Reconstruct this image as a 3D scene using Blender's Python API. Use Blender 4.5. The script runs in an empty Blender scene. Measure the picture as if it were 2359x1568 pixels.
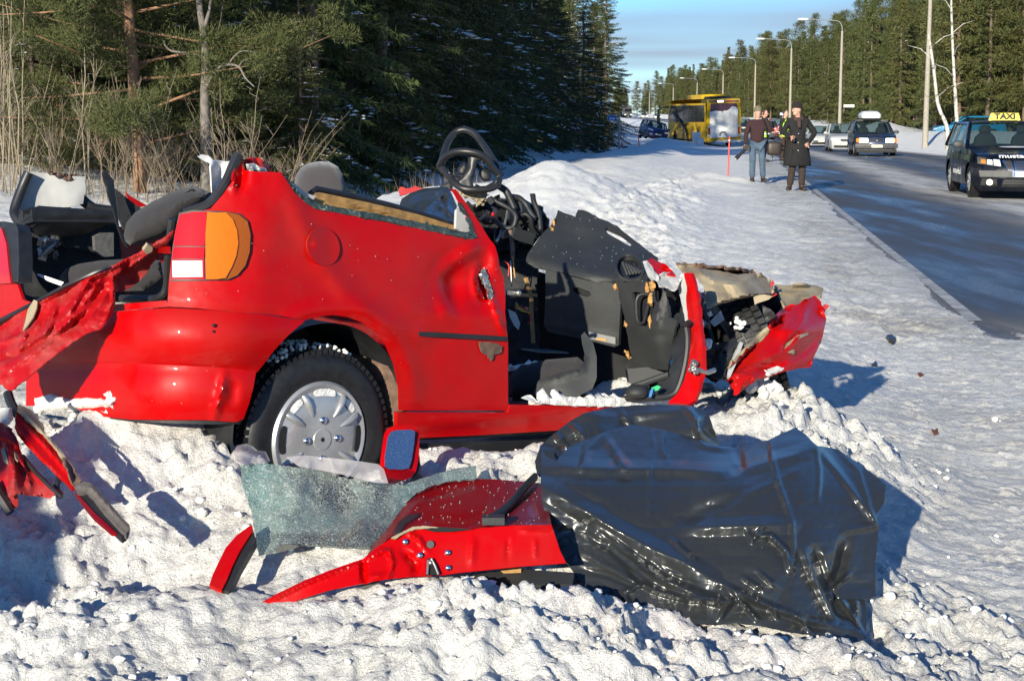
import bpy, bmesh, math, random
import numpy as np
from mathutils import Vector, Matrix
from mathutils.geometry import delaunay_2d_cdt

# ------------------------------------------------------------------ camera, sky, sun, exposure
scene = bpy.context.scene
COL = scene.collection
FOC = 3606.0                 # focal length in photo units (the photograph taken as 2358 x 1568)
CX, CY = 1179.0, 784.0
TH = math.atan(660.0/4600.0)  # camera looks down by this much
CS, SN = math.cos(TH), math.sin(TH)
CAM = np.array([0.0, 0.0, 1.6])
cd = bpy.data.cameras.new('camera'); camera = bpy.data.objects.new('camera', cd); COL.objects.link(camera)
camera.location = CAM; camera.rotation_euler = (math.pi/2-TH, 0, 0)
cd.sensor_width = 36.0; cd.lens = 36.0*FOC/2358.0; cd.clip_start = 0.1; cd.clip_end = 5000
scene.camera = camera

SUN_EL = math.radians(16.5); SUN_T = 0.37     # shadows run towards (0.37, 1)
saz = math.atan2(SUN_T, 1.0)
SUNDIR = np.array([-math.sin(saz)*math.cos(SUN_EL), -math.cos(saz)*math.cos(SUN_EL), math.sin(SUN_EL)])
world = bpy.data.worlds.new('World'); scene.world = world; world.use_nodes = True
wn = world.node_tree.nodes; wl = world.node_tree.links
bg = wn['Background']
sky = wn.new('ShaderNodeTexSky'); sky.sky_type = 'NISHITA'; sky.sun_disc = False
sky.sun_elevation = SUN_EL; sky.sun_rotation = math.pi+saz
sky.altitude = 100; sky.air_density = 1.0; sky.dust_density = 0.0; sky.ozone_density = 8.0
# thin grey cloud sheets, laid out by direction on a flat layer overhead
tc = wn.new('ShaderNodeTexCoord'); sx = wn.new('ShaderNodeSeparateXYZ'); wl.new(tc.outputs['Generated'], sx.inputs[0])
def wmath(op, a, b=None):
    n = wn.new('ShaderNodeMath'); n.operation = op
    for i, q in enumerate((a, b)):
        if q is None: continue
        if isinstance(q, (int, float)): n.inputs[i].default_value = q
        else: wl.new(q, n.inputs[i])
    return n.outputs[0]
zz = wmath('ADD', wmath('MAXIMUM', sx.outputs[2], 0.0), 0.03)
cb = wn.new('ShaderNodeCombineXYZ'); wl.new(wmath('DIVIDE', sx.outputs[0], zz), cb.inputs[0]); wl.new(wmath('DIVIDE', sx.outputs[1], zz), cb.inputs[1])
cn = wn.new('ShaderNodeTexNoise'); cn.inputs['Scale'].default_value = 0.16; cn.inputs['Detail'].default_value = 2.5; cn.inputs['Roughness'].default_value = 0.55
mp = wn.new('ShaderNodeMapping'); wl.new(cb.outputs[0], mp.inputs[0]); mp.inputs['Location'].default_value = (32.3, 21.0, 0); wl.new(mp.outputs[0], cn.inputs['Vector'])
cr = wn.new('ShaderNodeValToRGB'); wl.new(cn.outputs[0], cr.inputs[0])
cr.color_ramp.elements[0].position = 0.50; cr.color_ramp.elements[1].position = 0.68
mx = wn.new('ShaderNodeMix'); mx.data_type = 'RGBA'
wl.new(wmath('MULTIPLY', cr.outputs[0], 0.8), mx.inputs[0]); wl.new(sky.outputs[0], mx.inputs[6]); mx.inputs[7].default_value = (2.3, 2.7, 3.5, 1)
wl.new(mx.outputs[2], bg.inputs[0]); bg.inputs[1].default_value = 0.105
sl = bpy.data.lights.new('sun', 'SUN'); sun = bpy.data.objects.new('sun', sl); COL.objects.link(sun)
sl.energy = 4.8; sl.angle = math.radians(0.5); sl.color = (1.0, 0.93, 0.76)
sun.rotation_euler = Vector(SUNDIR).to_track_quat('Z', 'Y').to_euler(); sun.location = (-8, -20, 15)
vs = scene.view_settings; vs.view_transform = 'Standard'; vs.look = 'None'; vs.exposure = 0.66; vs.gamma = 1.0; vs.use_curve_mapping = False
scene.cycles.use_denoising = True
scene.cycles.max_bounces = 8; scene.cycles.transparent_max_bounces = 12
scene.cycles.caustics_reflective = False; scene.cycles.caustics_refractive = False

# ------------------------------------------------------------------ projection helpers
def rays(x, y):
    x = np.asarray(x, float); y = np.asarray(y, float)
    u = (x-CX)/FOC; v = (CY-y)/FOC
    return np.stack([u, v*SN+CS, v*CS-SN], -1)
def P(x, y, d): return CAM + d*rays(x, y)
def PZ(x, y, z):
    r = rays(x, y); return CAM + (z-CAM[2])/r[..., 2:3]*r if r.ndim > 1 else CAM + (z-CAM[2])/r[2]*r

# ------------------------------------------------------------------ noise
def _hash(ix, iy, seed):
    h = (ix.astype(np.int64)*374761393 + iy.astype(np.int64)*668265263 + seed*1442695041) & 0xffffffff
    h = ((h ^ (h >> 13))*1274126177) & 0xffffffff
    return ((h ^ (h >> 16)) & 0xffffff)/float(0xffffff)
def vnoise(x, y, seed=0):
    x = np.asarray(x, float); y = np.asarray(y, float)
    ix = np.floor(x); iy = np.floor(y); fx = x-ix; fy = y-iy
    fx = fx*fx*fx*(fx*(fx*6-15)+10); fy = fy*fy*fy*(fy*(fy*6-15)+10)
    ix = ix.astype(np.int64); iy = iy.astype(np.int64)
    a = _hash(ix, iy, seed); b = _hash(ix+1, iy, seed); c = _hash(ix, iy+1, seed); d = _hash(ix+1, iy+1, seed)
    return (a*(1-fx)+b*fx)*(1-fy)+(c*(1-fx)+d*fx)*fy
def fbm(x, y, seed=0, oct=4, gain=0.5):
    s = 0; a = 1; t = 0
    for k in range(oct):
        s = s+a*(vnoise(x*2**k+17.3*k, y*2**k-9.1*k, seed+k)-0.5)*2; t += a; a *= gain
    return s/t
def ridged(x, y, seed=0, oct=3, gain=0.5):
    s = 0; a = 1; t = 0
    for k in range(oct):
        s = s+a*(1-np.abs(vnoise(x*2**k+7.7*k, y*2**k+3.3*k, seed+k)-0.5)*2); t += a; a *= gain
    return s/t
def worley(x, y, seed=0):
    x = np.asarray(x, float); y = np.asarray(y, float)
    ix = np.floor(x).astype(np.int64); iy = np.floor(y).astype(np.int64)
    f1 = np.full(x.shape, 9.0); idv = np.zeros(x.shape)
    for dx in (-1, 0, 1):
        for dy in (-1, 0, 1):
            cx = ix+dx; cy = iy+dy
            px = cx+_hash(cx, cy, seed); py = cy+_hash(cx, cy, seed+91)
            d = np.hypot(x-px, y-py); m = d < f1
            f1 = np.where(m, d, f1); idv = np.where(m, _hash(cx, cy, seed+47), idv)
    return f1, idv
def smooth(a, b, x):
    t = np.clip((x-a)/(b-a), 0, 1); return t*t*(3-2*t)

# ------------------------------------------------------------------ materials
MATS = {}
def nmat(name):
    m = bpy.data.materials.new(name); m.use_nodes = True; MATS[name] = m
    return m, m.node_tree.nodes, m.node_tree.links, m.node_tree.nodes['Principled BSDF']
def set_in(b, **k):
    names = dict(rough='Roughness', metal='Metallic', spec='Specular IOR Level', coat='Coat Weight', coatr='Coat Roughness', trans='Transmission Weight', ior='IOR', alpha='Alpha', emit='Emission Strength', sheen='Sheen Weight', sss='Subsurface Weight')
    for q, v in k.items(): b.inputs[names[q]].default_value = v
def tex_noise(n, l, scale, detail=3, rough=0.5, space='Object'):
    t = n.new('ShaderNodeTexCoord'); x = n.new('ShaderNodeTexNoise'); x.inputs['Scale'].default_value = scale
    x.inputs['Detail'].default_value = detail; x.inputs['Roughness'].default_value = rough
    l.new(t.outputs[space], x.inputs['Vector']); return x
def ramp(n, l, fac, stops):
    r = n.new('ShaderNodeValToRGB'); l.new(fac, r.inputs[0]); e = r.color_ramp.elements
    while len(e) < len(stops): e.new(0.5)
    for q, (p, c) in zip(e, stops):
        q.position = p; q.color = (c, c, c, 1) if isinstance(c, (int, float)) else (*c, 1)
    return r.outputs[0]
def mixc(n, l, fac, a, b):
    m = n.new('ShaderNodeMix'); m.data_type = 'RGBA'
    if isinstance(fac, (int, float)): m.inputs[0].default_value = fac
    else: l.new(fac, m.inputs[0])
    for i, q in ((6, a), (7, b)):
        if isinstance(q, tuple): m.inputs[i].default_value = (*q, 1)
        else: l.new(q, m.inputs[i])
    return m.outputs[2]
def bump(n, l, b, height, strength, dist=0.01, prev=None):
    k = n.new('ShaderNodeBump'); k.inputs['Strength'].default_value = strength; k.inputs['Distance'].default_value = dist
    l.new(height, k.inputs['Height'])
    if prev is not None: l.new(prev, k.inputs['Normal'])
    l.new(k.outputs[0], b.inputs['Normal']); return k.outputs[0]
def plain(name, col, rough=0.5, var=0.15, scale=14, bmp=0.0, bscale=60, **k):
    """a colour with a little uneven dirt in it, and optional fine relief"""
    m, n, l, b = nmat(name); set_in(b, rough=rough, **k)
    if var:
        x = tex_noise(n, l, scale, 5, 0.6)
        f = ramp(n, l, x.outputs[0], [(0.3, 0.0), (0.7, 1.0)])
        l.new(mixc(n, l, f, tuple(c*(1-var) for c in col), tuple(min(1, c*(1+var)) for c in col)), b.inputs['Base Color'])
    else: b.inputs['Base Color'].default_value = (*col, 1)
    if bmp:
        y = tex_noise(n, l, bscale, 4, 0.6); bump(n, l, b, y.outputs[0], bmp, 0.004)
    return m
def paint(name, col, rough=0.3, dirt=0.25, dirtcol=(0.18, 0.15, 0.13), coat=1.0, speck=True, dscale=3.5):
    """car paint: coloured base under clear coat, road film and specks of grit and snow on it"""
    m, n, l, b = nmat(name); set_in(b, rough=rough, coat=coat*0.22, coatr=0.03, spec=0.14)
    x = tex_noise(n, l, dscale, 8, 0.65); f = ramp(n, l, x.outputs[0], [(0.45, 0.0), (0.78, dirt)])
    c = mixc(n, l, f, col, dirtcol)
    if speck:
        t = n.new('ShaderNodeTexCoord'); v = n.new('ShaderNodeTexVoronoi'); v.inputs['Scale'].default_value = 38; l.new(t.outputs['Object'], v.inputs['Vector'])
        w = tex_noise(n, l, 5, 2); s = n.new('ShaderNodeMath'); s.operation = 'MULTIPLY'
        l.new(ramp(n, l, v.outputs['Distance'], [(0.03, 1.0), (0.055, 0.0)]), s.inputs[0]); l.new(ramp(n, l, w.outputs[0], [(0.56, 0.0), (0.68, 0.8)]), s.inputs[1])
        c = mixc(n, l, s.outputs[0], c, (0.6, 0.5, 0.45))
    l.new(c, b.inputs['Base Color'])
    r = ramp(n, l, x.outputs[0], [(0.4, rough), (0.8, min(1, rough+0.35))]); l.new(r, b.inputs['Roughness'])
    y = tex_noise(n, l, 7, 3); bump(n, l, b, y.outputs[0], 0.05, 0.02)
    return m
def emis(name, col, strength):
    m, n, l, b = nmat(name); b.inputs['Base Color'].default_value = (*col, 1); b.inputs['Emission Color'].default_value = (*col, 1); set_in(b, emit=strength, rough=0.2); return m

# snow: dirty, grainy, with pale clods
def snow_mat(name, tint=(0.84, 0.85, 0.87), dirt=(0.38, 0.34, 0.28), damt=0.55, bm=0.5, fine=90):
    m, n, l, b = nmat(name); set_in(b, rough=0.75, spec=0.35)
    a = tex_noise(n, l, 1.7, 8, 0.65); g = tex_noise(n, l, 22, 6, 0.7); h = tex_noise(n, l, fine, 4, 0.7)
    f1 = ramp(n, l, a.outputs[0], [(0.42, 0.0), (0.75, damt)])
    f2 = ramp(n, l, g.outputs[0], [(0.52, 0.0), (0.78, damt*0.75)])
    f3 = ramp(n, l, h.outputs[0], [(0.62, 0.0), (0.70, damt*0.55)])
    c = mixc(n, l, f1, tint, tuple(0.55*p+0.45*q for p, q in zip(tint, dirt)))
    c = mixc(n, l, f2, c, tuple(0.45*p+0.55*q for p, q in zip(tint, dirt))); c = mixc(n, l, f3, c, dirt)
    l.new(c, b.inputs['Base Color'])
    p = bump(n, l, b, g.outputs[0], bm, 0.03); bump(n, l, b, h.outputs[0], bm, 0.012, p)
    return m
snow_mat('snow', tint=(0.87, 0.855, 0.81))
snow_mat('snow_clean', tint=(0.88, 0.89, 0.90), damt=0.12, bm=0.25, fine=50)
RED = (0.43, 0.0006, 0.0012)
paint('red', RED, rough=0.30, dirt=0.42, dirtcol=(0.24, 0.03, 0.022))
paint('red_dirty', (0.36, 0.006, 0.009), rough=0.38, dirt=0.8, dirtcol=(0.30, 0.10, 0.085), dscale=9)
paint('red_dark', (0.20, 0.003, 0.006), rough=0.2, dirt=0.3, dirtcol=(0.2, 0.05, 0.05))
paint('beige', (0.34, 0.28, 0.185), rough=0.5, dirt=0.8, dirtcol=(0.10, 0.06, 0.04), coat=0.3, dscale=7)
plain('black_plastic', (0.016, 0.017, 0.019), 0.5, 0.4, 20, bmp=0.25, bscale=220)
plain('dash_plastic', (0.026, 0.0275, 0.028), 0.55, 0.25, 6, bmp=0.4, bscale=320)
plain('rubber', (0.011, 0.011, 0.012), 0.5, 0.5, 40, bmp=0.3, bscale=120)
plain('seal', (0.018, 0.018, 0.02), 0.42, 0.3)
plain('grey_trim', (0.42, 0.42, 0.41), 0.6, 0.12, 9, bmp=0.1)
plain('fabric', (0.024, 0.022, 0.024), 0.95, 0.2, 30, bmp=0.5, bscale=420, sheen=0.1)
plain('carpet', (0.03, 0.031, 0.033), 1.0, 0.3, 60, bmp=0.8, bscale=240)
plain('foam', (0.50, 0.27, 0.09), 0.9, 0.25, 40, bmp=0.5)
plain('board', (0.30, 0.17, 0.055), 0.8, 0.35, 25, bmp=0.4)
plain('bare_metal', (0.42, 0.41, 0.38), 0.35, 0.35, 30, metal=0.85)
plain('rusty', (0.14, 0.085, 0.06), 0.75, 0.5, 26, bmp=0.5)
plain('silver', (0.46, 0.47, 0.48), 0.33, 0.18, 10, metal=0.55)
plain('chrome', (0.75, 0.76, 0.78), 0.12, 0.05, metal=1.0)
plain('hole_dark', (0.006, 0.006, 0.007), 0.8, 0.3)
plain('concrete', (0.33, 0.30, 0.25), 0.9, 0.2, 8, bmp=0.3)
plain('white_plastic', (0.72, 0.72, 0.70), 0.45, 0.08)
plain('skin', (0.55, 0.30, 0.22), 0.55, 0.1, 40)

# ------------------------------------------------------------------ objects
def mesh_obj(name, verts, faces, mat, parent=None, base=None, smooth_ang=None, mats=None, midx=None):
    me = bpy.data.meshes.new(name)
    verts = np.asarray(verts, float)
    if parent is not None and base is None: base = parent.get('_b', None)
    if base is not None: verts = verts-np.asarray(base, float)
    if isinstance(faces, np.ndarray) and faces.ndim == 2:
        k = faces.shape[1]; nf = len(faces)
        me.vertices.add(len(verts)); me.vertices.foreach_set('co', verts.astype(np.float32).ravel())
        me.loops.add(nf*k); me.loops.foreach_set('vertex_index', faces.astype(np.int32).ravel())
        me.polygons.add(nf); me.polygons.foreach_set('loop_start', np.arange(0, nf*k, k, dtype=np.int32))
        try: me.polygons.foreach_set('loop_total', np.full(nf, k, dtype=np.int32))
        except Exception: pass
        me.update(calc_edges=True)
    else:
        me.from_pydata([tuple(v) for v in verts], [], [tuple(int(i) for i in f) for f in faces]); me.update()
    for mm in (mats or [mat]): me.materials.append(MATS[mm] if isinstance(mm, str) else mm)
    if midx is not None: me.polygons.foreach_set('material_index', np.asarray(midx, dtype=np.int32))
    if smooth_ang is not None:
        me.polygons.foreach_set('use_smooth', np.ones(len(me.polygons), dtype=bool))
        if smooth_ang < 179: me.set_sharp_from_angle(angle=math.radians(smooth_ang))
    o = bpy.data.objects.new(name, me); COL.objects.link(o)
    if parent is not None:
        o.parent = parent
    elif base is not None: o.location = base
    return o
def thing(name, label, cat, base=(0, 0, 0), rotz=0.0, group=None, kind=None):
    o = bpy.data.objects.new(name, None); COL.objects.link(o)
    o.location = tuple(float(q) for q in base); o.rotation_euler = (0, 0, rotz); o.empty_display_size = 0.2
    tag(o, label, cat, group, kind); return o
def tag(o, label=None, cat=None, group=None, kind=None):
    if label: o['label'] = label
    if cat: o['category'] = cat
    if group: o['group'] = group
    if kind: o['kind'] = kind
    return o
def wthing(name, label, cat, base, group=None):
    """a thing whose parts are given in world coordinates"""
    o = thing(name, label, cat, base, 0, group); o['_b'] = [float(q) for q in base]; return o
class MB:
    """collects geometry for one mesh"""
    def __init__(s): s.v = []; s.f = []; s.n = 0; s.m = []
    def add(s, v, f, mi=0):
        v = np.asarray(v, float); s.v.append(v); s.f += [tuple(int(i)+s.n for i in q) for q in f]; s.m += [mi]*len(f); s.n += len(v); return s
    def box(s, c, size, R=None, mi=0, taper=1.0):
        x, y, z = [q/2 for q in size]
        v = np.array([(-x, -y, -z), (x, -y, -z), (x, y, -z), (-x, y, -z), (-x*taper, -y*taper, z), (x*taper, -y*taper, z), (x*taper, y*taper, z), (-x*taper, y*taper, z)])
        if R is not None: v = v@np.asarray(R).T
        return s.add(v+np.asarray(c, float), [(0, 3, 2, 1), (4, 5, 6, 7), (0, 1, 5, 4), (1, 2, 6, 5), (2, 3, 7, 6), (3, 0, 4, 7)], mi)
    def tube(s, pts, r, k=8, mi=0, closed=False, flat=1.0, up=None):
        pts = np.asarray(pts, float); n = len(pts); r = np.broadcast_to(np.asarray(r, float), (n,))
        t = np.roll(pts, -1, 0)-np.roll(pts, 1, 0) if closed else np.gradient(pts, axis=0)
        t /= np.linalg.norm(t, axis=1, keepdims=True)+1e-9
        ref = np.array(up if up is not None else ((0, 0, 1) if abs(t[0][2]) < 0.9 else (1, 0, 0)), float)
        V = []; a = np.cross(t[0], ref); a /= np.linalg.norm(a)+1e-9
        ang = np.arange(k)/k*2*math.pi
        for i in range(n):
            a = a-t[i]*np.dot(a, t[i]); a /= np.linalg.norm(a)+1e-9; b = np.cross(t[i], a)
            V.append(pts[i]+r[i]*(np.cos(ang)[:, None]*a*flat+np.sin(ang)[:, None]*b))
        V = np.concatenate(V); Fc = []
        for i in range(n if closed else n-1):
            j = (i+1) % n
            for q in range(k):
                w = (q+1) % k; Fc.append((i*k+q, i*k+w, j*k+w, j*k+q))
        if not closed: Fc.append(tuple(range(k))[::-1]); Fc.append(tuple((n-1)*k+q for q in range(k)))
        return s.add(V, Fc, mi)
    def lathe(s, prof, c, axis, k=24, mi=0, cap=False):
        """prof: list of (radius, along axis)"""
        ax = np.asarray(axis, float); ax /= np.linalg.norm(ax); ref = np.array([0, 0, 1.0]) if abs(ax[2]) < 0.9 else np.array([1.0, 0, 0])
        a = np.cross(ax, ref); a /= np.linalg.norm(a); b = np.cross(ax, a); ang = np.arange(k)/k*2*math.pi
        V = np.concatenate([np.asarray(c, float)+ax*h+r*(np.cos(ang)[:, None]*a+np.sin(ang)[:, None]*b) for r, h in prof]); Fc = []
        for i in range(len(prof)-1):
            for q in range(k):
                w = (q+1) % k; Fc.append((i*k+q, i*k+w, (i+1)*k+w, (i+1)*k+q))
        if cap: Fc.append(tuple(range(k))[::-1]); Fc.append(tuple((len(prof)-1)*k+q for q in range(k)))
        return s.add(V, Fc, mi)
    def ell(s, c, rad, R=None, nu=14, nv=9, mi=0, p=1.0):
        """ellipsoid; p<1 makes it boxier"""
        th = np.linspace(0, math.pi, nv); V = []
        sg = lambda q: np.sign(q)*np.abs(q)**p
        for t in th:
            for u in np.arange(nu)/nu*2*math.pi:
                V.append((sg(math.sin(t))*sg(math.cos(u)), sg(math.sin(t))*sg(math.sin(u)), sg(math.cos(t))))
        V = np.array(V)*np.asarray(rad, float)
        if R is not None: V = V@np.asarray(R).T
        Fc = [(i*nu+j, (i+1)*nu+j, (i+1)*nu+(j+1) % nu, i*nu+(j+1) % nu) for i in range(nv-1) for j in range(nu)]
        return s.add(V+np.asarray(c, float), Fc, mi)
    def obj(s, name, mat, parent=None, base=None, ang=40, mats=None):
        return mesh_obj(name, np.concatenate(s.v), s.f, mat, parent, base, ang, mats, s.m if mats else None)
def smooth_path(pts, n=6, closed=False):
    p = np.asarray(pts, float); m = len(p); out = []
    for i in range(m if closed else m-1):
        if closed: a, b, c, d = p[i-1], p[i], p[(i+1) % m], p[(i+2) % m]
        else: a, b, c, d = p[max(i-1, 0)], p[i], p[i+1], p[min(i+2, m-1)]
        for t in np.arange(n)/n: out.append(0.5*((2*b)+(c-a)*t+(2*a-5*b+4*c-d)*t*t+(3*b-a-3*c+d)*t**3))
    if not closed: out.append(p[-1])
    return np.array(out)

# ------------------------------------------------------------------ curved sheets: an outline, laid on a surface that has its own depth
def inpoly(poly, x, y):
    poly = np.asarray(poly, float); c = np.zeros(np.shape(x), bool); n = len(poly); j = n-1
    for i in range(n):
        xi, yi = poly[i]; xj, yj = poly[j]
        m = ((yi > y) != (yj > y)) & (x < (xj-xi)*(y-yi)/(yj-yi+1e-12)+xi); c ^= m; j = i
    return c
def seg_dist(pts, x, y):
    d = np.full(np.shape(x), 1e9); par = np.zeros(np.shape(x)); pts = np.asarray(pts, float); n = len(pts)-1
    for i in range(n):
        a, b = pts[i], pts[i+1]; ab = b-a; L = ab@ab+1e-9
        t = np.clip(((x-a[0])*ab[0]+(y-a[1])*ab[1])/L, 0, 1)
        q = np.hypot(x-a[0]-t*ab[0], y-a[1]-t*ab[1]); m = q < d
        d = np.where(m, q, d); par = np.where(m, (i+t)/n, par)
    return d, par
def resample(poly, step, closed=True):
    out = []; n = len(poly)
    for i in range(n if closed else n-1):
        a = np.asarray(poly[i], float); b = np.asarray(poly[(i+1) % n], float); k = max(1, int(np.ceil(np.linalg.norm(b-a)/step)))
        for t in range(k): out.append(a+(b-a)*t/k)
    if not closed: out.append(np.asarray(poly[-1], float))
    return np.array(out)
def cdt_fill(poly, step, holes=(), seed=1, extra=None):
    rng = np.random.RandomState(seed)
    loops = [resample(poly, step)]+[resample(h, step) for h in holes]
    P2 = list(np.concatenate(loops)); E = []; k = 0
    for L in loops:
        E += [(k+i, k+(i+1) % len(L)) for i in range(len(L))]; k += len(L)
    lo = loops[0].min(0); hi = loops[0].max(0)
    gx, gy = np.meshgrid(np.arange(lo[0]+step/2, hi[0], step), np.arange(lo[1]+step/2, hi[1], step*0.87))
    gx[::2] += step/2; gx = gx.ravel()+rng.uniform(-.12, .12, gx.size)*step; gy = gy.ravel()+rng.uniform(-.12, .12, gy.size)*step
    m = inpoly(poly, gx, gy)
    for h in holes: m &= ~inpoly(h, gx, gy)
    for L in loops:
        d, _ = seg_dist(np.vstack([L, L[:1]]), gx[m], gy[m]); idx = np.where(m)[0]; m[idx[d < step*0.45]] = False
    P2 += list(np.stack([gx[m], gy[m]], 1))
    if extra is not None: P2 += [np.asarray(q, float) for q in extra]
    r = delaunay_2d_cdt([Vector((float(p[0]), float(p[1]))) for p in P2], E, [], 1, 1e-5)
    v2 = np.array([(q[0], q[1]) for q in r[0]]); f = np.array([tuple(q) for q in r[2]], int)
    for h in holes:
        c = v2[f].mean(1); f = f[~inpoly(h, c[:, 0], c[:, 1])]
    return v2, f
def crease_disp(creases, x, y):
    """ridges towards the camera (amp>0) along traced lines: (points, height in m, half width in photo units[, sharpness])"""
    z = np.zeros(np.shape(x))
    for c in creases:
        pts, amp, w = c[:3]; pw = c[3] if len(c) > 3 else 1.0
        d, t = seg_dist(pts, x, y); k = np.clip(1-d/w, 0, 1)
        k = (np.clip(1.063-np.sqrt((d/w)**2+0.004), 0, 1))**pw if pw != 2 else k*k*(3-2*k)
        z = z-amp*k*np.minimum(1, 3*np.minimum(t+0.12, 1.12-t))
    return z
def vert_normals(v, f):
    a, b, c = v[f[:, 0]], v[f[:, 1]], v[f[:, 2]]; fn = np.cross(b-a, c-a); n = np.zeros_like(v)
    for k in range(3): np.add.at(n, f[:, k], fn)
    return n/(np.linalg.norm(n, axis=1, keepdims=True)+1e-12)
def solidify(v, f, th):
    n = vert_normals(v, f); N = len(v); V = np.vstack([v, v-n*th])
    cnt = {}
    for t in f:
        for i in range(3):
            a, b = int(t[i]), int(t[(i+1) % 3]); cnt[(a, b)] = cnt.get((a, b), 0)+1
    rim = [(a, b) for (a, b) in cnt if (b, a) not in cnt]
    Ff = [tuple(t) for t in f]+[tuple(int(i)+N for i in t[::-1]) for t in f]
    for a, b in rim: Ff += [(b, a, a+N), (b, a+N, b+N)]
    return V, np.array(Ff, int)
def sheet(name, poly, surf, mat, parent=None, step=9, th=0.003, disp=None, creases=(), holes=(), ang=35, base=None, seed=1, mats=None, mfun=None, extra=None, jag=0):
    if jag:
        rs = np.random.RandomState(seed+5); q = resample(poly, step*1.6); poly = q+rs.uniform(-jag, jag, q.shape)
    v2, f = cdt_fill(poly, step, holes, seed, extra)
    x, y = v2[:, 0], v2[:, 1]; t = surf(x, y)
    if disp is not None: t = t+disp(x, y)
    if len(creases): t = t+crease_disp(creases, x, y)
    v = CAM+t[:, None]*rays(x, y)
    fn = np.cross(v[f[:, 1]]-v[f[:, 0]], v[f[:, 2]]-v[f[:, 0]]); cen = v[f].mean(1)-CAM
    if (fn*cen).sum() > 0: f = f[:, ::-1]
    mi = None
    if th: V, Ff = solidify(v, f, th)
    else: V, Ff = v, f
    if mfun is not None:
        c2 = v2[f].mean(1); mi = np.zeros(len(Ff), int); q = mfun(c2[:, 0], c2[:, 1]); mi[:len(f)] = q
        if th: mi[len(f):2*len(f)] = q
    return mesh_obj(name, V, Ff, mat, parent, base, ang, mats, mi)
def tin(ctrl):
    """depth that is piecewise flat between control points (x, y, depth): sharp folds"""
    c = np.array(ctrl, float)
    r = delaunay_2d_cdt([Vector((a, b)) for a, b, _ in ctrl], [], [], 0, 1e-6)
    vv = np.array([(q[0], q[1]) for q in r[0]]); zz = np.array([c[o[0], 2] for o in r[3]]); tr = np.array([tuple(q) for q in r[2]], int)
    def s(x, y):
        x = np.asarray(x, float); y = np.asarray(y, float); out = np.full(x.shape, np.nan)
        for t in tr:
            (x0, y0), (x1, y1), (x2, y2) = vv[t]; D = (y1-y2)*(x0-x2)+(x2-x1)*(y0-y2)
            if abs(D) < 1e-9: continue
            a = ((y1-y2)*(x-x2)+(x2-x1)*(y-y2))/D; b = ((y2-y0)*(x-x2)+(x0-x2)*(y-y2))/D; g = 1-a-b
            m = (a >= -1e-6) & (b >= -1e-6) & (g >= -1e-6); out = np.where(m, a*zz[t[0]]+b*zz[t[1]]+g*zz[t[2]], out)
        m = np.isnan(out)
        if m.any():
            w = 1/((x[m][:, None]-c[:, 0])**2+(y[m][:, None]-c[:, 1])**2+1)**2; out[m] = (w*c[:, 2]).sum(1)/w.sum(1)
        return out
    return s
def rbf(ctrl, reg=1e-3):
    """smoothly bending depth through control points (x, y, depth)"""
    c = np.array(ctrl, float); xy = c[:, :2]/100.0; n = len(c)
    def k(r2): return np.where(r2 > 1e-12, r2*np.log(r2+1e-12), 0)
    A = np.zeros((n+3, n+3)); A[:n, :n] = k(((xy[:, None]-xy[None])**2).sum(2))+np.eye(n)*reg
    A[:n, n] = 1; A[:n, n+1:] = xy; A[n, :n] = 1; A[n+1:, :n] = xy.T
    w = np.linalg.solve(A, np.concatenate([c[:, 2], [0, 0, 0]]))
    def s(x, y):
        q = np.stack([np.asarray(x, float), np.asarray(y, float)], -1)/100.0
        return k(((q[..., None, :]-xy)**2).sum(-1))@w[:n]+w[n]+q@w[n+1:]
    return s
# ------------------------------------------------------------------ the lie of the land
_ry = np.array([-400, -20, 0, 33, 65, 110, 134, 168, 222, 277, 343, 399, 484, 700, 3000.])
_rx = np.array([-51, -0.76, 1.9, 6.3, 10.7, 16.7, 19.4, 22.2, 26, 29, 31.8, 33, 34, 34, 10.])
_yy = np.linspace(-400, 3000, 6801); _xx = np.interp(_yy, _ry, _rx)
_k = np.hanning(61); _k /= _k.sum(); _xs = np.convolve(np.pad(_xx, 30, mode='edge'), _k, 'valid')
def road_x(y): return np.interp(y, _yy, _xs)          # the road's near edge line
def road_z(y): return np.interp(y, [-400, 60, 85, 112, 150, 200, 350, 500, 3000], [0, 0, -0.3, -0.6, -0.4, 0, 0.45, 1.0, 1.0])
ROAD_W = 7.6
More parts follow.
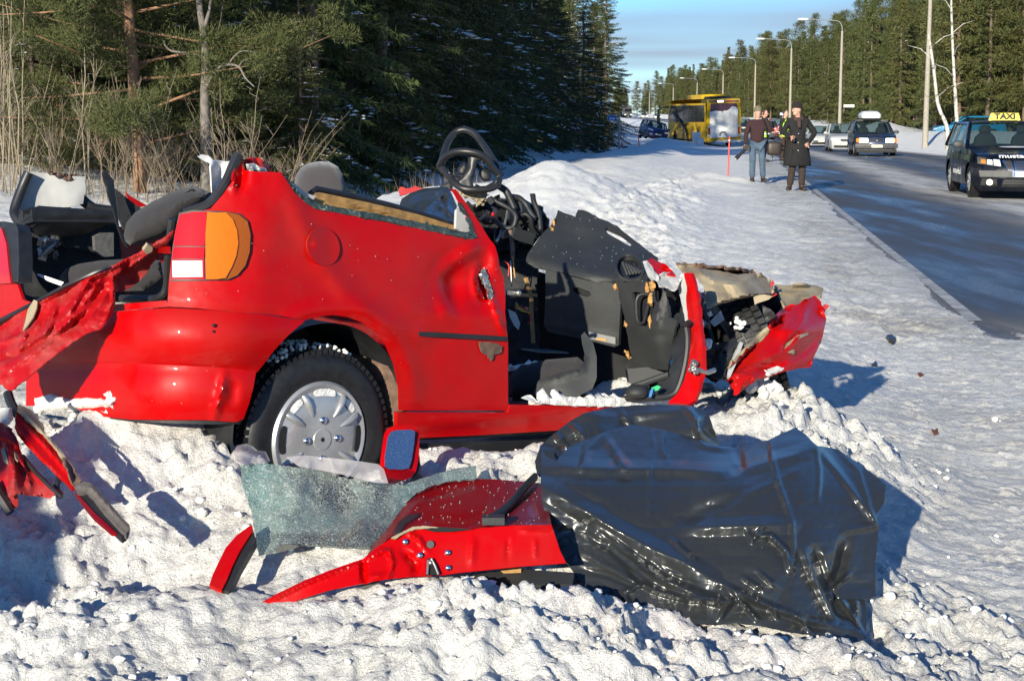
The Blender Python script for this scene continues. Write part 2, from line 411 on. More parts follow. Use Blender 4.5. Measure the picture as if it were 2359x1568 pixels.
# heaps and hollows: x, y, radius x, radius y, turn, height
BUMPS = [(-1.25, 3.75, 0.5, 0.16, 0.1, 0.06), (-0.35, 3.75, 0.45, 0.22, -0.3, 0.07), (-1.1, 4.12, 0.45, 0.16, 0.1, -0.07), (-1.15, 4.86, 0.60, 0.26, 0.77, 0.17), (-0.60, 4.86, 0.22, 0.16, 0.7, -0.10),
         (0.25, 3.55, 0.7, 0.25, 0.1, 0.05), (0.12, 4.15, 0.25, 0.12, 0.2, -0.06), (-1.05, 5.0, 0.5, 0.10, 0.75, 0.10), (-0.45, 4.42, 0.16, 0.12, 0, 0.05),
         (1.02, 6.05, 0.26, 0.2, 0.3, 0.10), (1.35, 6.35, 0.4, 0.2, 0.3, 0.08), (1.10, 6.50, 0.30, 0.18, 0.4, 0.09), (0.95, 5.6, 0.5, 0.3, 0.4, 0.05),
         (0.70, 21.5, 0.9, 2.0, -0.1, 0.46), (0.62, 21.3, 0.35, 0.9, -0.1, 0.12), (2.6, 27, 0.9, 3.5, -0.1, 0.22), (-0.9, 21, 1.5, 2.5, 0, 0.25), (2.1, 24, 1.3, 4, -0.15, 0.18), (1.7, 20, 0.9, 2.2, 0, 0.20), (0.2, 15, 2.4, 4.0, -0.1, 0.14), (-3.2, 20, 1.8, 3, 0, 0.3),
         (3.3, 40, 1.6, 6, -0.13, 0.15), (4.6, 57.5, 0.9, 1.2, 0, 0.16), (5.9, 57.0, 0.6, 1.0, 0, 0.12), (1.5, 52, 2.2, 7, -0.1, 0.15), (4.9, 38.0, 0.45, 0.8, 0, 0.16), (5.35, 37.0, 0.35, 0.6, 0, 0.12), (4.5, 34.6, 0.7, 0.9, 0, 0.14),
         (7.0, 97.5, 2.2, 5, -0.1, 0.25), (9.8, 113, 1.6, 9, 0.05, 0.5), (8.6, 108, 1.2, 4, 0.05, 0.35),
         (25.0, 112, 2.2, 5, -0.1, 0.8), (28.5, 124, 2.5, 6, 0, 0.9), (27.3, 118, 1.6, 4, -0.1, 0.5)]
def ground_base(x, y):
    s = x-road_x(y); s = s+np.where(np.abs(s) < 1.5, 0.20*fbm(x*1.1, y*0.6, 95, 5)*smooth(9, 13, y), 0); z = road_z(y)
    near = smooth(12.5, 9.0, y)
    drop = 0.022-0.060*smooth(-0.10, 0.16, s)                                        # snow lies just over the road edge, the road bed below it
    nb_ = smooth(12.2, 10.7, y+1.2*fbm(x*0.9, y*0.7, 5, 5, 0.6)); drop = drop*(1-nb_)+0.022*nb_
    z = z+drop
    z = z+near*(0.21+0.22*smooth(3.1, 5.0, y)+0.07*smooth(-0.2, -0.9, x)*smooth(3.6, 4.8, y))*smooth(-0.5, -2.6, s)+(1-near)*(0.10*smooth(-1.8, -3.6, s)+0.16*smooth(-3.0, -4.6, s))
    z = z-0.55*smooth(-5.6, -8.2, s)*smooth(8, 16, y)+0.55*smooth(-8.4, -11.5, s)*smooth(8, 16, y)+0.35*smooth(-11, -16, s)
    z = z+1.05*smooth(ROAD_W+0.1, ROAD_W+3.4, s)*(1+0.25*fbm(x*0.13, y*0.07, 8, 3))
    for bx, by, rx, ry, a, h in BUMPS:
        m = (np.abs(x-bx) < 3.2*max(rx, ry)) & (np.abs(y-by) < 3.2*max(rx, ry))
        if not m.any(): continue
        dx = x[m]-bx; dy = y[m]-by; c, q = math.cos(a), math.sin(a); u = (dx*c+dy*q)/rx; v = (-dx*q+dy*c)/ry
        z[m] += h*np.exp(-(u*u+v*v))
    return z, s
def rough_mask(x, y, s):
    """1 where the snow is churned up in clods, low where it is trodden flat or smooth"""
    ch = np.exp(-(((x+0.2)/2.6)**2+((y-4.3)/1.9)**2)**2)
    ch = np.maximum(ch, np.exp(-(((x-1.15)/0.75)**2+((y-6.3)/0.9)**2)**2))
    ch = ch*smooth(-0.35, -1.35, s+0.25*fbm(x*1.3, y*1.3, 31, 3))
    band = np.exp(-((s+2.9)/0.9)**2)*smooth(8, 12, y)*smooth(60, 30, y)
    return np.maximum(ch, 0.6*band)
def clods(x, y, size, seed, keep):
    f, i = worley(x/size, y/size, seed); r = 0.30+0.38*i
    return np.where(i > keep, np.sqrt(np.clip(1-(f/r)**2, 0, 1))*r, 0)*size
def ground_z(x, y, detail=True):
    x = np.asarray(x, float); y = np.asarray(y, float)
    z, s = ground_base(x, y)
    z = z+0.03*fbm(x*0.9, y*0.9, 3, 4)*smooth(0.1, -0.6, s)*(y < 70)+0.10*fbm(x*0.25, y*0.12, 13, 4)*(smooth(-3.0, -6.5, s)+smooth(8.2, 10, s))+0.06*smooth(-3.4, -4.2, s)*(y > 9)*(y < 60)*fbm(x*1.4, y*0.9, 33, 4)
    dd = x+0.597; ee = y-4.904; d_ = dd*math.cos(math.radians(44))+ee*math.sin(math.radians(44)); w_ = dd*math.sin(math.radians(44))-ee*math.cos(math.radians(44))
    under = smooth(-0.30, -0.05, d_)*smooth(2.0, 1.75, d_)*smooth(0.0, -0.12, w_)*smooth(-1.65, -1.5, w_)      # hollow under the wreck
    if not detail: return z-0.22*under
    nr = (y < 14) & (y > 2.5) & (np.abs(x) < 6); rm = rough_mask(x, y, s)
    wx = x+0.03*fbm(x*5, y*5, 71, 2); wy = y+0.03*fbm(x*5, y*5, 72, 2)
    if nr.any():
        a, b, m = wx[nr], wy[nr], rm[nr]; pt = 0.50+0.80*smooth(0.30, 0.68, vnoise(a*1.5+3, b*1.9, 48))
        big = clods(a, b, 0.17, 21, 0.6)*0.25+clods(a, b, 0.08, 22, 0.5)*0.5+clods(a, b, 0.042, 23, 0.5)*0.55+clods(a, b, 0.024, 24, 0.45)*0.6
        z[nr] += m*(0.10*fbm(a*2.2, b*2.6, 41, 5, 0.55)+pt*(big*(0.30+1.3*vnoise(a*2.6, b*2.6, 46)**1.5)+0.036*(ridged(a*8, b*8, 45, 4)-0.6)+0.022*fbm(a*22, b*22, 42, 4, 0.6))+0.006*fbm(a*30, b*30, 49, 3))
        fl = (1-m)*smooth(0.6, -0.1, s[nr])
        st = fbm(a*1.6, b*9, 51, 4); z[nr] += fl*(0.006*st+0.007*fbm(a*6, b*18, 52, 3)+0.008*fbm(a*22, b*28, 53, 3)+0.35*clods(a, b*1.6, 0.06, 25, 0.92)+0.45*clods(a, b*1.3, 0.026, 26, 0.86))
    fr = (y >= 9) & (y < 70) & (s < 0.1)
    if fr.any():
        a, b, m = x[fr], y[fr], np.maximum(rm[fr], 0.10+0.12*smooth(45, 20, y[fr]))
        z[fr] += smooth(9, 12, b)*smooth(0.1, -0.5, s[fr])*m*(0.10*fbm(a*3, b*3, 61, 5, 0.6)+0.40*clods(a, b, 0.22, 62, 0.6)+0.9*clods(a, b, 0.11, 63, 0.5)+0.9*clods(a, b, 0.07, 65, 0.4)+0.10*(ridged(a*5, b*5, 64, 3)-0.6)+0.05*fbm(a*14, b*14, 66, 2))
    return np.where(under > 0, np.minimum(z, z*(1-under)+under*0.18), z)
def gz(x, y): return float(ground_z(np.array([float(x)]), np.array([float(y)]), False)[0])

def geom(a, b, r):
    out = [a]
    while out[-1] < b: out.append(out[-1]*(1+r))
    return np.array(out)
ys = np.concatenate([np.array([-120, -60, -30, -15, -8, -4, -1, 0.5, 1.5, 2.2, 2.7]), geom(3.0, 12.5, 0.0027), geom(12.54, 42, 0.0042), geom(42.4, 110, 0.010), geom(112, 2500, 0.03)])
uc = np.arange(-0.40, 0.4001, 0.0023); ug = 0.4+geom(0.01, 30, 0.25)
us = np.concatenate([-ug[::-1], uc, ug])
U, Y = np.meshgrid(us, ys); X = U*np.maximum(Y, 3.0)
X = X+np.where(np.abs(U) < 0.41, 0, 0); Z = ground_z(X.ravel(), Y.ravel()).reshape(X.shape)
S = X-road_x(Y); S = S+np.where(np.abs(S) < 1.5, 0.20*fbm(X*1.1, Y*0.6, 95, 5)*smooth(9, 13, Y), 0)
Z = np.where((S > 0.16) & (S < ROAD_W) & (Y > 13.0), np.minimum(Z, road_z(Y)-0.03), Z)
nr_, nc_ = X.shape; ii = np.arange(nr_*nc_).reshape(nr_, nc_)
quads = np.stack([ii[:-1, :-1], ii[:-1, 1:], ii[1:, 1:], ii[1:, :-1]], -1).reshape(-1, 4)
ground = mesh_obj('ground', np.stack([X, Y, Z], -1).reshape(-1, 3), quads, 'snow', smooth_ang=180)
tag(ground, 'snow covered verge, churned up around the wreck and packed towards the road', None, None, 'structure')
# how dirty and how trodden the snow is at each place
Sv = S.ravel(); Yv = Y.ravel(); Xv = X.ravel()
grit = np.clip(np.exp(-((Sv+0.25)/0.65)**2)*smooth(9, 13, Yv)*1.5+0.26*smooth(-2.6, -0.4, Sv)*smooth(45, 8, Yv)*(Sv < 0.5)+0.20*smooth(12, 6, Yv)+0.30*smooth(5.2, 3.6, Yv)*smooth(0.40, 0.7, vnoise(Xv*2.2, Yv*3.1, 58)), 0, 1)
grit = grit*(0.7+0.5*fbm(Xv*0.8, Yv*0.5, 77, 4)); grit = np.where(Sv > ROAD_W+0.3, 0.0, grit); grit = np.where(Sv < -5, 0.04, grit)
pink = np.exp(-(((Xv+1.15)/0.5)**2+((Yv-5.0)/0.28)**2))*0.8+0.55*np.exp(-(((Xv-0.25)/0.6)**2+((Yv-4.0)/0.25)**2))
pink = pink*np.clip(0.2+1.4*ridged(Xv*4, Yv*4, 87, 3)-0.75, 0, 1)
ca = ground.data.color_attributes.new('dirt', 'FLOAT_COLOR', 'POINT')
ca.data.foreach_set('color', np.stack([np.clip(grit, 0, 1), np.clip(pink, 0, 1), 0*grit, 0*grit+1], -1).astype(np.float32).ravel())
m, n, l, b = nmat('snow_ground'); set_in(b, rough=0.72, spec=0.35)
at = n.new('ShaderNodeAttribute'); at.attribute_name = 'dirt'; sp = n.new('ShaderNodeSeparateColor'); l.new(at.outputs['Color'], sp.inputs[0])
a1 = tex_noise(n, l, 2.3, 9, 0.68); g1 = tex_noise(n, l, 24, 6, 0.7); h1 = tex_noise(n, l, 120, 4, 0.75)
def mm(op, a, b_):
    k = n.new('ShaderNodeMath'); k.operation = op; k.use_clamp = True
    for i, q in enumerate((a, b_)):
        if isinstance(q, (int, float)): k.inputs[i].default_value = q
        else: l.new(q, k.inputs[i])
    return k.outputs[0]
base = mixc(n, l, ramp(n, l, a1.outputs[0], [(0.4, 0.0), (0.75, 0.30)]), (0.915, 0.90, 0.86), (0.66, 0.61, 0.53))
d1 = mm('MULTIPLY', ramp(n, l, a1.outputs[0], [(0.3, 0.15), (0.62, 1.0)]), sp.outputs[0])
base = mixc(n, l, mm('MULTIPLY', d1, 0.85), base, (0.27, 0.25, 0.225))
d2 = mm('MULTIPLY', ramp(n, l, g1.outputs[0], [(0.50, 0.0), (0.66, 1.0)]), mm('ADD', mm('MULTIPLY', sp.outputs[0], 0.75), 0.10))
base = mixc(n, l, d2, base, (0.22, 0.20, 0.175))
d3 = mm('MULTIPLY', ramp(n, l, h1.outputs[0], [(0.62, 0.0), (0.68, 0.9)]), mm('ADD', mm('MULTIPLY', sp.outputs[0], 0.8), 0.04))
base = mixc(n, l, d3, base, (0.13, 0.11, 0.09))
base = mixc(n, l, mm('MULTIPLY', sp.outputs[1], 0.35), base, (0.78, 0.30, 0.34))
l.new(base, b.inputs['Base Color'])
k1 = tex_noise(n, l, 52, 4, 0.7); pv = bump(n, l, b, g1.outputs[0], 0.6, 0.03); pv = bump(n, l, b, k1.outputs[0], 0.8, 0.02, pv); bump(n, l, b, h1.outputs[0], 0.8, 0.012, pv)
ground.data.materials[0] = m

# loose lumps of snow lying on the churned ground: nobody could count them
def ico():
    bm = bmesh.new(); bmesh.ops.create_icosphere(bm, subdivisions=1, radius=1.0)
    v = np.array([q.co[:] for q in bm.verts]); f = np.array([[w.index for w in q.verts] for q in bm.faces]); bm.free(); return v, f
ICO_V, ICO_F = ico()
rs = np.random.RandomState(11)
cx = rs.uniform(-2.6, 2.6, 26000); cy = rs.uniform(3.1, 8.5, 26000)
ss = cx-road_x(cy); keep = rs.uniform(0, 1, cx.size) < rough_mask(cx, cy, ss)*0.30*smooth(0.3, 0.7, vnoise(cx*2.6, cy*2.6, 46))+0.006*(ss < -0.1)
keep &= np.abs(cx) < cy*0.37
cx, cy = cx[keep], cy[keep]; cz = ground_z(cx, cy)
sz = 0.004+0.019*rs.power(0.28, cx.size)*rs.uniform(0.4, 1.0, cx.size); V = []; Fl = []
for i in range(len(cx)):
    A = rs.normal(size=(3, 3)); q, _ = np.linalg.qr(A)
    v = (ICO_V*(0.75+0.5*rs.uniform(size=(len(ICO_V), 1))))@q*(np.array([1, 1, 0.8])*sz[i])
    V.append(v+np.array([cx[i], cy[i], cz[i]+sz[i]*0.35])); Fl.append(ICO_F+i*len(ICO_V))
o = mesh_obj('snow_clods', np.concatenate(V), np.concatenate(Fl), 'snow', smooth_ang=60)
tag(o, 'loose lumps of snow and ice lying on the churned verge', 'snow', None, 'stuff')

# ------------------------------------------------------------------ road
m, n, l, b = nmat('asphalt'); set_in(b, spec=0.5)
w1 = tex_noise(n, l, 0.35, 6, 0.6); g2 = tex_noise(n, l, 130, 3, 0.7); at = n.new('ShaderNodeAttribute'); at.attribute_name = 'wet'; sp = n.new('ShaderNodeSeparateColor'); l.new(at.outputs['Color'], sp.inputs[0])
st = tex_noise(n, l, 1.6, 8, 0.72); mpn = n.new('ShaderNodeMapping'); mpn.inputs['Rotation'].default_value = (0, 0, 0.132); mpn.inputs['Scale'].default_value = (1.0, 0.14, 1.0); tcn = n.new('ShaderNodeTexCoord'); l.new(tcn.outputs['Object'], mpn.inputs[0]); l.new(mpn.outputs[0], st.inputs['Vector']); l.new(mpn.outputs[0], w1.inputs['Vector']); w1.inputs['Scale'].default_value = 1.3
c = mixc(n, l, g2.outputs[0], (0.026, 0.026, 0.027), (0.075, 0.073, 0.071))
sn = n.new('ShaderNodeMath'); sn.operation = 'MULTIPLY'; l.new(ramp(n, l, st.outputs[0], [(0.30, 0.0), (0.54, 1.0)]), sn.inputs[0]); l.new(sp.outputs[0], sn.inputs[1])
c = mixc(n, l, ramp(n, l, w1.outputs[0], [(0.45, 0.0), (0.8, 0.25)]), c, (0.10, 0.10, 0.10)); c = mixc(n, l, sn.outputs[0], c, (0.50, 0.49, 0.47)); l.new(c, b.inputs['Base Color'])
rr = n.new('ShaderNodeMath'); rr.operation = 'ADD'; l.new(ramp(n, l, w1.outputs[0], [(0.38, 0.24), (0.5, 0.5), (0.65, 0.7)]), rr.inputs[0]); l.new(sn.outputs[0], rr.inputs[1]); l.new(rr.outputs[0], b.inputs['Roughness'])
bump(n, l, b, g2.outputs[0], 0.45, 0.006)
ry = np.concatenate([np.array([-60, -20, -5, 2]), geom(5, 1500, 0.012)]); rt = np.linspace(-0.05, ROAD_W+0.1, 60)
T, RY = np.meshgrid(rt, ry); RX = road_x(RY)+T; RZ = road_z(RY)+0*T
nr_, nc_ = RX.shape; ii = np.arange(nr_*nc_).reshape(nr_, nc_); quads = np.stack([ii[:-1, :-1], ii[:-1, 1:], ii[1:, 1:], ii[1:, :-1]], -1).reshape(-1, 4)
road = mesh_obj('road', np.stack([RX, RY, RZ], -1).reshape(-1, 3), quads, 'asphalt', smooth_ang=180); tag(road, 'wet dark asphalt road with strips of dirty slush', None, None, 'structure')
Tv, Rv = T.ravel(), RY.ravel(); cen = np.interp(Rv, [0, 20, 35, 65, 200], [5.6, 4.2, 2.9, 2.3, 2.3]); wd = np.interp(Rv, [0, 20, 35, 65, 200], [1.2, 1.1, 0.8, 0.65, 0.7])
slush = np.exp(-((Tv-cen)/wd)**2)*1.15+np.exp(-((Tv-ROAD_W)/0.5)**2)*1.3+0.5*np.exp(-((Tv)/0.10)**2)+0.25*np.exp(-((Tv-5.2)/0.5)**2)+0.02+0.4*smooth(13.5, 10.8, Rv)
ca = road.data.color_attributes.new('wet', 'FLOAT_COLOR', 'POINT'); ca.data.foreach_set('color', np.stack([np.clip(slush, 0, 1)]*3+[0*slush+1], -1).astype(np.float32).ravel())
plain('line_paint', (0.36, 0.355, 0.34), 0.7, 0.5, 4)
def ribbon(name, t0, t1, y0, y1, dz, mat):
    yy = np.arange(y0, y1, 0.5 if y1 < 80 else 3.0); A = np.stack([road_x(yy)+t0, yy, road_z(yy)+dz], -1); B = np.stack([road_x(yy)+t1, yy, road_z(yy)+dz], -1); k = len(yy)
    return mesh_obj(name, np.vstack([A, B]), np.array([(i, k+i, k+i+1, i+1) for i in range(k-1)]), mat)
tag(ribbon('road_marking', 0.06, 0.17, 12.2, 79, 0.006, 'line_paint'), 'white edge line painted along the near side of the road', None, None, 'structure')
tag(ribbon('road_marking', 0.14, 0.24, 79.5, 480, 0.006, 'line_paint'), 'white edge line continuing along the road beyond the bus', None, None, 'structure')
# ------------------------------------------------------------------ the wrecked red hatchback
AZ = math.radians(44); PIT = math.radians(7.1)
O = P(748.6, 1013.6, 5.0)                                     # outer face of the rear wheel hub
E1 = np.array([math.cos(AZ)*math.cos(PIT), math.sin(AZ)*math.cos(PIT), -math.sin(PIT)])   # forwards along the car
EW = np.array([math.sin(AZ), -math.cos(AZ), 0.0])             # out of its right side, towards us
E3 = np.cross(E1, -EW)                                        # up
if E3[2] < 0: E3 = -E3
def L(d, w, h): return O+np.multiply.outer(d, E1)+np.multiply.outer(w, EW)+np.multiply.outer(h, E3)
CR = np.stack([E1, -EW, E3], 1)
def sW(w0):
    def s(x, y): r = rays(x, y); return (((O-CAM)@EW)+w0)/(r@EW)
    return s
def sD(d0):
    def s(x, y): r = rays(x, y); return (((O-CAM)@E1)+d0)/(r@E1)
    return s
def sH(h0):
    def s(x, y): r = rays(x, y); return (((O-CAM)@E3)+h0)/(r@E3)
    return s
def local(x, y, t):
    q = CAM+t[..., None]*rays(x, y)-O; return q@E1, q@EW, q@E3
def body(out=0.0, dend=-0.60, r=0.27, lean=0.16):
    """right flank that rounds the corner into the tail; leans in above the waist"""
    def f(d, w, h):
        ins = np.where(h > 0.42, lean*(h-0.42)+0.25*np.clip(h-0.62, 0, 9)**2, 0.10*np.clip(0.10-h, 0, 9))-out
        bow = 0.06*((w+0.78)/0.78)**2
        wl = -ins; dl = dend-out+bow+np.where(h > 0.42, 0.20*(h-0.42), 0)
        dc, wc = dl+r, wl-r
        a = np.where((d < dc) & (w > wc), np.hypot(d-dc, w-wc)-r, np.maximum(w-wl, dl-d)); return a      # >0 outside
    def s(x, y):
        lo = np.full(np.shape(x), 3.6); hi = np.full(np.shape(x), 3.6); done = np.zeros(np.shape(x), bool)
        for t in np.arange(3.6, 8.2, 0.02):
            q = f(*local(x, y, np.full(np.shape(x), t))) < 0
            new = q & ~done; hi = np.where(new, t, hi); lo = np.where(new, t-0.02, lo); done |= q
        hi = np.where(done, hi, 7.0); lo = np.where(done, lo, 7.0)
        for _ in range(18):
            mid = (lo+hi)/2; q = f(*local(x, y, mid)) < 0; hi = np.where(q, mid, hi); lo = np.where(q, lo, mid)
        return (lo+hi)/2
    return s
def off(surf, dt): return lambda x, y: surf(x, y)+dt
CAR_BASE = L(0.9, -0.8, -0.30)
car = wthing('wrecked_car', 'wrecked red hatchback with its roof cut off, lying in the churned snow', 'car', CAR_BASE)
def part(name, *a, **k):
    par = k.pop('parent', car); o = sheet(name, *a, parent=par, base=CAR_BASE, **k)
    return o
def mbpart(mb, name, mat, parent=car, ang=40, mats=None): return mb.obj(name, mat, parent, CAR_BASE, ang, mats)

# --- right rear quarter panel, all of a piece up to the cut pillar
flank = body(0.0)
quarter = [(549, 359), (556, 375), (562, 392), (590, 396), (612, 396), (647, 397), (659, 414), (678, 444), (705, 468), (731, 480), (775, 488), (854, 503), (957, 523), (1044, 541), (1096, 548),
           (1082, 512), (1060, 470), (1046, 444), (1040, 436), (1050, 436), (1070, 463), (1104, 513), (1127, 550), (1140, 566), (1147, 590), (1150, 612), (1160, 640), (1164, 690), (1163, 719), (1170, 782), (1170, 860), (1170, 945),
           (1040, 945), (919, 945), (918, 890), (908, 840), (888, 795), (862, 763), (832, 742), (800, 730), (770, 726), (735, 728), (700, 738), (650, 728), (600, 722), (500, 714), (440, 709), (385, 706), (389, 650), (394, 600), (402, 540), (412, 497), (450, 489), (484, 481), (512, 450), (533, 420), (541, 385)]
def q_disp(x, y):
    z = -0.012*np.exp(-((np.hypot((x-770), (y-905)*0.93)-182)/22)**2)*smooth(1000, 860, y)      # lip of the wheel arch
    d, _ = seg_dist([(650, 400), (700, 520), (740, 600), (800, 680), (880, 740), (960, 770)], x, y); z = z-0.012*np.exp(-(d/26)**2)     # character line
    z = z+0.055*np.exp(-(((x-1040)/42)**2+((y-655)/55)**2))                                          # the big dent behind the door
    z = z+0.035*np.exp(-(((x-1110)/26)**2+((y-650)/60)**2))-0.02*np.exp(-(((x-1140)/14)**2+((y-600)/40)**2))
    z = z+0.03*np.exp(-(((x-552)/16)**2+((y-395)/30)**2))
    return z+0.003*fbm(x*0.02, y*0.02, 4, 3)
q_cr = [([(1010, 640), (1035, 610), (1085, 577), (1105, 572)], 0.020, 22), ([(1012, 640), (1020, 690), (1035, 735)], 0.018, 30, 2), ([(1098, 610), (1094, 650), (1100, 690)], 0.022, 14, 1), ([(1122, 620), (1130, 650), (1134, 690), (1150, 740), (1166, 780)], 0.020, 9, 1),
        ([(1110, 632), (1122, 650), (1126, 685)], -0.02, 7), ([(545, 372), (538, 410), (540, 440)], 0.018, 12), ([(560, 392), (555, 420), (548, 440)], -0.016, 12)]
quarter_panel = part('quarter_panel', quarter, flank, 'red', step=7, th=0.006, disp=q_disp, creases=q_cr, ang=50)
# rocker under the door opening, runs on to the front hinge pillar
part('rocker_panel', [(916, 950), (1040, 950), (1170, 950), (1174, 932), (1300, 934), (1450, 937), (1600, 940), (1614, 962), (1450, 978), (1280, 991), (1120, 1001), (970, 1008), (914, 1003)], body(0.006), 'red', step=9, th=0.02,
     creases=[([(930, 975), (1100, 970), (1300, 962)], 0.004, 18, 2)], disp=lambda x, y: 0.02*smooth(980, 1008, y+0.10*(x-930)))
part('sill_underside', [(905, 1003), (970, 1006), (1280, 990), (1610, 962), (1600, 975), (1280, 999), (960, 1014)], sW(-0.06), 'black_plastic', step=16, th=0.02)
part('door_sill_tread', [(1168, 914), (1300, 914), (1560, 914), (1600, 936), (1300, 934), (1172, 932)], sH(-0.005), 'black_plastic', step=10, th=0.02)
def taper(poly, w=12, back=0.05):
    pl = np.array(list(poly)+[poly[0]], float); return lambda x, y: back*(1-np.clip(seg_dist(pl, x, y)[0]/w, 0, 1))**1.5+0.012*fbm(x*.09, y*.09, 12, 3)
sno = sheet('sill_snow', [(1225, 925), (1260, 918), (1300, 913), (1350, 917), (1420, 915), (1480, 919), (1560, 922), (1600, 930), (1560, 938), (1400, 936), (1280, 933)], sW(0.012), 'snow', car, 6, 0.05, disp=lambda x, y: -0.022*ridged(x*0.06, y*0.09, 9, 4)+0.01*fbm(x*.2, y*.2, 4, 2), base=CAR_BASE, ang=80)
# side rubbing strip
part('rubbing_strip', [(965, 764), (1000, 765), (1168, 775), (1169, 785), (1000, 776), (966, 774)], body(0.012), 'black_plastic', step=7, th=0.014)
part('torn_metal', [(1108, 622), (1116, 616), (1122, 630), (1126, 645), (1132, 660), (1136, 680), (1130, 694), (1124, 684), (1118, 664), (1110, 646), (1104, 634)], body(0.012), 'bare_metal', step=3, th=0.003, jag=2.0, disp=lambda x, y: 0.02*ridged(x*.12, y*.06, 4, 3))
part('torn_metal', [(1092, 640), (1098, 625), (1106, 615), (1100, 640), (1104, 660), (1116, 690), (1108, 684), (1098, 665)], body(0.010), 'red_dark', step=3, th=0.003, jag=1.5, disp=lambda x, y: 0.02*ridged(x*.12, y*.06, 5, 3))
# --- wheel arch and wheel
arch = [(0.345*math.cos(a), 0.345*math.sin(a)+0.03) for a in np.linspace(-0.35, math.pi+0.35, 40)]
A = np.array([L(d, -0.012, h) for d, h in arch]); B = np.array([L(d, -0.40, h) for d, h in arch]); n_ = len(A)
mbpart(MB().add(np.vstack([A, B]), [(i, i+1, n_+i+1, n_+i) for i in range(n_-1)]+[tuple(range(n_, 2*n_))]), 'wheel_arch_liner', 'black_plastic')
mbpart(MB().add(np.array([L(0.345, -0.03, 0.12), L(0.27, -0.05, 0.26), L(0.25, -0.25, 0.26), L(0.345, -0.25, -0.05), L(0.35, -0.03, -0.05)]), [(0, 1, 2, 3, 4)]), 'mud_splash', 'rusty')
# grey-brown grime of the liner and some snow on the tyre
wheel = thing('wheel', None, None); wheel.parent = car
def wl(mb, name, mat, ang=40, mats=None):
    return mb.obj(name, mat, wheel, CAR_BASE, ang, mats)
WC = L(0, -0.035, 0)
R_T, R_R = 0.288, 0.188
prof = [(R_R-0.012, -0.02), (R_R, 0.005), (R_R+0.012, 0.012), (R_R+0.045, 0.016), (R_T-0.030, 0.010), (R_T-0.012, -0.006), (R_T-0.003, -0.022), (R_T, -0.05), (R_T, -0.13), (R_T-0.004, -0.158), (R_T-0.03, -0.178), (R_R+0.02, -0.18), (R_R-0.02, -0.17)]
wl(MB().lathe(prof, WC, EW, 72), 'tyre', 'rubber', 30)
tb = MB()
for i in range(72):                                            # tread blocks
    a = i/72*2*math.pi
    for wv, sh in ((-0.014, 0), (-0.045, 0.5), (-0.085, 0), (-0.125, 0.5), (-0.155, 0)):
        q = a+sh*2*math.pi/72; rad = np.cos(q)*E1+np.sin(q)*E3; tan = -np.sin(q)*E1+np.cos(q)*E3
        Rm = np.stack([rad, tan, EW], 1)
        tb.box(WC+EW*(wv)+rad*(R_T+(0.001 if wv not in (-0.014, -0.155) else -0.009)), (0.016, 0.017, 0.028), Rm)
o = wl(tb, 'tread_blocks', 'rubber'); o['kind'] = 'stuff'
# wheel trim: dished disc, eight ribs in pairs, openings, four bolts
hp = [(0.0, 0.022), (0.034, 0.022), (0.036, 0.019), (0.10, 0.020), (0.135, 0.012), (0.158, 0.006), (0.170, 0.012), (0.178, 0.014), (0.186, 0.006), (0.188, -0.01)]
cap = wl(MB().lathe(hp, WC, EW, 64), 'hubcap', 'silver', 30)
def polar(r, a, w): return WC+(np.cos(a)*E1+np.sin(a)*E3)*r+EW*w
for i in range(4):
    for s_ in (-1, 1):
        a = i*math.pi/2+math.radians(13)+s_*math.radians(15)+math.radians(32)
        pts = [polar(r, a, w) for r, w in ((0.074, 0.014), (0.10, 0.020), (0.125, 0.020), (0.148, 0.016), (0.160, 0.008))]
        wl(MB().tube(pts, [0.003, 0.008, 0.011, 0.012, 0.009], 10), 'trim_rib', 'silver')
    for k_ in (0, 1):
        a = i*math.pi/2+math.radians(45)+k_*math.radians(45); wv = 0.30 if k_ else 0.19
        ring = []
        for t in np.linspace(0, 2*math.pi, 18, endpoint=False):
            da = wv*np.sign(math.cos(t))*abs(math.cos(t))**0.6; dr = 0.012*np.sign(math.sin(t))*abs(math.sin(t))**0.6; ring.append(polar(0.152+dr, a+da*(1 if k_ else 0.9), 0.0118+(0.152+dr < 0.15)*0.003))
        pk = (i, k_) in ((0, 0), (1, 0), (0, 1)); wl(MB().add(np.array(ring), [tuple(range(18))]), 'packed_snow' if pk else 'trim_opening', 'snow' if pk else 'hole_dark')
    a = i*math.pi/2+math.radians(3); wl(MB().ell(polar(0.062, a, 0.022), (0.0125, 0.0125, 0.009), np.stack([E1, E3, EW], 1)), 'wheel_bolt', 'chrome')
wl(MB().lathe([(0.0, 0.0235), (0.007, 0.0235), (0.008, 0.021)], WC, EW, 7), 'badge_hole', 'hole_dark')
sv = MB(); rs = np.random.RandomState(5)
for i in range(150):
    a = math.radians(rs.uniform(60, 130)); sv.ell(polar(R_T+rs.uniform(0, 0.012), a, -rs.uniform(0.02, 0.17)), rs.uniform(0.004, 0.011, 3), None, 7, 5)
wl(sv, 'tyre_snow', 'snow', 60)['kind'] = 'stuff'
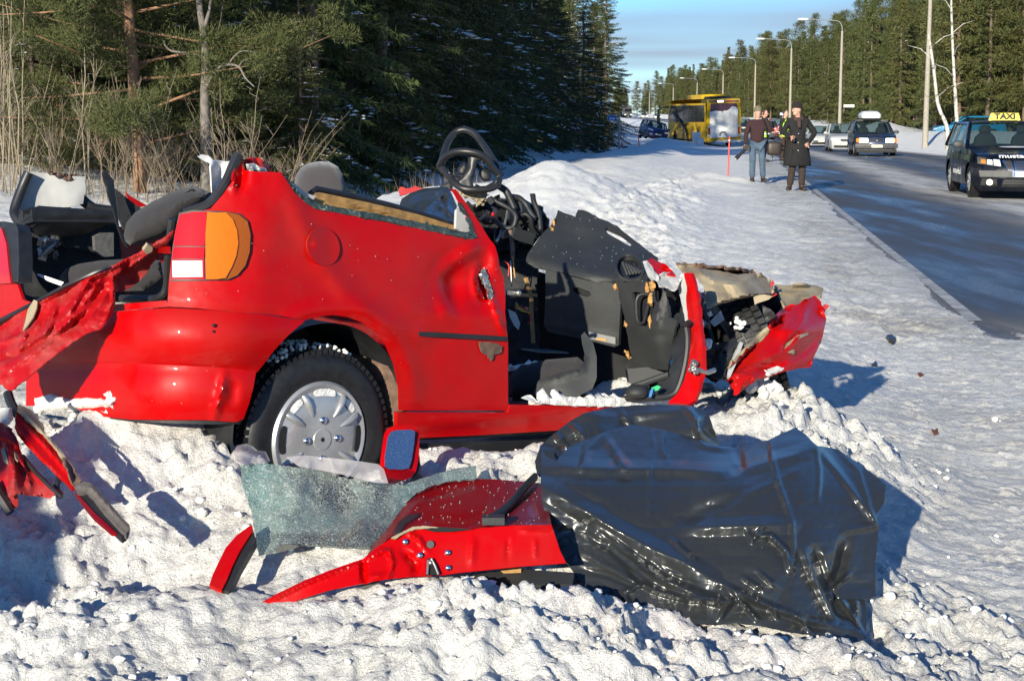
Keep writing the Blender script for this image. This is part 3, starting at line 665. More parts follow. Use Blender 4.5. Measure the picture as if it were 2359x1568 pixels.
# --- bumper
bsurf = body(0.038, r=0.24)
def bump_round(yc, hh, amp): return lambda x, y: amp*((y-(yc(x)))/hh)**2
part('bumper', [(60, 742), (140, 728), (250, 718), (390, 709), (500, 715), (600, 723), (702, 739), (664, 772), (630, 808), (608, 838), (592, 857), (500, 850), (400, 845), (250, 838), (120, 835), (60, 838)], bsurf, 'red', step=9, th=0.012,
     disp=lambda x, y: 0.030*np.clip((y-775)/60, -1.2, 1.2)**2+0.012*smooth(600, 700, x)+0.002*fbm(x*.02, y*.02, 6, 3))
part('lower_bumper', [(60, 834), (250, 834), (400, 841), (500, 846), (590, 855), (584, 890), (574, 928), (561, 964), (545, 972), (470, 967), (400, 967), (300, 966), (215, 957), (150, 930), (60, 935)], off(bsurf, 0.018), 'red', step=9, th=0.012,
     disp=lambda x, y: 0.014*np.clip((y-905)/55, -1, 1.2)**2+0.05*smooth(560, 600, x)*0, creases=[([(516, 860), (510, 900), (500, 935), (494, 962)], 0.020, 16, 2), ([(540, 880), (535, 930)], -0.012, 18, 2)])
part('bumper_lip', [(215, 957), (300, 966), (400, 967), (470, 967), (561, 966), (552, 976), (470, 977), (330, 972), (230, 962)], off(bsurf, 0.05), 'black_plastic', step=9, th=0.01)
plain('tow_hole', (0.01, 0.01, 0.01), 0.6, 0)
for x_, y_, r_ in ((492, 749, 4.2), (491, 763, 3.2)):
    c = P(x_, y_, float(off(bsurf, -0.003)(np.array([x_]), np.array([y_]))[0])); mbpart(MB().ell(c, (r_*0.0013,)*3, None, 10, 7), 'bumper_plug', 'tow_hole')
sheet('bumper_snow', [(75, 915), (120, 903), (160, 916), (200, 911), (240, 916), (266, 908), (272, 922), (258, 938), (200, 942), (150, 946), (80, 952)], off(bsurf, -0.012), 'snow', car, 5, 0.04, disp=taper([(75, 915), (120, 903), (160, 916), (200, 911), (240, 916), (266, 908), (272, 922), (258, 938), (200, 942), (150, 946), (80, 952)], 12, 0.05), base=CAR_BASE, jag=2, ang=80)
# --- right tail lamp
def lens(name, col, rough=0.16, tr=0.0):
    m, n, l, b = nmat(name); set_in(b, rough=rough, coat=0.3, coatr=0.03, spec=0.3); b.inputs['Base Color'].default_value = (*col, 1)
    t = n.new('ShaderNodeTexCoord'); mp_ = n.new('ShaderNodeMapping'); l.new(t.outputs['Object'], mp_.inputs[0]); br = n.new('ShaderNodeTexChecker'); br.inputs['Scale'].default_value = 330; l.new(mp_.outputs[0], br.inputs['Vector'])
    l.new(mixc(n, l, br.outputs['Fac'], tuple(q*0.82 for q in col), tuple(min(1, q*1.10) for q in col)), b.inputs['Base Color'])
    return m
lens('lens_red', (0.50, 0.012, 0.018)); lens('lens_red_bright', (0.50, 0.008, 0.014)); lens('lens_amber', (0.55, 0.14, 0.004)); lens('lens_amber_dark', (0.27, 0.065, 0.004)); lens('lens_clear', (0.50, 0.53, 0.56))
tl = thing('tail_lamp', None, None); tl.parent = car
def lamp_sheet(name, poly, mat, o_, dsp=None, step=6): return sheet(name, poly, body(o_*0.45), mat, tl, step, 0.02, disp=dsp, base=CAR_BASE)
lamp_sheet('lamp_housing', [(412, 490), (445, 484), (520, 487), (552, 492), (572, 508), (580, 540), (578, 580), (568, 612), (550, 636), (528, 646), (394, 647), (391, 640), (397, 570)], 'seal', 0.010)
lamp_sheet('lens', [(414, 494), (445, 488), (476, 488), (473, 530), (471, 566), (399, 566), (404, 530)], 'lens_red', 0.022)
lamp_sheet('lens', [(399, 569), (471, 569), (470, 595), (396, 595)], 'lens_red_bright', 0.021)
lamp_sheet('reversing_lens', [(396, 600), (466, 600), (467, 638), (397, 639)], 'lens_clear', 0.021)
lamp_sheet('lens_rim', [(394, 597), (470, 597), (471, 643), (393, 643)], 'lens_red', 0.017)
lamp_sheet('indicator_lens', [(477, 488), (500, 490), (520, 489), (536, 505), (546, 530), (549, 560), (544, 590), (534, 615), (520, 640), (500, 643), (474, 643), (473, 600), (473, 540)], 'lens_amber', 0.027, lambda x, y: -0.005*np.cos(np.clip((x-512)/40, -1.5, 1.5)))
lamp_sheet('indicator_lens', [(490, 490), (524, 489), (551, 495), (570, 510), (577, 540), (575, 580), (565, 612), (547, 634), (526, 643), (490, 642)], 'lens_amber_dark', 0.024)
c = P(519, 562, float(body(0.045)(np.array([519.]), np.array([562.]))[0])); mb = MB(); mb.lathe([(0.0, 0.0), (0.010, 0.0), (0.012, -0.02)], c+0.0*EW, EW*0.6-E1*0.8, 16); None
# --- fuel flap standing a little open
fl = thing('fuel_flap', None, None); fl.parent = car
def ring(cx, cy, rx, ry, n=26, rot=0.0): return [(cx+rx*math.cos(t)*math.cos(rot)-ry*math.sin(t)*math.sin(rot), cy+rx*math.cos(t)*math.sin(rot)+ry*math.sin(t)*math.cos(rot)) for t in np.linspace(0, 2*math.pi, n, endpoint=False)]
sheet('flap_recess', ring(742, 568, 40, 46, rot=-0.3), body(0.003), 'hole_dark', fl, 8, 0.01, base=CAR_BASE)
sheet('flap', ring(745, 568, 37, 45, rot=-0.3), lambda x, y: body(0.010)(x, y)-0.018*smooth(770, 706, x), 'red', fl, 7, 0.005, disp=lambda x, y: 0.012*np.exp(-(((x-714)/7)**2+((y-562)/8)**2)), base=CAR_BASE)
# --- window line: broken glass crumbs, seal, trim board inside
m, n, l, b = nmat('crumb_glass'); set_in(b, rough=0.12, spec=0.8); v = tex_noise(n, l, 160, 3, 0.8)
l.new(ramp(n, l, v.outputs[0], [(0.35, (0.008, 0.012, 0.013)), (0.62, (0.03, 0.07, 0.07)), (0.75, (0.35, 0.48, 0.48))]), b.inputs['Base Color']); bump(n, l, b, v.outputs[0], 1.0, 0.01)
part('glass_edge', [(648, 398), (654, 400), (670, 420), (690, 443), (715, 461), (745, 472), (860, 491), (960, 511), (1075, 535), (1088, 532), (1076, 500), (1056, 468), (1062, 468), (1084, 504), (1098, 546), (1086, 551), (1044, 543), (957, 525), (854, 505), (775, 490), (731, 482), (704, 470), (677, 446), (657, 416)], off(body(0.0), -0.006), 'crumb_glass', step=4, th=0.012, jag=1.2, disp=lambda x, y: 0.006*fbm(x*0.4, y*0.4, 2, 2))
part('window_trim_board', [(718, 452), (735, 443), (850, 467), (960, 493), (1070, 527), (1076, 536), (1040, 536), (900, 508), (780, 482), (740, 473), (722, 462)], off(body(-0.06), 0.0), 'board', step=7, th=0.02, creases=[([(770, 460), (860, 482), (980, 508)], 0.010, 6), ([(800, 480), (900, 500)], -0.01, 6)], disp=lambda x, y: 0.006*fbm(x*.05, y*.05, 8, 3))
mbpart(MB().tube([P(x, y, float(body(-0.085)(np.array([x]), np.array([y]))[0])) for x, y in ((715, 447.), (728, 436.), (800, 450.), (900, 474.), (1000, 503.), (1072, 527.), (1078, 535.))], 0.011, 8), 'window_channel', 'seal')
part('pillar_trim', [(665, 417), (680, 424), (706, 446), (728, 452), (722, 460), (700, 450), (680, 436)], off(body(-0.03), 0), 'grey_trim', step=6, th=0.012)
part('pillar_trim', [(1052, 483), (1058, 478), (1070, 498), (1083, 530), (1084, 541), (1068, 537), (1050, 526)], off(body(-0.05), 0), 'grey_trim', step=6, th=0.012)
# --- torn top of the rear pillar
part('torn_pillar_metal', [(560, 370), (572, 363), (600, 364), (607, 372), (622, 386), (628, 398), (600, 399), (565, 394)], sW(-0.17), 'red_dirty', step=6, th=0.003, creases=[([(575, 366), (590, 390)], 0.03, 9), ([(600, 366), (612, 392)], 0.03, 8)])
part('torn_pillar_trim', [(566, 378), (585, 376), (597, 384), (612, 388), (616, 398), (570, 396)], sW(-0.14), 'grey_trim', step=5, th=0.003, creases=[([(570, 380), (590, 394)], 0.03, 7), ([(595, 386), (604, 397)], 0.03, 7)])
mbpart(MB().tube([P(602, 364, 5.05), P(598, 398, 5.05)], 0.006, 6), 'pillar_rod', 'beige')
part('rear_pillar_trim', [(456, 361), (466, 356), (480, 359), (490, 368), (520, 373), (545, 368), (530, 395), (505, 425), (490, 440), (488, 444), (486, 400), (484, 376), (470, 371)], sW(-0.22), 'white_plastic', step=7, th=0.004, creases=[([(486, 372), (488, 440)], 0.02, 10), ([(510, 372), (500, 430)], -0.02, 16)])
# --- seals round the tailgate opening
def seal(pts, d0, r=0.011, parent=car, name='opening_seal'):
    q = smooth_path([P(x, y, float(sD(d0)(np.array([float(x)]), np.array([float(y)]))[0])+dz) for x, y, dz in pts], 5)
    return mbpart(MB().tube(q, r, 8), name, 'seal', parent)
sr = body(-0.015)
q = smooth_path([P(x, y, float(sr(np.array([float(x)]), np.array([float(y)]))[0])-0.004) for x, y in ((549, 357), (538, 380), (520, 420), (500, 450), (478, 472), (450, 483), (425, 492))], 5)
mbpart(MB().tube(q, 0.016, 8), 'opening_seal', 'seal')
q = smooth_path([P(x, y, d) for x, y, d in ((398, 505, 4.83), (390, 560, 4.86), (386, 620, 4.9), (384, 660, 4.92), (374, 680, 4.93), (355, 688, 4.95), (320, 689, 5.0), (280, 687, 5.07))], 5)
mbpart(MB().tube(q, 0.013, 8), 'opening_seal', 'seal')
q = smooth_path([P(x, y, d) for x, y, d in ((66, 398, 5.72), (52, 430, 5.72), (34, 480, 5.70), (36, 500, 5.68), (52, 524, 5.66), (56, 570, 5.64), (48, 620, 5.62), (43, 660, 5.60), (50, 685, 5.58), (70, 694, 5.55))], 5)
mbpart(MB().tube(q, 0.018, 10), 'opening_seal', 'seal')
# --- tail side: left lamp, tail panel
bl = body(0.0)
part('tail_panel', [(-40, 640), (40, 655), (52, 690), (100, 705), (250, 702), (383, 692), (389, 706), (300, 714), (200, 722), (60, 742), (-40, 745)], lambda x, y: bl(x, y)+0.02, 'red', step=10, th=0.01)
part('tail_lamp_left_housing', [(-40, 512), (10, 510), (36, 514), (42, 530), (44, 600), (42, 650), (-40, 654)], off(bl, 0.0), 'black_plastic', step=10, th=0.05)
part('tail_lamp', [(-40, 520), (3, 525), (14, 560), (20, 620), (24, 652), (-40, 656)], off(bl, -0.015), 'lens_red_bright', step=9, th=0.03)
# --- inside the boot
part('boot_floor', [(60, 690), (390, 690), (390, 560), (60, 560)], sH(0.33), 'carpet', step=24, th=0.01)
part('boot_side_wall', [(52, 500), (270, 500), (290, 690), (52, 690)], sW(-1.42), 'carpet', step=14, th=0.01, disp=lambda x, y: 0.02*fbm(x*.02, y*.02, 5, 3))
part('boot_lining', [(135, 530), (200, 525), (255, 530), (262, 580), (250, 590), (225, 585), (190, 575), (150, 570)], sW(-1.36), 'carpet', step=9, th=0.01, disp=lambda x, y: 0.03*ridged(x*.02, y*.02, 15, 2))
plain('carpet_grey', (0.10, 0.10, 0.10), 1.0, 0.3, 60, bmp=0.8, bscale=240)
part('speaker_box', [(218, 545), (235, 537), (262, 536), (262, 590), (240, 592), (220, 580)], sW(-1.25), 'carpet_grey', step=9, th=0.02)
part('rear_pillar_trim', [(66, 398), (75, 397), (130, 400), (162, 405), (197, 407), (197, 440), (190, 470), (150, 478), (110, 475), (90, 472), (70, 478), (55, 490), (44, 497), (48, 460), (58, 420)], sW(-1.42), 'grey_trim', step=8, th=0.012, disp=lambda x, y: 0.03*np.cos((x-60)/45.)+0.004*fbm(x*.03, y*.03, 3, 3), jag=1.5)
part('torn_pillar_metal', [(106, 393), (125, 396), (150, 400), (178, 402), (172, 414), (158, 418), (140, 410), (110, 400)], sW(-1.38), 'rusty', step=4, th=0.003, disp=lambda x, y: 0.03*ridged(x*.08, y*.08, 4, 3), jag=2)
part('shelf_support', [(72, 480), (90, 474), (160, 479), (270, 486), (272, 513), (180, 511), (76, 511)], sW(-1.22), 'black_plastic', step=8, th=0.10, disp=lambda x, y: 0.02*smooth(490, 476, y), creases=[([(76, 505), (272, 506)], -0.006, 5)])
part('shelf_support', [(52, 486), (75, 478), (95, 476), (88, 500), (70, 520), (58, 530), (54, 505)], sW(-1.28), 'black_plastic', step=8, th=0.02)
mb = MB(); mb.tube([P(166, 440, 5.9), P(176, 448, 5.9), P(200, 470, 5.9), P(218, 480, 5.92), P(270, 487, 5.95)], [0.02, 0.022, 0.02, 0.018, 0.018], 10); mb.ell(P(168, 437, 5.88), (0.028, 0.028, 0.035)); mb.tube([P(156, 455, 5.93), P(156, 480, 5.93)], 0.012, 6)
mbpart(mb, 'shelf_strut', 'black_plastic')
mb = MB(); rs = np.random.RandomState(8)
for i in range(22): mb.box(P(rs.uniform(92, 132), rs.uniform(545, 592), rs.uniform(5.66, 5.74)), rs.uniform(0.006, 0.03, 3), np.linalg.qr(rs.normal(size=(3, 3)))[0])
mb.tube([P(90, 592, 5.64), P(130, 560, 5.64)], 0.006, 6)
mbpart(mb, 'seat_catch', 'bare_metal')
part('trim_fin', [(235, 399), (244, 396), (262, 415), (266, 450), (274, 520), (296, 572), (288, 566), (272, 528), (262, 485), (245, 440)], sW(-1.05), 'black_plastic', step=7, th=0.006, creases=[([(240, 400), (258, 470), (280, 550)], 0.01, 10)])
part('trim_fin', [(266, 435), (300, 462), (330, 484), (300, 520), (285, 530), (272, 500)], sW(-1.10), 'carpet', step=8, th=0.006)
part('bent_pillar_stub', [(289, 441), (300, 452), (340, 474), (320, 478), (300, 472)], sW(-1.30), 'red', step=6, th=0.004)
# folded rear seat back and cushion, driver's head restraint
def pillow(name, poly, surf, mat, bulge, parent=car, step=8, th=0.05, hw=None):
    pl = np.array(poly+[poly[0]], float)
    def dsp(x, y):
        d, _ = seg_dist(pl, x, y); return -bulge*np.sqrt(np.clip(1-(1-np.clip(d/(hw or 40), 0, 1))**2, 0, 1))+0.004*fbm(x*.03, y*.03, 7, 3)
    return sheet(name, poly, surf, mat, parent, step, th, disp=dsp, base=CAR_BASE)
pillow('rear_seat_back', [(285, 540), (290, 515), (310, 490), (350, 465), (400, 440), (440, 430), (462, 434), (490, 446), (470, 470), (430, 495), (405, 530), (380, 545), (330, 562), (300, 566), (288, 556)], lambda x, y: 5.45-0.0006*(x-290)+0*y, 'fabric', 0.14, hw=45)
pillow('rear_seat_cushion', [(135, 640), (150, 620), (180, 608), (230, 600), (300, 596), (370, 600), (376, 640), (330, 670), (150, 672)], lambda x, y: 5.55-0.001*(x-135), 'fabric', 0.05)
part('boot_panel', [(300, 660), (380, 600), (388, 640), (380, 676), (350, 686), (300, 685)], sD(0.0), 'carpet', step=12, th=0.01)
part('broken_trim_strip', [(83, 632), (88, 630), (147, 650), (140, 658), (112, 648)], lambda x, y: 5.35+0*x, 'white_plastic', step=8, th=0.004)
m, n, l, b = nmat('headrest_fabric'); set_in(b, rough=0.95, sheen=0.5); b.inputs['Base Color'].default_value = (0.048, 0.043, 0.046, 1); y_ = tex_noise(n, l, 500, 2); bump(n, l, b, y_.outputs[0], 0.5, 0.003)
hr = thing('front_seat', None, None); hr.parent = car
pillow('head_restraint', [(676, 470), (676, 430), (681, 405), (692, 387), (710, 376), (735, 372), (760, 374), (778, 384), (789, 402), (795, 430), (796, 475)], lambda x, y: 6.42+0*x, 'headrest_fabric', 0.07, hr, hw=34, th=0.06)
pillow('seat_back', [(640, 620), (650, 480), (670, 466), (800, 470), (840, 500), (860, 620)], lambda x, y: 6.40+0*x, 'fabric', 0.05, hr, 12, hw=30, th=0.08)
# cabin floor and the far side of the body, seen through the openings
part('cabin_floor', [(1150, 925), (1620, 925), (1560, 820), (1150, 800)], sH(-0.02), 'carpet', step=26, th=0.01, disp=lambda x, y: 0.02*fbm(x*.01, y*.01, 3, 3))
far = MB()
far.add(np.array([L(d, w, h) for d, w, h in ((-0.3, -1.5, 0.4), (1.9, -1.5, 0.0), (1.9, -1.5, 0.52), (0.9, -1.5, 0.60), (-0.3, -1.5, 0.62), (-0.3, -1.56, 0.4), (1.9, -1.56, 0.0), (1.9, -1.56, 0.52), (0.9, -1.56, 0.60), (-0.3, -1.56, 0.62))]), [(0, 1, 2, 3, 4), (9, 8, 7, 6, 5), (4, 3, 8, 9), (3, 2, 7, 8), (0, 5, 6, 1)])
mbpart(far, 'left_flank', 'red_dirty')
mbpart(MB().box(L(1.0, -0.80, -0.06), (1.6, 1.40, 0.05), CR), 'floor_pan', 'black_plastic')
part('seat_bulkhead', [(1150, 600), (1235, 600), (1245, 900), (1160, 905)], lambda x, y: 6.78+0*x, 'carpet', step=16, th=0.02, disp=lambda x, y: 0.05*fbm(x*.03, y*.03, 6, 3))
# --- dashboard, pushed askew and torn
dash = thing('dashboard', None, None); dash.parent = car
dz = tin([(1200, 600, 6.66), (1250, 490, 6.78), (1300, 478, 6.86), (1340, 484, 6.88), (1480, 560, 6.64), (1520, 600, 6.50), (1300, 640, 6.52), (1230, 620, 6.60), (1420, 660, 6.40), (1495, 640, 6.34), (1460, 610, 6.44),
          (1215, 640, 6.58), (1250, 720, 6.64), (1430, 720, 6.38), (1420, 800, 6.42), (1240, 800, 6.70), (1500, 680, 6.24), (1540, 660, 6.16), (1560, 700, 6.12), (1540, 850, 6.20), (1450, 830, 6.34), (1200, 700, 6.8)])
dsm = rbf([(1200, 600, 6.64), (1215, 560, 6.72), (1250, 490, 6.90), (1300, 478, 6.95), (1350, 520, 6.84), (1420, 560, 6.72), (1480, 570, 6.64), (1520, 605, 6.46), (1330, 560, 6.76), (1280, 605, 6.58), (1350, 630, 6.45), (1420, 648, 6.38), (1490, 645, 6.30), (1270, 620, 6.55), (1420, 665, 6.41), (1215, 640, 6.62)])
def dpart(name, poly, surf, mat, **k): return sheet(name, poly, surf, mat, dash, base=CAR_BASE, **k)
top = [(1238, 552), (1252, 535), (1268, 520), (1280, 500), (1284, 484), (1300, 490), (1325, 499), (1331, 482), (1345, 484), (1380, 502), (1420, 520), (1448, 543), (1480, 568), (1516, 594), (1512, 606), (1492, 640), (1484, 648), (1440, 656), (1414, 660), (1360, 646), (1300, 630), (1260, 622), (1232, 618), (1210, 602), (1214, 585), (1226, 568)]
slot = [(1392, 526), (1400, 523), (1430, 537), (1450, 552), (1458, 566), (1448, 566), (1425, 552), (1400, 538)]
vent = ring(1450, 618, 31, 27, 22, 0.5)
dpart('dash_top', top, dsm, 'dash_plastic', step=8, th=0.02, holes=[slot, vent], creases=[([(1222, 600), (1290, 612), (1360, 630), (1415, 648), (1485, 640)], 0.020, 20, 2)], jag=1.0, ang=60)
dpart('vent_cup', ring(1450, 618, 33, 29, 22, 0.5), off(dsm, 0.045), 'black_plastic', step=8, th=0.01)
mb = MB()
for i in range(6): mb.tube([P(1434+i*6, 604+i*3.0, 6.38), P(1446+i*7, 634-i*1.0, 6.36)], 0.008, 6)
mb.obj('torn_vent_louvres', 'black_plastic', dash, CAR_BASE)
mb = MB(); mb.tube(smooth_path([P(x, y, float(dsm(np.array([float(x)]), np.array([float(y)]))[0])-0.012) for x, y in ring(1450, 618, 33, 29, 16, 0.5)], 3, True), 0.008, 6, closed=True); mb.obj('vent_rim', 'dash_plastic', dash, CAR_BASE)
gbox = rbf([(1262, 626, 6.56), (1430, 664, 6.36), (1425, 790, 6.40), (1250, 760, 6.60), (1340, 700, 6.46)])
dpart('glovebox_lid', [(1256, 616), (1300, 626), (1360, 642), (1426, 656), (1430, 670), (1428, 720), (1424, 795), (1414, 799), (1340, 780), (1262, 765), (1252, 750), (1256, 690)], gbox, 'dash_plastic', step=9, th=0.02, holes=[[(1322, 662), (1330, 662), (1358, 672), (1362, 680), (1352, 684), (1326, 676), (1318, 668)]], creases=[([(1258, 745), (1340, 762), (1426, 778)], 0.008, 7)], ang=60)
dpart('glovebox_recess', [(1314, 655), (1366, 665), (1370, 690), (1312, 680)], off(gbox, 0.03), 'hole_dark', step=9, th=0.01)
plain('label_grey', (0.22, 0.22, 0.22), 0.6, 0.1)
dpart('glovebox_label', [(1356, 764), (1417, 777), (1417, 793), (1356, 780)], off(gbox, -0.012), 'label_grey', step=9, th=0.003)
dpart('glovebox_latch', [(1372, 777), (1396, 781), (1396, 786), (1372, 782)], off(gbox, -0.018), 'foam', step=6, th=0.003)
side = rbf([(1424, 650, 6.34), (1492, 655, 6.20), (1440, 760, 6.34), (1500, 760, 6.16), (1535, 720, 6.10), (1545, 800, 6.12), (1450, 840, 6.36), (1535, 853, 6.20), (1465, 700, 6.26)])
sh = [(1455, 676), (1462, 672), (1492, 678), (1508, 700), (1500, 730), (1490, 752), (1466, 748), (1460, 720)]
dpart('dash_end', [(1418, 648), (1440, 652), (1490, 647), (1500, 660), (1506, 700), (1522, 690), (1530, 656), (1536, 690), (1540, 730), (1560, 740), (1548, 780), (1545, 820), (1536, 853), (1500, 848), (1462, 840), (1448, 800), (1445, 775), (1440, 740), (1430, 700), (1424, 670)], side, 'dash_plastic', step=8, th=0.015, holes=[sh], jag=1.2, creases=[([(1525, 670), (1515, 720), (1500, 770)], 0.03, 14, 2), ([(1500, 775), (1540, 770)], -0.01, 8), ([(1512, 780), (1520, 845)], 0.014, 20, 2)], ang=60)
dpart('duct', [(1450, 670), (1512, 670), (1512, 760), (1450, 760)], off(side, 0.05), 'hole_dark', step=14, th=0.01)
mb = MB(); mb.tube(smooth_path([P(x, y, 6.21) for x, y in ((1468, 685), (1482, 678), (1496, 684), (1490, 715), (1482, 742), (1470, 740), (1466, 710))], 3, True), 0.006, 6, closed=True); mb.obj('air_duct', 'black_plastic', dash, CAR_BASE)
rs = np.random.RandomState(3)
for x, y, w, h in ((1275, 515, 5, 14), (1273, 528, 4, 6), (1416, 660, 5, 10), (1491, 665, 7, 16), (1498, 690, 9, 16), (1504, 655, 10, 14), (1497, 745, 7, 18), (1441, 748, 5, 8), (1446, 815, 4, 12)):
    d0 = float((dsm if x < 1400 else side)(np.array([float(x)]), np.array([float(y)]))[0])-0.012
    dpart('torn_foam', [(x+w*0.75*math.cos(t)*rs.uniform(.6, 1.1), y+h*0.75*math.sin(t)*rs.uniform(.6, 1.1)) for t in np.linspace(0, 6.28, 11)[:-1]], lambda X, Y, d0=d0: d0+0*X, 'foam', step=4, th=0.02, disp=lambda X, Y: 0.01*fbm(X*.2, Y*.2, 3, 2))
mb = MB(); mb.tube(smooth_path([P(x, y, 6.62) for x, y in ((1210, 640), (1222, 680), (1224, 720), (1228, 790))], 5), 0.010, 6); mb.obj('torn_edge', 'board', dash, CAR_BASE)
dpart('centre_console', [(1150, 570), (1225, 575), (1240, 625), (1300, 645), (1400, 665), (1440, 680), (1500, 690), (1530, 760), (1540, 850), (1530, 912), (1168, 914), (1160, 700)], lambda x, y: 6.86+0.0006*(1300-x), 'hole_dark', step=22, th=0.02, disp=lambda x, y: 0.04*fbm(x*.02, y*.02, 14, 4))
def crumbs(name, surf, box, n_, parent, base, poly=None, sz=(0.0006, 0.0016), seed=1):
    rs_ = np.random.RandomState(seed); mb = MB()
    x_ = rs_.uniform(box[0], box[2], n_); y_ = rs_.uniform(box[1], box[3], n_)
    if poly is not None: m_ = inpoly(poly, x_, y_); x_, y_ = x_[m_], y_[m_]
    d_ = surf(x_, y_)-0.006
    for q in range(len(x_)): mb.box(P(x_[q], y_[q], d_[q]), rs_.uniform(*sz, 3)*2, np.linalg.qr(rs_.normal(size=(3, 3)))[0])
    o = mb.obj(name, 'crumb', parent, base); o['kind'] = 'stuff'; return o
plain('crumb', (0.30, 0.36, 0.36), 0.15, 0.2, spec=0.8)
crumbs('glass_crumbs', dsm, (1210, 480, 1510, 660), 110, dash, CAR_BASE, top)
crumbs('glass_crumbs', off(flank, -0.01), (420, 400, 1160, 720), 40, car, CAR_BASE, quarter, (0.0005, 0.0013), 4)
# --- what shows of the footwell: seat base, lower panels, small litter
fs = thing('passenger_seat', None, None); fs.parent = car
pillow('seat_cushion', [(1170, 870), (1200, 840), (1260, 828), (1330, 822), (1352, 840), (1360, 880), (1340, 912), (1172, 912)], lambda x, y: 5.95-0.0004*(x-1170)+0*y, 'fabric', 0.05, fs, 9, hw=30, th=0.05)
sheet('seat_valance', [(1226, 905), (1240, 876), (1290, 858), (1340, 848), (1350, 830), (1340, 790), (1338, 772), (1346, 764), (1366, 790), (1374, 820), (1374, 870), (1364, 895), (1330, 912), (1240, 914)], rbf([(1226, 905, 5.84), (1340, 860, 5.82), (1370, 800, 5.86), (1340, 770, 5.90), (1360, 900, 5.80), (1280, 890, 5.80)]), 'dash_plastic', fs, 8, 0.012, base=CAR_BASE, creases=[([(1240, 885), (1340, 856), (1352, 800)], 0.012, 8)], ang=60)
plain('teal_plastic', (0.10, 0.15, 0.16), 0.4, 0.2)
mb = MB()
mbpart(MB().box(P(1255, 808, 6.5), (0.16, 0.12, 0.006), CR), 'loose_panel', 'teal_plastic')
part('footwell_panel', [(1440, 850), (1490, 845), (1530, 858), (1525, 870), (1470, 890), (1445, 880)], lambda x, y: 6.25+0*x, 'dash_plastic', step=8, th=0.01)
mbpart(MB().tube([P(1455, 892, 6.1), P(1540, 862, 6.05)], 0.013, 8), 'footwell_tube', 'dash_plastic')
mbpart(MB().ell(P(1466, 902, 5.95), (0.045, 0.045, 0.028), None, 16, 9), 'round_cover', 'dash_plastic')
plain('green_wrap', (0.02, 0.42, 0.16), 0.35, 0.1); plain('blue_wrap', (0.03, 0.16, 0.42), 0.35, 0.1)
part('crushed_can', [(1500, 893), (1514, 887), (1522, 890), (1515, 899), (1502, 901)], lambda x, y: 5.93+0*x, 'green_wrap', step=5, th=0.015)
part('crushed_can', [(1498, 898), (1505, 894), (1500, 914), (1494, 914)], lambda x, y: 5.91+0*x, 'blue_wrap', step=5, th=0.012)
for x, y in ((1368, 910), (1383, 909), (1232, 834), (1215, 836)):
    part('paper_scrap', [(x-8, y+3), (x-2, y-4), (x+8, y-2), (x+7, y+4)], lambda X, Y: 5.92+0*X, 'white_plastic', step=5, th=0.003)
part('white_bracket', [(1170, 712), (1188, 720), (1198, 745), (1194, 760), (1184, 750), (1174, 730)], lambda x, y: 6.3+0*x, 'grey_trim', step=6, th=0.006)
part('paper_litter', [(1170, 845), (1200, 838), (1225, 833), (1232, 842), (1200, 850), (1172, 853)], lambda x, y: 6.0+0*x, 'snow', step=6, th=0.02, jag=2, disp=lambda x, y: 0.02*fbm(x*.1, y*.1, 4, 2))
# --- steering wheel, its rim folded
sw = thing('steering_wheel', None, None); sw.parent = car
def sp(pts): return np.array([P(901.5+.22*x, 282.2+.22*y, d) for x, y, d in pts])
mb = MB()
mb.tube(smooth_path(sp([(520, 420, 6.84), (545, 330, 6.90), (590, 205, 6.98), (660, 112, 7.02), (755, 78, 7.02), (860, 115, 7.0), (950, 220, 6.96), (1025, 330, 6.88), (1085, 430, 6.82), (1140, 550, 6.76)]), 6), 0.0150, 12)
mb.obj('rim', 'seal', sw, CAR_BASE, 180)
mb = MB(); mb.tube(smooth_path(sp([(520, 420, 6.82), (505, 450, 6.80), (560, 365, 6.74), (660, 312, 6.70), (780, 305, 6.68), (910, 330, 6.68), (1000, 390, 6.70), (1060, 480, 6.72), (1125, 560, 6.74), (1110, 640, 6.72), (1040, 690, 6.70), (900, 705, 6.68), (760, 695, 6.68), (680, 650, 6.70), (600, 560, 6.74), (525, 480, 6.78)]), 6), 0.0155, 12); mb.obj('rim', 'seal', sw, CAR_BASE, 180)
def swp(name, poly, d, mat='seal', bul=0.015): 
    return pillow(name, [(901.5+.22*x, 282.2+.22*y) for x, y in poly], lambda x, y: d+0*x, mat, bul, sw, 4, hw=10, th=0.02)
swp('hub_pad', [(770, 300), (930, 320), (990, 380), (960, 400), (900, 410), (880, 500), (850, 600), (860, 680), (900, 700), (800, 720), (690, 700), (660, 620), (740, 560), (800, 470), (800, 370)], 6.72)
swp('spoke', [(600, 520), (660, 560), (740, 560), (720, 640), (660, 650), (590, 560)], 6.73)
swp('spoke', [(880, 640), (960, 680), (1060, 620), (1110, 560), (1130, 620), (1080, 690), (960, 720), (860, 710)], 6.71)
swp('column_shroud', [(690, 480), (770, 400), (800, 470), (760, 560), (700, 540)], 6.80, 'black_plastic'); swp('column_shroud', [(920, 460), (1020, 500), (1050, 560), (1020, 620), (950, 610), (910, 540)], 6.80, 'black_plastic')
swp('column_shroud', [(500, 670), (600, 610), (640, 640), (640, 720), (560, 720)], 6.86, 'dash_plastic')
part('steering_boss', [(901.5+.22*x, 282.2+.22*y) for x, y in [(690, 720), (820, 735), (900, 715), (1005, 695), (1000, 740), (970, 800), (930, 850), (880, 890), (900, 800), (820, 790), (740, 770)]], lambda x, y: 6.74+0*x, 'beige', step=4, th=0.02, jag=1.0, disp=lambda x, y: 0.03*ridged(x*.1, y*.1, 6, 3))
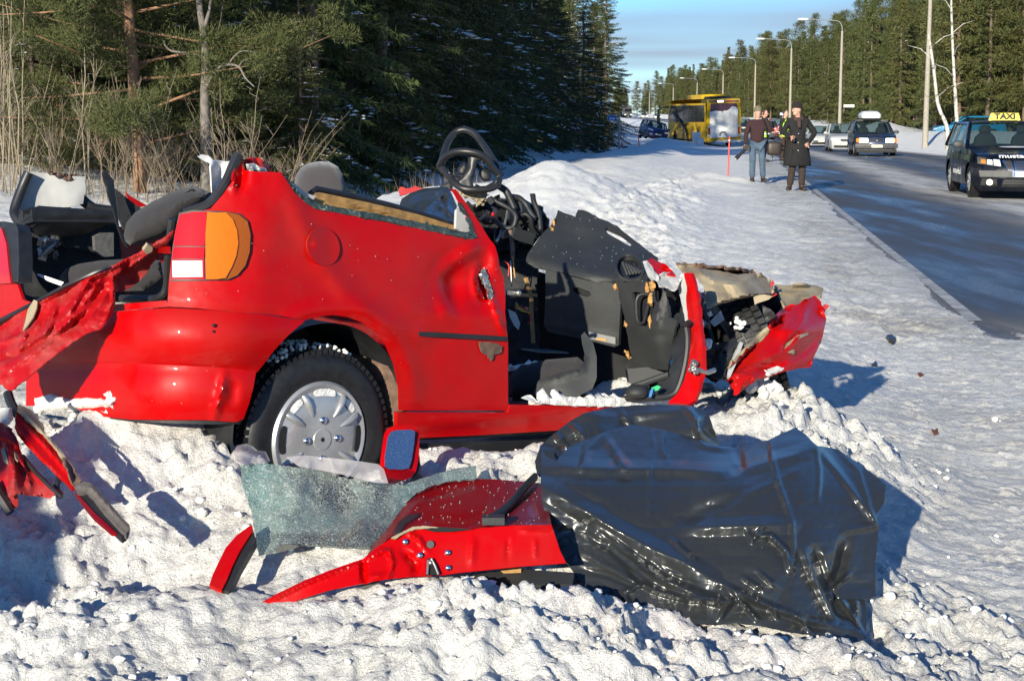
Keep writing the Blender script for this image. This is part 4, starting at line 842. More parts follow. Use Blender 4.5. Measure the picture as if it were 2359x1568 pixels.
# --- wiring, brackets and hoses behind the missing instrument panel
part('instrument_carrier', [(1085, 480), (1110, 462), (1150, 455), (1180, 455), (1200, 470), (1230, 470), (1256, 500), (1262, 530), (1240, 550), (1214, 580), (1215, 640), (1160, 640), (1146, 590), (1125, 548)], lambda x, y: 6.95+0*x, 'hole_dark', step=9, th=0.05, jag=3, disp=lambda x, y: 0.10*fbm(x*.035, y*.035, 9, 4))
rs = np.random.RandomState(21)
def cable(pts, r, mat='black_plastic', name='cable'):
    mbpart(MB().tube(smooth_path([P(901.5+.22*x, 282.2+.22*y, d) for x, y, d in pts], 5), r, 8), name, mat, ang=180)
cable([(1130, 670, 6.82), (1200, 720, 6.80), (1240, 800, 6.80), (1290, 910, 6.80)], 0.016, 'black_plastic', 'hose')
cable([(1260, 780, 6.85), (1330, 790, 6.82), (1400, 850, 6.80), (1440, 920, 6.8), (1500, 1010, 6.8)], 0.013)
cable([(1270, 800, 6.83), (1300, 775, 6.83), (1350, 790, 6.82), (1420, 860, 6.82)], 0.009)
cable([(1030, 790, 6.75), (1100, 830, 6.74), (1230, 900, 6.72), (1300, 980, 6.70), (1280, 1080, 6.70), (1220, 1110, 6.70), (1150, 1080, 6.72), (1060, 1010, 6.74)], 0.011)
cable([(1330, 1010, 6.78), (1390, 960, 6.76), (1450, 1000, 6.76), (1470, 1100, 6.78), (1500, 1160, 6.80)], 0.010)
cable([(1480, 760, 6.88), (1490, 830, 6.86), (1540, 960, 6.84), (1560, 1130, 6.82)], 0.012)
cable([(1220, 900, 6.78), (1180, 1080, 6.74), (1100, 1250, 6.70)], 0.006, 'bare_metal')
cable([(1240, 1120, 6.7), (1265, 1300, 6.7), (1270, 1430, 6.7)], 0.009, 'rusty')
cable([(1480, 750, 6.88), (1474, 775, 6.88)], 0.012)
for i in range(14):
    x0, y0 = rs.uniform(960, 1500), rs.uniform(820, 1180); cable([(x0, y0, 6.86), (x0+rs.uniform(-80, 80), y0+rs.uniform(20, 120), 6.82), (x0+rs.uniform(-120, 120), y0+rs.uniform(80, 260), 6.86)], rs.uniform(0.003, 0.007), 'black_plastic')
for nm, (x, y, d), szs, mt in (('relay', (1030, 820, 6.72), (0.035, 0.02, 0.028), 'black_plastic'), ('relay', (990, 1010, 6.74), (0.04, 0.03, 0.03), 'black_plastic'), ('bracket', (1350, 1180, 6.74), (0.12, 0.05, 0.05), 'dash_plastic'), ('bracket', (1250, 980, 6.78), (0.05, 0.02, 0.06), 'black_plastic'), ('bracket', (1390, 900, 6.9), (0.12, 0.03, 0.07), 'black_plastic'), ('bracket', (1200, 1160, 6.8), (0.05, 0.03, 0.03), 'bare_metal'), ('bracket', (1120, 960, 6.82), (0.05, 0.03, 0.05), 'black_plastic')):
    mbpart(MB().box(P(901.5+.22*x, 282.2+.22*y, d), szs, np.linalg.qr(CR+0.3*rs.normal(size=(3, 3)))[0]), nm, mt)
mbpart(MB().ell(P(1135, 494, 6.73), (0.007, 0.007, 0.010)), 'warning_lamp', 'lens_red_bright')
plain('wire_red', (0.45, 0.02, 0.02), 0.5, 0); plain('wire_yellow', (0.5, 0.36, 0.03), 0.5, 0)
for mt, pts in (('wire_red', [(1190, 705, 6.3), (1210, 712, 6.3), (1224, 735, 6.3), (1215, 745, 6.3)]), ('wire_yellow', [(1188, 697, 6.3), (1196, 712, 6.3), (1210, 718, 6.3), (1222, 720, 6.3)]), ('wire_red', [(1160, 600, 6.5), (1172, 612, 6.5), (1170, 640, 6.5)]), ('foam', [(1180, 590, 6.6), (1186, 640, 6.6)]), ('bare_metal', [(1176, 600, 6.6), (1178, 660, 6.6)])):
    mbpart(MB().tube(smooth_path([P(*q) for q in pts], 5), 0.0035, 5), 'wire', mt, ang=180)
# door latch striker on the B pillar
mb = MB(); mb.box(P(1182, 675, 5.55), (0.05, 0.012, 0.014), CR); mb.ell(P(1194, 675, 5.55), (0.011, 0.011, 0.011)); mb.tube(smooth_path([P(1158, 655, 5.58), P(1163, 670, 5.56), P(1160, 690, 5.56)], 4), 0.003, 6); mbpart(mb, 'door_striker', 'bare_metal')
part('rust_patch', [(1100, 790), (1125, 786), (1150, 792), (1158, 800), (1152, 812), (1138, 818), (1130, 832), (1122, 820), (1105, 806)], body(0.0085), 'rusty', step=3.5, th=0.003, jag=3)
# --- front hinge pillar
hp_ = rbf([(1580, 640, 6.02), (1600, 660, 5.98), (1612, 760, 5.93), (1612, 860, 5.90), (1600, 920, 5.90), (1540, 925, 5.93), (1570, 870, 5.96), (1585, 740, 6.02)])
pil = part('hinge_pillar', [(1574, 630), (1590, 628), (1598, 650), (1606, 690), (1611, 740), (1618, 800), (1617, 850), (1610, 890), (1600, 922), (1585, 930), (1538, 928), (1560, 905), (1576, 875), (1588, 820), (1590, 770), (1584, 730), (1580, 690), (1582, 660)], hp_, 'red', step=7, th=0.02, creases=[([(1588, 640), (1596, 720), (1604, 790), (1600, 860)], 0.012, 12, 2), ([(1600, 800), (1608, 870)], -0.012, 8), ([(1578, 700), (1590, 760)], 0.01, 6)], jag=0.8)
q = smooth_path([P(x, y, 5.97) for x, y in ((1578, 740), (1584, 780), (1580, 830), (1566, 885), (1548, 910), (1500, 917), (1350, 918), (1180, 916))], 5); mbpart(MB().tube(q, 0.013, 8), 'opening_seal', 'seal')
part('pillar_inner', [(1530, 750), (1560, 720), (1580, 740), (1586, 780), (1580, 840), (1562, 890), (1540, 912), (1500, 914), (1530, 880), (1550, 830)], off(hp_, 0.06), 'black_plastic', step=9, th=0.01)
mb = MB(); rs = np.random.RandomState(2)
for i in range(10): mb.box(P(rs.uniform(1590, 1606), rs.uniform(832, 862), 5.88), rs.uniform(0.008, 0.022, 3), np.linalg.qr(rs.normal(size=(3, 3)))[0])
mb.tube([P(1600, 850, 5.88), P(1630, 858, 5.92), P(1645, 852, 5.95)], 0.010, 7); mbpart(mb, 'door_hinge', 'bare_metal')
mb = MB()
for i in range(6): mb.tube([P(1566+i*4, 738+rs.uniform(-4, 4), 5.95), P(1570+i*4, 750, 5.95), P(1576+i*3, 742, 5.94)], 0.006, 6)
mbpart(mb, 'torn_seal_end', 'seal')
# red corner and cream scuttle pieces of the A pillar foot
part('pillar_foot', [(1489, 601), (1500, 594), (1525, 607), (1548, 623), (1556, 636), (1530, 630), (1510, 634), (1500, 618)], tin([(1489, 601, 6.24), (1500, 594, 6.28), (1548, 623, 6.16), (1556, 636, 6.1), (1510, 634, 6.12)]), 'red', step=6, th=0.006)
part('pillar_foot', [(1480, 602), (1490, 600), (1503, 615), (1512, 642), (1500, 648), (1492, 636), (1484, 615)], off(tin([(1480, 602, 6.22), (1512, 642, 6.08), (1490, 600, 6.22), (1492, 640, 6.14)]), -0.01), 'grey_trim', step=6, th=0.012)
part('scuttle_panel', [(1512, 640), (1530, 628), (1556, 625), (1570, 640), (1562, 660), (1552, 668), (1535, 664), (1518, 658)], tin([(1512, 640, 6.1), (1556, 625, 6.16), (1570, 640, 6.05), (1552, 668, 6.0), (1518, 658, 6.02), (1540, 645, 6.12)]), 'grey_trim', step=6, th=0.006, creases=[([(1520, 655), (1545, 640), (1565, 650)], 0.02, 7)])
part('pillar_foot', [(1566, 632), (1574, 630), (1582, 660), (1580, 690), (1586, 735), (1578, 742), (1570, 700), (1562, 670)], off(hp_, 0.02), 'grey_trim', step=6, th=0.006, jag=1)
# --- engine bay: torn beige inner wing, crumpled front, wheel, dark clutter
iw = tin([(1560, 610, 6.6), (1600, 616, 6.62), (1650, 640, 6.50), (1700, 645, 6.55), (1740, 630, 6.7), (1775, 650, 6.78), (1780, 676, 6.72), (1720, 682, 6.42), (1625, 708, 6.30), (1610, 690, 6.36), (1640, 660, 6.40), (1590, 640, 6.5), (1660, 690, 6.34), (1700, 660, 6.44)])
part('inner_wing', [(1556, 612), (1590, 610), (1605, 618), (1650, 622), (1700, 632), (1740, 628), (1776, 644), (1782, 672), (1770, 684), (1735, 682), (1700, 690), (1660, 700), (1628, 712), (1624, 690), (1620, 660), (1608, 640), (1580, 636)], iw, 'beige', step=6, th=0.004, jag=1.2, ang=25, creases=[([(1600, 620), (1640, 645), (1665, 650)], 0.04, 10), ([(1640, 665), (1700, 650), (1740, 632)], 0.03, 10), ([(1660, 650), (1690, 690)], -0.03, 12)])
part('wing_top_rail', [(1555, 610), (1600, 606), (1640, 612), (1700, 616), (1740, 626), (1760, 636), (1720, 640), (1660, 632), (1600, 622)], off(iw, 0.10), 'rusty', step=5, th=0.01, jag=2.5, disp=lambda x, y: 0.06*ridged(x*.05, y*.05, 2, 3))
part('damper_tower', [(1735, 684), (1745, 680), (1760, 678), (1780, 682), (1770, 690), (1745, 698), (1738, 702)], lambda x, y: 6.40+0*x, 'beige', step=5, th=0.004)
part('front_rail', [(1784, 655), (1810, 657), (1850, 656), (1880, 657), (1896, 664), (1892, 680), (1880, 690), (1850, 720), (1812, 716), (1800, 690), (1792, 672)], tin([(1784, 655, 6.95), (1896, 660, 7.2), (1880, 690, 7.1), (1812, 716, 6.8), (1850, 720, 6.95), (1840, 675, 7.0)]), 'beige', step=6, th=0.01, creases=[([(1790, 672), (1840, 676), (1890, 684)], 0.03, 5), ([(1790, 660), (1890, 660)], 0.03, 5)])
part('red_wing_scrap', [(1770, 660), (1780, 645), (1784, 652), (1776, 664), (1790, 678), (1780, 684), (1768, 674)], lambda x, y: 6.75+0*x, 'red_dirty', step=5, th=0.004)
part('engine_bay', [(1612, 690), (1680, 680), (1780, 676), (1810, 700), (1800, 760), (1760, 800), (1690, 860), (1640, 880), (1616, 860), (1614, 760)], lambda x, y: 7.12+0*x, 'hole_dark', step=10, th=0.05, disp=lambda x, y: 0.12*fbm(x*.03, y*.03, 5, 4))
# front wheel, knocked back and turned
fw = thing('front_wheel', None, None); fw.parent = car
ax = np.array([0.90, 0.10, 0.38]); ax /= np.linalg.norm(ax); fc = P(1716, 802, 6.86); tp = [(0.19, -0.08), (0.25, -0.085), (0.275, -0.07), (0.288, -0.03), (0.288, 0.03), (0.275, 0.07), (0.25, 0.085), (0.19, 0.08)]
MB().lathe(tp, fc, ax, 60).obj('tyre', 'rubber', fw, CAR_BASE, 30)
mb = MB(); a0 = np.cross(ax, (0, 0, 1)); a0 /= np.linalg.norm(a0); b0 = np.cross(ax, a0)
for i in range(56):
    for j, wv in enumerate((-0.058, -0.02, 0.02, 0.058)):
        t = (i+0.5*(j % 2))/56*6.2832; rd = math.cos(t)*a0+math.sin(t)*b0; mb.box(fc+rd*0.289+ax*wv, (0.018, 0.024, 0.030), np.stack([rd, np.cross(ax, rd), ax], 1))
mb.obj('tread_blocks', 'rubber', fw, CAR_BASE)['kind'] = 'stuff'
MB().lathe([(0.0, 0.02), (0.10, 0.03), (0.19, 0.05), (0.195, 0.0)], fc, ax, 32).obj('rim', 'black_plastic', fw, CAR_BASE)
mb = MB(); rs = np.random.RandomState(9)
for i in range(16): mb.ell(P(1700+rs.normal()*7, 745+rs.normal()*6, 6.50), rs.uniform(0.005, 0.012, 3), None, 7, 5)
for i in range(5): mb.ell(P(1634+rs.uniform(-8, 8), 792+rs.uniform(-8, 8), 6.3), rs.uniform(0.01, 0.02, 3), None, 7, 5)
mb.obj('tyre_snow', 'snow', fw, CAR_BASE)['kind'] = 'stuff'
part('torn_splash_shield', [(1636, 870), (1650, 830), (1676, 786), (1690, 776), (1700, 790), (1680, 830), (1672, 850), (1660, 872)], tin([(1636, 870, 6.25), (1690, 776, 6.45), (1700, 790, 6.35), (1660, 872, 6.2), (1660, 820, 6.3)]), 'dash_plastic', step=6, th=0.006, jag=1)
part('torn_splash_shield', [(1620, 800), (1650, 790), (1680, 785), (1660, 820), (1640, 850), (1622, 850)], lambda x, y: 6.5+0*x, 'black_plastic', step=7, th=0.01, disp=lambda x, y: 0.03*ridged(x*.05, y*.05, 7, 2))
mbpart(MB().tube([P(1675, 868, 6.25), P(1690, 830, 6.3), P(1706, 790, 6.36)], [0.012, 0.015, 0.010], 4), 'bent_strip', 'grey_trim')
for poly, mt in (([(1635, 740), (1660, 715), (1668, 735), (1645, 752)], 'grey_trim'), ([(1755, 704), (1775, 712), (1788, 728), (1765, 742), (1758, 725)], 'dash_plastic'), ([(1628, 722), (1636, 718), (1642, 726), (1634, 730)], 'white_plastic'), ([(1608, 670), (1622, 676), (1622, 690), (1610, 688)], 'bare_metal'), ([(1618, 735), (1632, 745), (1636, 758), (1620, 752)], 'bare_metal')):
    part('engine_scrap', poly, lambda x, y: 6.42+0*x, mt, step=6, th=0.006, disp=lambda x, y: 0.02*fbm(x*.06, y*.06, 3, 2))
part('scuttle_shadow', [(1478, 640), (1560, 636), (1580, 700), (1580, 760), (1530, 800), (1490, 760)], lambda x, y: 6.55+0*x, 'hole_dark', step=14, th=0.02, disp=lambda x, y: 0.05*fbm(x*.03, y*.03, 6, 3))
# front wing, torn off at the pillar and bent outwards
wg = tin([(1660, 868, 6.30), (1690, 908, 6.20), (1735, 836, 6.32), (1770, 760, 6.52), (1830, 700, 6.78), (1877, 682, 6.92), (1902, 735, 6.85), (1898, 770, 6.78), (1865, 846, 6.62), (1800, 856, 6.42), (1745, 870, 6.28), (1733, 850, 6.32), (1800, 790, 6.46), (1850, 760, 6.58), (1815, 830, 6.44), (1700, 860, 6.24), (1850, 700, 6.80), (1810, 760, 6.50)])
part('front_wing', [(1664, 866), (1690, 836), (1735, 790), (1768, 756), (1776, 735), (1800, 712), (1822, 700), (1834, 702), (1850, 692), (1876, 680), (1890, 694), (1896, 716), (1903, 735), (1897, 765), (1890, 790), (1875, 820), (1866, 846), (1840, 848), (1800, 858), (1770, 868), (1745, 874), (1720, 890), (1696, 911), (1688, 908), (1690, 900), (1676, 880)], wg, 'red', step=6, th=0.004, jag=0.6, ang=25,
     creases=[([(1735, 840), (1790, 806), (1840, 750), (1868, 690)], 0.022, 10), ([(1733, 848), (1800, 836), (1850, 810), (1890, 770)], -0.030, 14), ([(1760, 830), (1820, 800), (1845, 772)], 0.02, 8), ([(1800, 812), (1815, 790), (1830, 770), (1858, 765)], -0.015, 5), ([(1730, 842), (1738, 880)], 0.02, 8), ([(1730, 860), (1700, 900)], 0.02, 7), ([(1740, 800), (1790, 750), (1840, 710)], -0.01, 12, 2)])
part('wing_flange', [(1655, 870), (1662, 862), (1700, 815), (1745, 770), (1766, 752), (1772, 760), (1735, 798), (1690, 845), (1668, 876)], off(wg, -0.012), 'beige', step=6, th=0.008)
part('wing_scuff', [(1802, 815), (1812, 790), (1836, 772), (1860, 766), (1862, 770), (1830, 785), (1816, 802), (1830, 806), (1828, 816), (1810, 810)], off(wg, -0.004), 'beige', step=4, th=0.003, jag=0.8, creases=[([(1812, 805), (1860, 768)], 0.01, 4)])
sheet('wing_snow', [(1758, 862), (1768, 850), (1790, 842), (1800, 846), (1812, 846), (1790, 860), (1770, 868)], off(wg, -0.02), 'snow', car, 5, 0.03, base=CAR_BASE, disp=taper([(1758, 862), (1768, 850), (1790, 842), (1800, 846), (1812, 846), (1790, 860), (1770, 868)], 7, 0.03), jag=1, ang=80)
part('wing_scrap', [(1894, 706), (1900, 700), (1911, 704), (1904, 712), (1898, 720)], lambda x, y: 6.9+0*x, 'red_dirty', step=5, th=0.004)
# --- the crumpled tailgate, hanging by one corner
tg = rbf([(396, 535, 4.80), (385, 580, 4.86), (300, 590, 4.80), (260, 640, 4.78), (240, 740, 4.72), (150, 640, 4.78), (60, 730, 4.80), (0, 745, 4.85), (100, 800, 4.68), (0, 850, 4.70), (10, 895, 4.66), (180, 700, 4.74), (300, 650, 4.86)])
tgc = [([(392, 542), (330, 580), (250, 622), (160, 660), (60, 712), (0, 740)], 0.020, 8), ([(385, 555), (320, 600), (262, 635), (250, 640)], 0.03, 12), ([(250, 640), (220, 690), (190, 730), (130, 790)], -0.03, 14), ([(210, 640), (180, 680), (160, 720), (110, 760), (60, 800)], 0.025, 12), ([(262, 640), (262, 690), (240, 745)], 0.02, 9),
       ([(130, 700), (118, 740), (100, 770)], 0.03, 10), ([(240, 690), (170, 730), (90, 800), (20, 850)], 0.02, 12), ([(180, 640), (130, 700)], -0.02, 12), ([(60, 740), (55, 780), (40, 820)], 0.02, 10), ([(230, 660), (205, 650), (190, 665)], 0.02, 7), ([(300, 600), (280, 640)], -0.02, 10), ([(0, 790), (60, 770), (100, 740)], 0.02, 9), ([(0, 830), (50, 810), (150, 760)], -0.02, 10)]
part('tailgate', [(398, 532), (397, 545), (386, 560), (380, 572), (366, 588), (352, 606), (338, 628), (318, 650), (300, 664), (280, 672), (264, 670), (266, 690), (262, 720), (244, 745), (232, 757), (200, 768), (150, 800), (100, 840), (60, 872), (20, 905), (5, 885), (-30, 900), (-60, 880), (-60, 770), (0, 738), (60, 706), (150, 658), (250, 616), (330, 575), (380, 545)], tg, 'red_dirty', step=5, th=0.004, creases=tgc, disp=lambda x, y: 0.02*ridged(x*.02, y*.03, 31, 3)-0.01, ang=28, jag=1.3)
part('tailgate_seal', [(-60, 764), (0, 733), (60, 702), (150, 654), (250, 612), (250, 616), (150, 660), (60, 709), (0, 741), (-60, 772)], off(tg, -0.025), 'seal', step=6, th=0.014)
part('tailgate_primer', [(64, 712), (78, 690), (86, 694), (84, 710), (76, 730), (62, 750), (52, 762), (58, 740)], off(tg, -0.03), 'beige', step=5, th=0.004)
part('tailgate_hinge', [(334, 572), (342, 566), (392, 574), (394, 585), (352, 582), (336, 580)], off(tg, -0.02), 'red', step=6, th=0.012); part('tailgate_hinge', [(330, 577), (340, 563), (352, 570), (350, 580), (338, 586)], off(tg, -0.035), 'beige', step=5, th=0.012)
# black plastic bag stuffed in behind the side window
bgc = [([(925, 460), (960, 445), (1000, 440), (1040, 445)], 0.05, 14), ([(985, 470), (1005, 460), (1035, 440)], 0.03, 7), ([(1035, 440), (1030, 480), (1046, 500)], 0.04, 8), ([(970, 490), (1000, 470), (1040, 485)], 0.03, 8), ([(960, 470), (975, 490), (970, 505)], -0.03, 8), ([(1010, 440), (1016, 470), (1000, 490)], 0.03, 7), ([(940, 480), (980, 455)], -0.02, 8)]
m, n, l, b = nmat('bag'); set_in(b, rough=0.30, spec=0.6, coat=0.2, coatr=0.08); b.inputs['Base Color'].default_value = (0.026, 0.028, 0.029, 1)
t = n.new('ShaderNodeTexCoord'); mp_ = n.new('ShaderNodeMapping'); l.new(t.outputs['Object'], mp_.inputs[0]); mp_.inputs['Rotation'].default_value = (0.3, 0.5, 0.8); mp_.inputs['Scale'].default_value = (1, 3.5, 1)
x = n.new('ShaderNodeTexNoise'); x.inputs['Scale'].default_value = 7; x.inputs['Detail'].default_value = 4; l.new(mp_.outputs[0], x.inputs['Vector']); y_ = tex_noise(n, l, 28, 3, 0.5)
bump(n, l, b, x.outputs[0], 0.06, 0.02)
bag = sheet('plastic_bag', [(915, 486), (925, 458), (945, 445), (975, 434), (1000, 432), (1030, 430), (1040, 446), (1052, 474), (1046, 494), (1050, 520), (1024, 512), (970, 498), (945, 494)], rbf([(915, 486, 6.1), (975, 434, 6.3), (1030, 430, 6.2), (1050, 520, 5.75), (960, 495, 5.8), (1000, 470, 6.0)]), 'bag', None, 4, 0.003, creases=bgc, disp=lambda x, y: 0.03*ridged(x*.03, y*.03, 6, 3), base=P(985, 500, 5.8), ang=30)
tag(bag, 'small crumpled black plastic bag stuffed behind the red car\'s side window', 'plastic bag')
part('far_pillar_stub', [(917, 436), (922, 430), (940, 434), (955, 428), (962, 430), (985, 436), (980, 444), (940, 446), (922, 452)], lambda x, y: 6.95+0*x, 'red_dirty', step=4, th=0.02, jag=2)
# ------------------------------------------------------------------ loose wreckage in the snow
# --- detached door lying on its side, outer skin up
DB = P(1150, 1330, 4.25)
door = wthing('detached_door', 'torn-off red car door lying in the snow, half under black plastic', 'car door', DB)
def ds(name, *a, **k): return sheet(name, *a, parent=k.pop('parent', door), base=DB, **k)
edge = rbf([(600, 1400, 3.98), (700, 1350, 4.00), (840, 1290, 4.06), (930, 1235, 4.12), (860, 1330, 4.04), (1000, 1300, 4.10), (1100, 1220, 4.16), (1280, 1210, 4.20), (1300, 1300, 4.16), (1400, 1240, 4.22)])
ds('door_edge', [(594, 1391), (640, 1365), (700, 1336), (760, 1312), (836, 1286), (870, 1258), (900, 1240), (930, 1226), (960, 1216), (990, 1216), (1020, 1222), (1060, 1222), (1120, 1215), (1180, 1210), (1270, 1208), (1290, 1268), (1304, 1296), (1280, 1298), (1200, 1304), (1140, 1310), (1060, 1318), (1016, 1324), (1000, 1322), (990, 1326), (960, 1326), (900, 1332), (840, 1342), (760, 1358), (690, 1380), (618, 1412)], edge, 'red', step=6, th=0.004, ang=30,
   creases=[([(836, 1288), (840, 1342)], -0.020, 10), ([(842, 1290), (880, 1268), (896, 1268), (905, 1295), (895, 1330)], 0.014, 8), ([(846, 1330), (900, 1322)], 0.010, 9), ([(600, 1395), (700, 1345), (830, 1295)], 0.010, 7), ([(930, 1270), (960, 1300), (955, 1320)], -0.018, 16, 2), ([(1090, 1240), (1085, 1300)], 0.008, 12), ([(1170, 1240), (1168, 1290)], -0.006, 6), ([(1232, 1240), (1234, 1286)], 0.006, 6), ([(940, 1226), (965, 1240), (985, 1270)], 0.012, 8), ([(1200, 1222), (1280, 1218)], 0.008, 8)])
skin = rbf([(836, 1286, 4.08), (900, 1215, 4.28), (950, 1145, 4.52), (1060, 1106, 4.72), (1200, 1110, 4.72), (1400, 1120, 4.72), (1400, 1204, 4.28), (1200, 1206, 4.24), (1020, 1222, 4.16), (1000, 1170, 4.42), (1200, 1160, 4.46)])
ds('door_skin', [(842, 1284), (860, 1252), (890, 1220), (920, 1180), (940, 1150), (965, 1130), (1000, 1116), (1040, 1106), (1090, 1102), (1140, 1103), (1246, 1112), (1256, 1150), (1270, 1207), (1255, 1208), (1180, 1208), (1130, 1212), (1060, 1218), (1020, 1220), (985, 1212), (950, 1212), (920, 1226), (890, 1244)], skin, 'red_dark', step=7, th=0.004, creases=[([(1110, 1214), (1130, 1206), (1260, 1204)], 0.012, 8), ([(855, 1270), (930, 1200), (975, 1140)], 0.010, 12, 2), ([(985, 1212), (1000, 1204), (1060, 1212), (1100, 1206)], 0.015, 8)])
ds('torn_lip', [(900, 1238), (930, 1222), (950, 1212), (980, 1210), (1010, 1214), (985, 1216), (955, 1218), (930, 1228), (912, 1240)], off(edge, -0.012), 'beige', step=4, th=0.006, jag=0.8)
ds('gap', [(975, 1217), (1000, 1212), (1050, 1215), (1090, 1218), (1040, 1224), (1000, 1224)], off(edge, -0.010), 'hole_dark', step=5, th=0.002)
ds('frame_seal', [(905, 1228), (918, 1200), (940, 1184), (968, 1180), (960, 1190), (935, 1205), (920, 1226)], off(skin, -0.015), 'seal', step=5, th=0.02)
mb = MB(); mb.tube(smooth_path([P(x, y, d) for x, y, d in ((1122, 1197, 4.20), (1150, 1182, 4.30), (1180, 1155, 4.42), (1205, 1125, 4.56), (1232, 1098, 4.68))], 5), 0.014, 8, flat=0.7); mb.obj('rubbing_strip', 'grey_trim_dark' if 'grey_trim_dark' in MATS else 'dash_plastic', door, DB, 60)
mb = MB(); mb.box(P(1136, 1196, 4.20), (0.06, 0.04, 0.02)); mb.obj('strip_end', 'dash_plastic', door, DB)
for x, y in ((933, 1247), (967, 1278), (1031, 1272), (1032, 1307)):
    d0 = float(edge(np.array([float(x)]), np.array([float(y)]))[0])-0.006; c = P(x, y, d0); MB().lathe([(0.0, 0.006), (0.005, 0.006), (0.0075, 0.004), (0.0078, -0.004)], c, CAM-c, 12).obj('lock_bolt', 'chrome', door, DB)
c = P(991, 1253, float(edge(np.array([991.]), np.array([1253.]))[0])-0.007); MB().lathe([(0.0, 0.002), (0.010, 0.002), (0.0105, -0.002)], c, CAM-c, 18).obj('rubber_plug', 'seal', door, DB)
ds('latch_mouth', [(984, 1285), (995, 1284), (1000, 1300), (1012, 1322), (980, 1324), (983, 1300)], off(edge, -0.007), 'hole_dark', step=5, th=0.003)
mb = MB(); e0 = lambda x, y: P(x, y, float(edge(np.array([float(x)]), np.array([float(y)]))[0])-0.014)
mb.tube([e0(984, 1322), e0(986, 1290), e0(993, 1286), e0(1002, 1302), e0(1010, 1322)], 0.0035, 6); mb.ell(e0(991, 1295), (0.007,)*3); mb.obj('latch', 'bare_metal', door, DB)
ds('door_lining', [(1100, 1318), (1200, 1310), (1310, 1318), (1322, 1322), (1318, 1344), (1200, 1346), (1120, 1340), (1090, 1330)], rbf([(1100, 1318, 4.22), (1320, 1322, 4.20), (1318, 1344, 4.16), (1120, 1340, 4.18)]), 'dash_plastic', step=8, th=0.02)
ds('door_lining', [(830, 1345), (870, 1336), (875, 1352), (862, 1364), (845, 1364), (832, 1356)], lambda x, y: 4.08+0*x, 'dash_plastic', step=6, th=0.02)
ds('lining_foam', [(1150, 1312), (1180, 1306), (1200, 1306), (1200, 1318), (1160, 1320)], lambda x, y: 4.21+0*x, 'board', step=6, th=0.01)
crumbs('glass_crumbs', skin, (850, 1105, 1250, 1210), 110, door, DB, None, (0.0005, 0.0015), 7)
# --- shattered laminated windscreen, a limp sheet
m, n, l, b = nmat('shattered_glass'); set_in(b, rough=0.25, spec=0.7)
t = n.new('ShaderNodeTexCoord'); v = n.new('ShaderNodeTexVoronoi'); v.feature = 'DISTANCE_TO_EDGE'; v.inputs['Scale'].default_value = 120; l.new(t.outputs['Object'], v.inputs['Vector'])
v2_ = n.new('ShaderNodeTexVoronoi'); v2_.inputs['Scale'].default_value = 120; l.new(t.outputs['Object'], v2_.inputs['Vector'])
big = tex_noise(n, l, 5.5, 5, 0.6); fine = tex_noise(n, l, 90, 4, 0.8)
c1 = ramp(n, l, big.outputs[0], [(0.36, (0.09, 0.18, 0.17)), (0.47, (0.20, 0.235, 0.22)), (0.58, (0.07, 0.065, 0.06))])
c2 = mixc(n, l, ramp(n, l, v.outputs['Distance'], [(0.015, 0.9), (0.09, 0.0)]), c1, (0.50, 0.56, 0.54)); c2 = mixc(n, l, ramp(n, l, fine.outputs[0], [(0.56, 0.0), (0.66, 0.9)]), c2, (0.70, 0.74, 0.72)); l.new(c2, b.inputs['Base Color'])
k = n.new('ShaderNodeBump'); k.inputs['Strength'].default_value = 1.0; k.inputs['Distance'].default_value = 0.012; l.new(v2_.outputs['Color'], k.inputs['Height']); l.new(k.outputs[0], b.inputs['Normal'])
tr = n.new('ShaderNodeBsdfTransparent'); tr.inputs[0].default_value = (0.75, 0.9, 0.88, 1); ms = n.new('ShaderNodeMixShader'); ms.inputs[0].default_value = 0.38
om = n['Material Output']; l.new(b.outputs[0], ms.inputs[1]); l.new(tr.outputs[0], ms.inputs[2]); l.new(ms.outputs[0], om.inputs[0])
m, n, l, b = nmat('clear_film'); set_in(b, rough=0.15, spec=0.8); b.inputs['Base Color'].default_value = (0.62, 0.58, 0.57, 1)
tr = n.new('ShaderNodeBsdfTransparent'); ms = n.new('ShaderNodeMixShader'); ms.inputs[0].default_value = 0.62; om = n['Material Output']; l.new(b.outputs[0], ms.inputs[1]); l.new(tr.outputs[0], ms.inputs[2]); l.new(ms.outputs[0], om.inputs[0])
GB = P(700, 1250, 4.3)
gl = wthing('shattered_windscreen', 'limp sheet of crazed greenish windscreen glass below the hubcap', 'windscreen', GB)
gs = rbf([(545, 1040, 4.42), (600, 1066, 4.40), (700, 1082, 4.42), (800, 1100, 4.46), (900, 1118, 4.50), (1000, 1095, 4.62), (1095, 1075, 4.74), (600, 1180, 4.28), (750, 1180, 4.36), (880, 1180, 4.40), (595, 1270, 4.16), (700, 1245, 4.22), (840, 1240, 4.24), (660, 1120, 4.36), (800, 1140, 4.44)])
sheet('glass_sheet', [(552, 1062), (560, 1070), (610, 1066), (655, 1072), (720, 1080), (760, 1094), (820, 1104), (880, 1118), (930, 1116), (980, 1098), (1040, 1080), (1097, 1072), (1098, 1102), (1050, 1104), (1000, 1116), (960, 1134), (936, 1156), (905, 1200), (880, 1232), (850, 1260), (760, 1256), (700, 1252), (660, 1262), (634, 1270), (596, 1276), (588, 1230), (580, 1180), (560, 1120)], gs, 'shattered_glass', gl, 6, 0.006, base=GB, disp=lambda x, y: 0.018*fbm(x*.012, y*.012, 5, 3)+0.004*fbm(x*.08, y*.08, 6, 2), creases=[([(750, 1090), (745, 1160), (760, 1230)], 0.015, 40, 2), ([(660, 1075), (650, 1160)], -0.012, 40, 2), ([(860, 1110), (840, 1180), (800, 1240)], 0.012, 40, 2)], jag=1.2, ang=60)
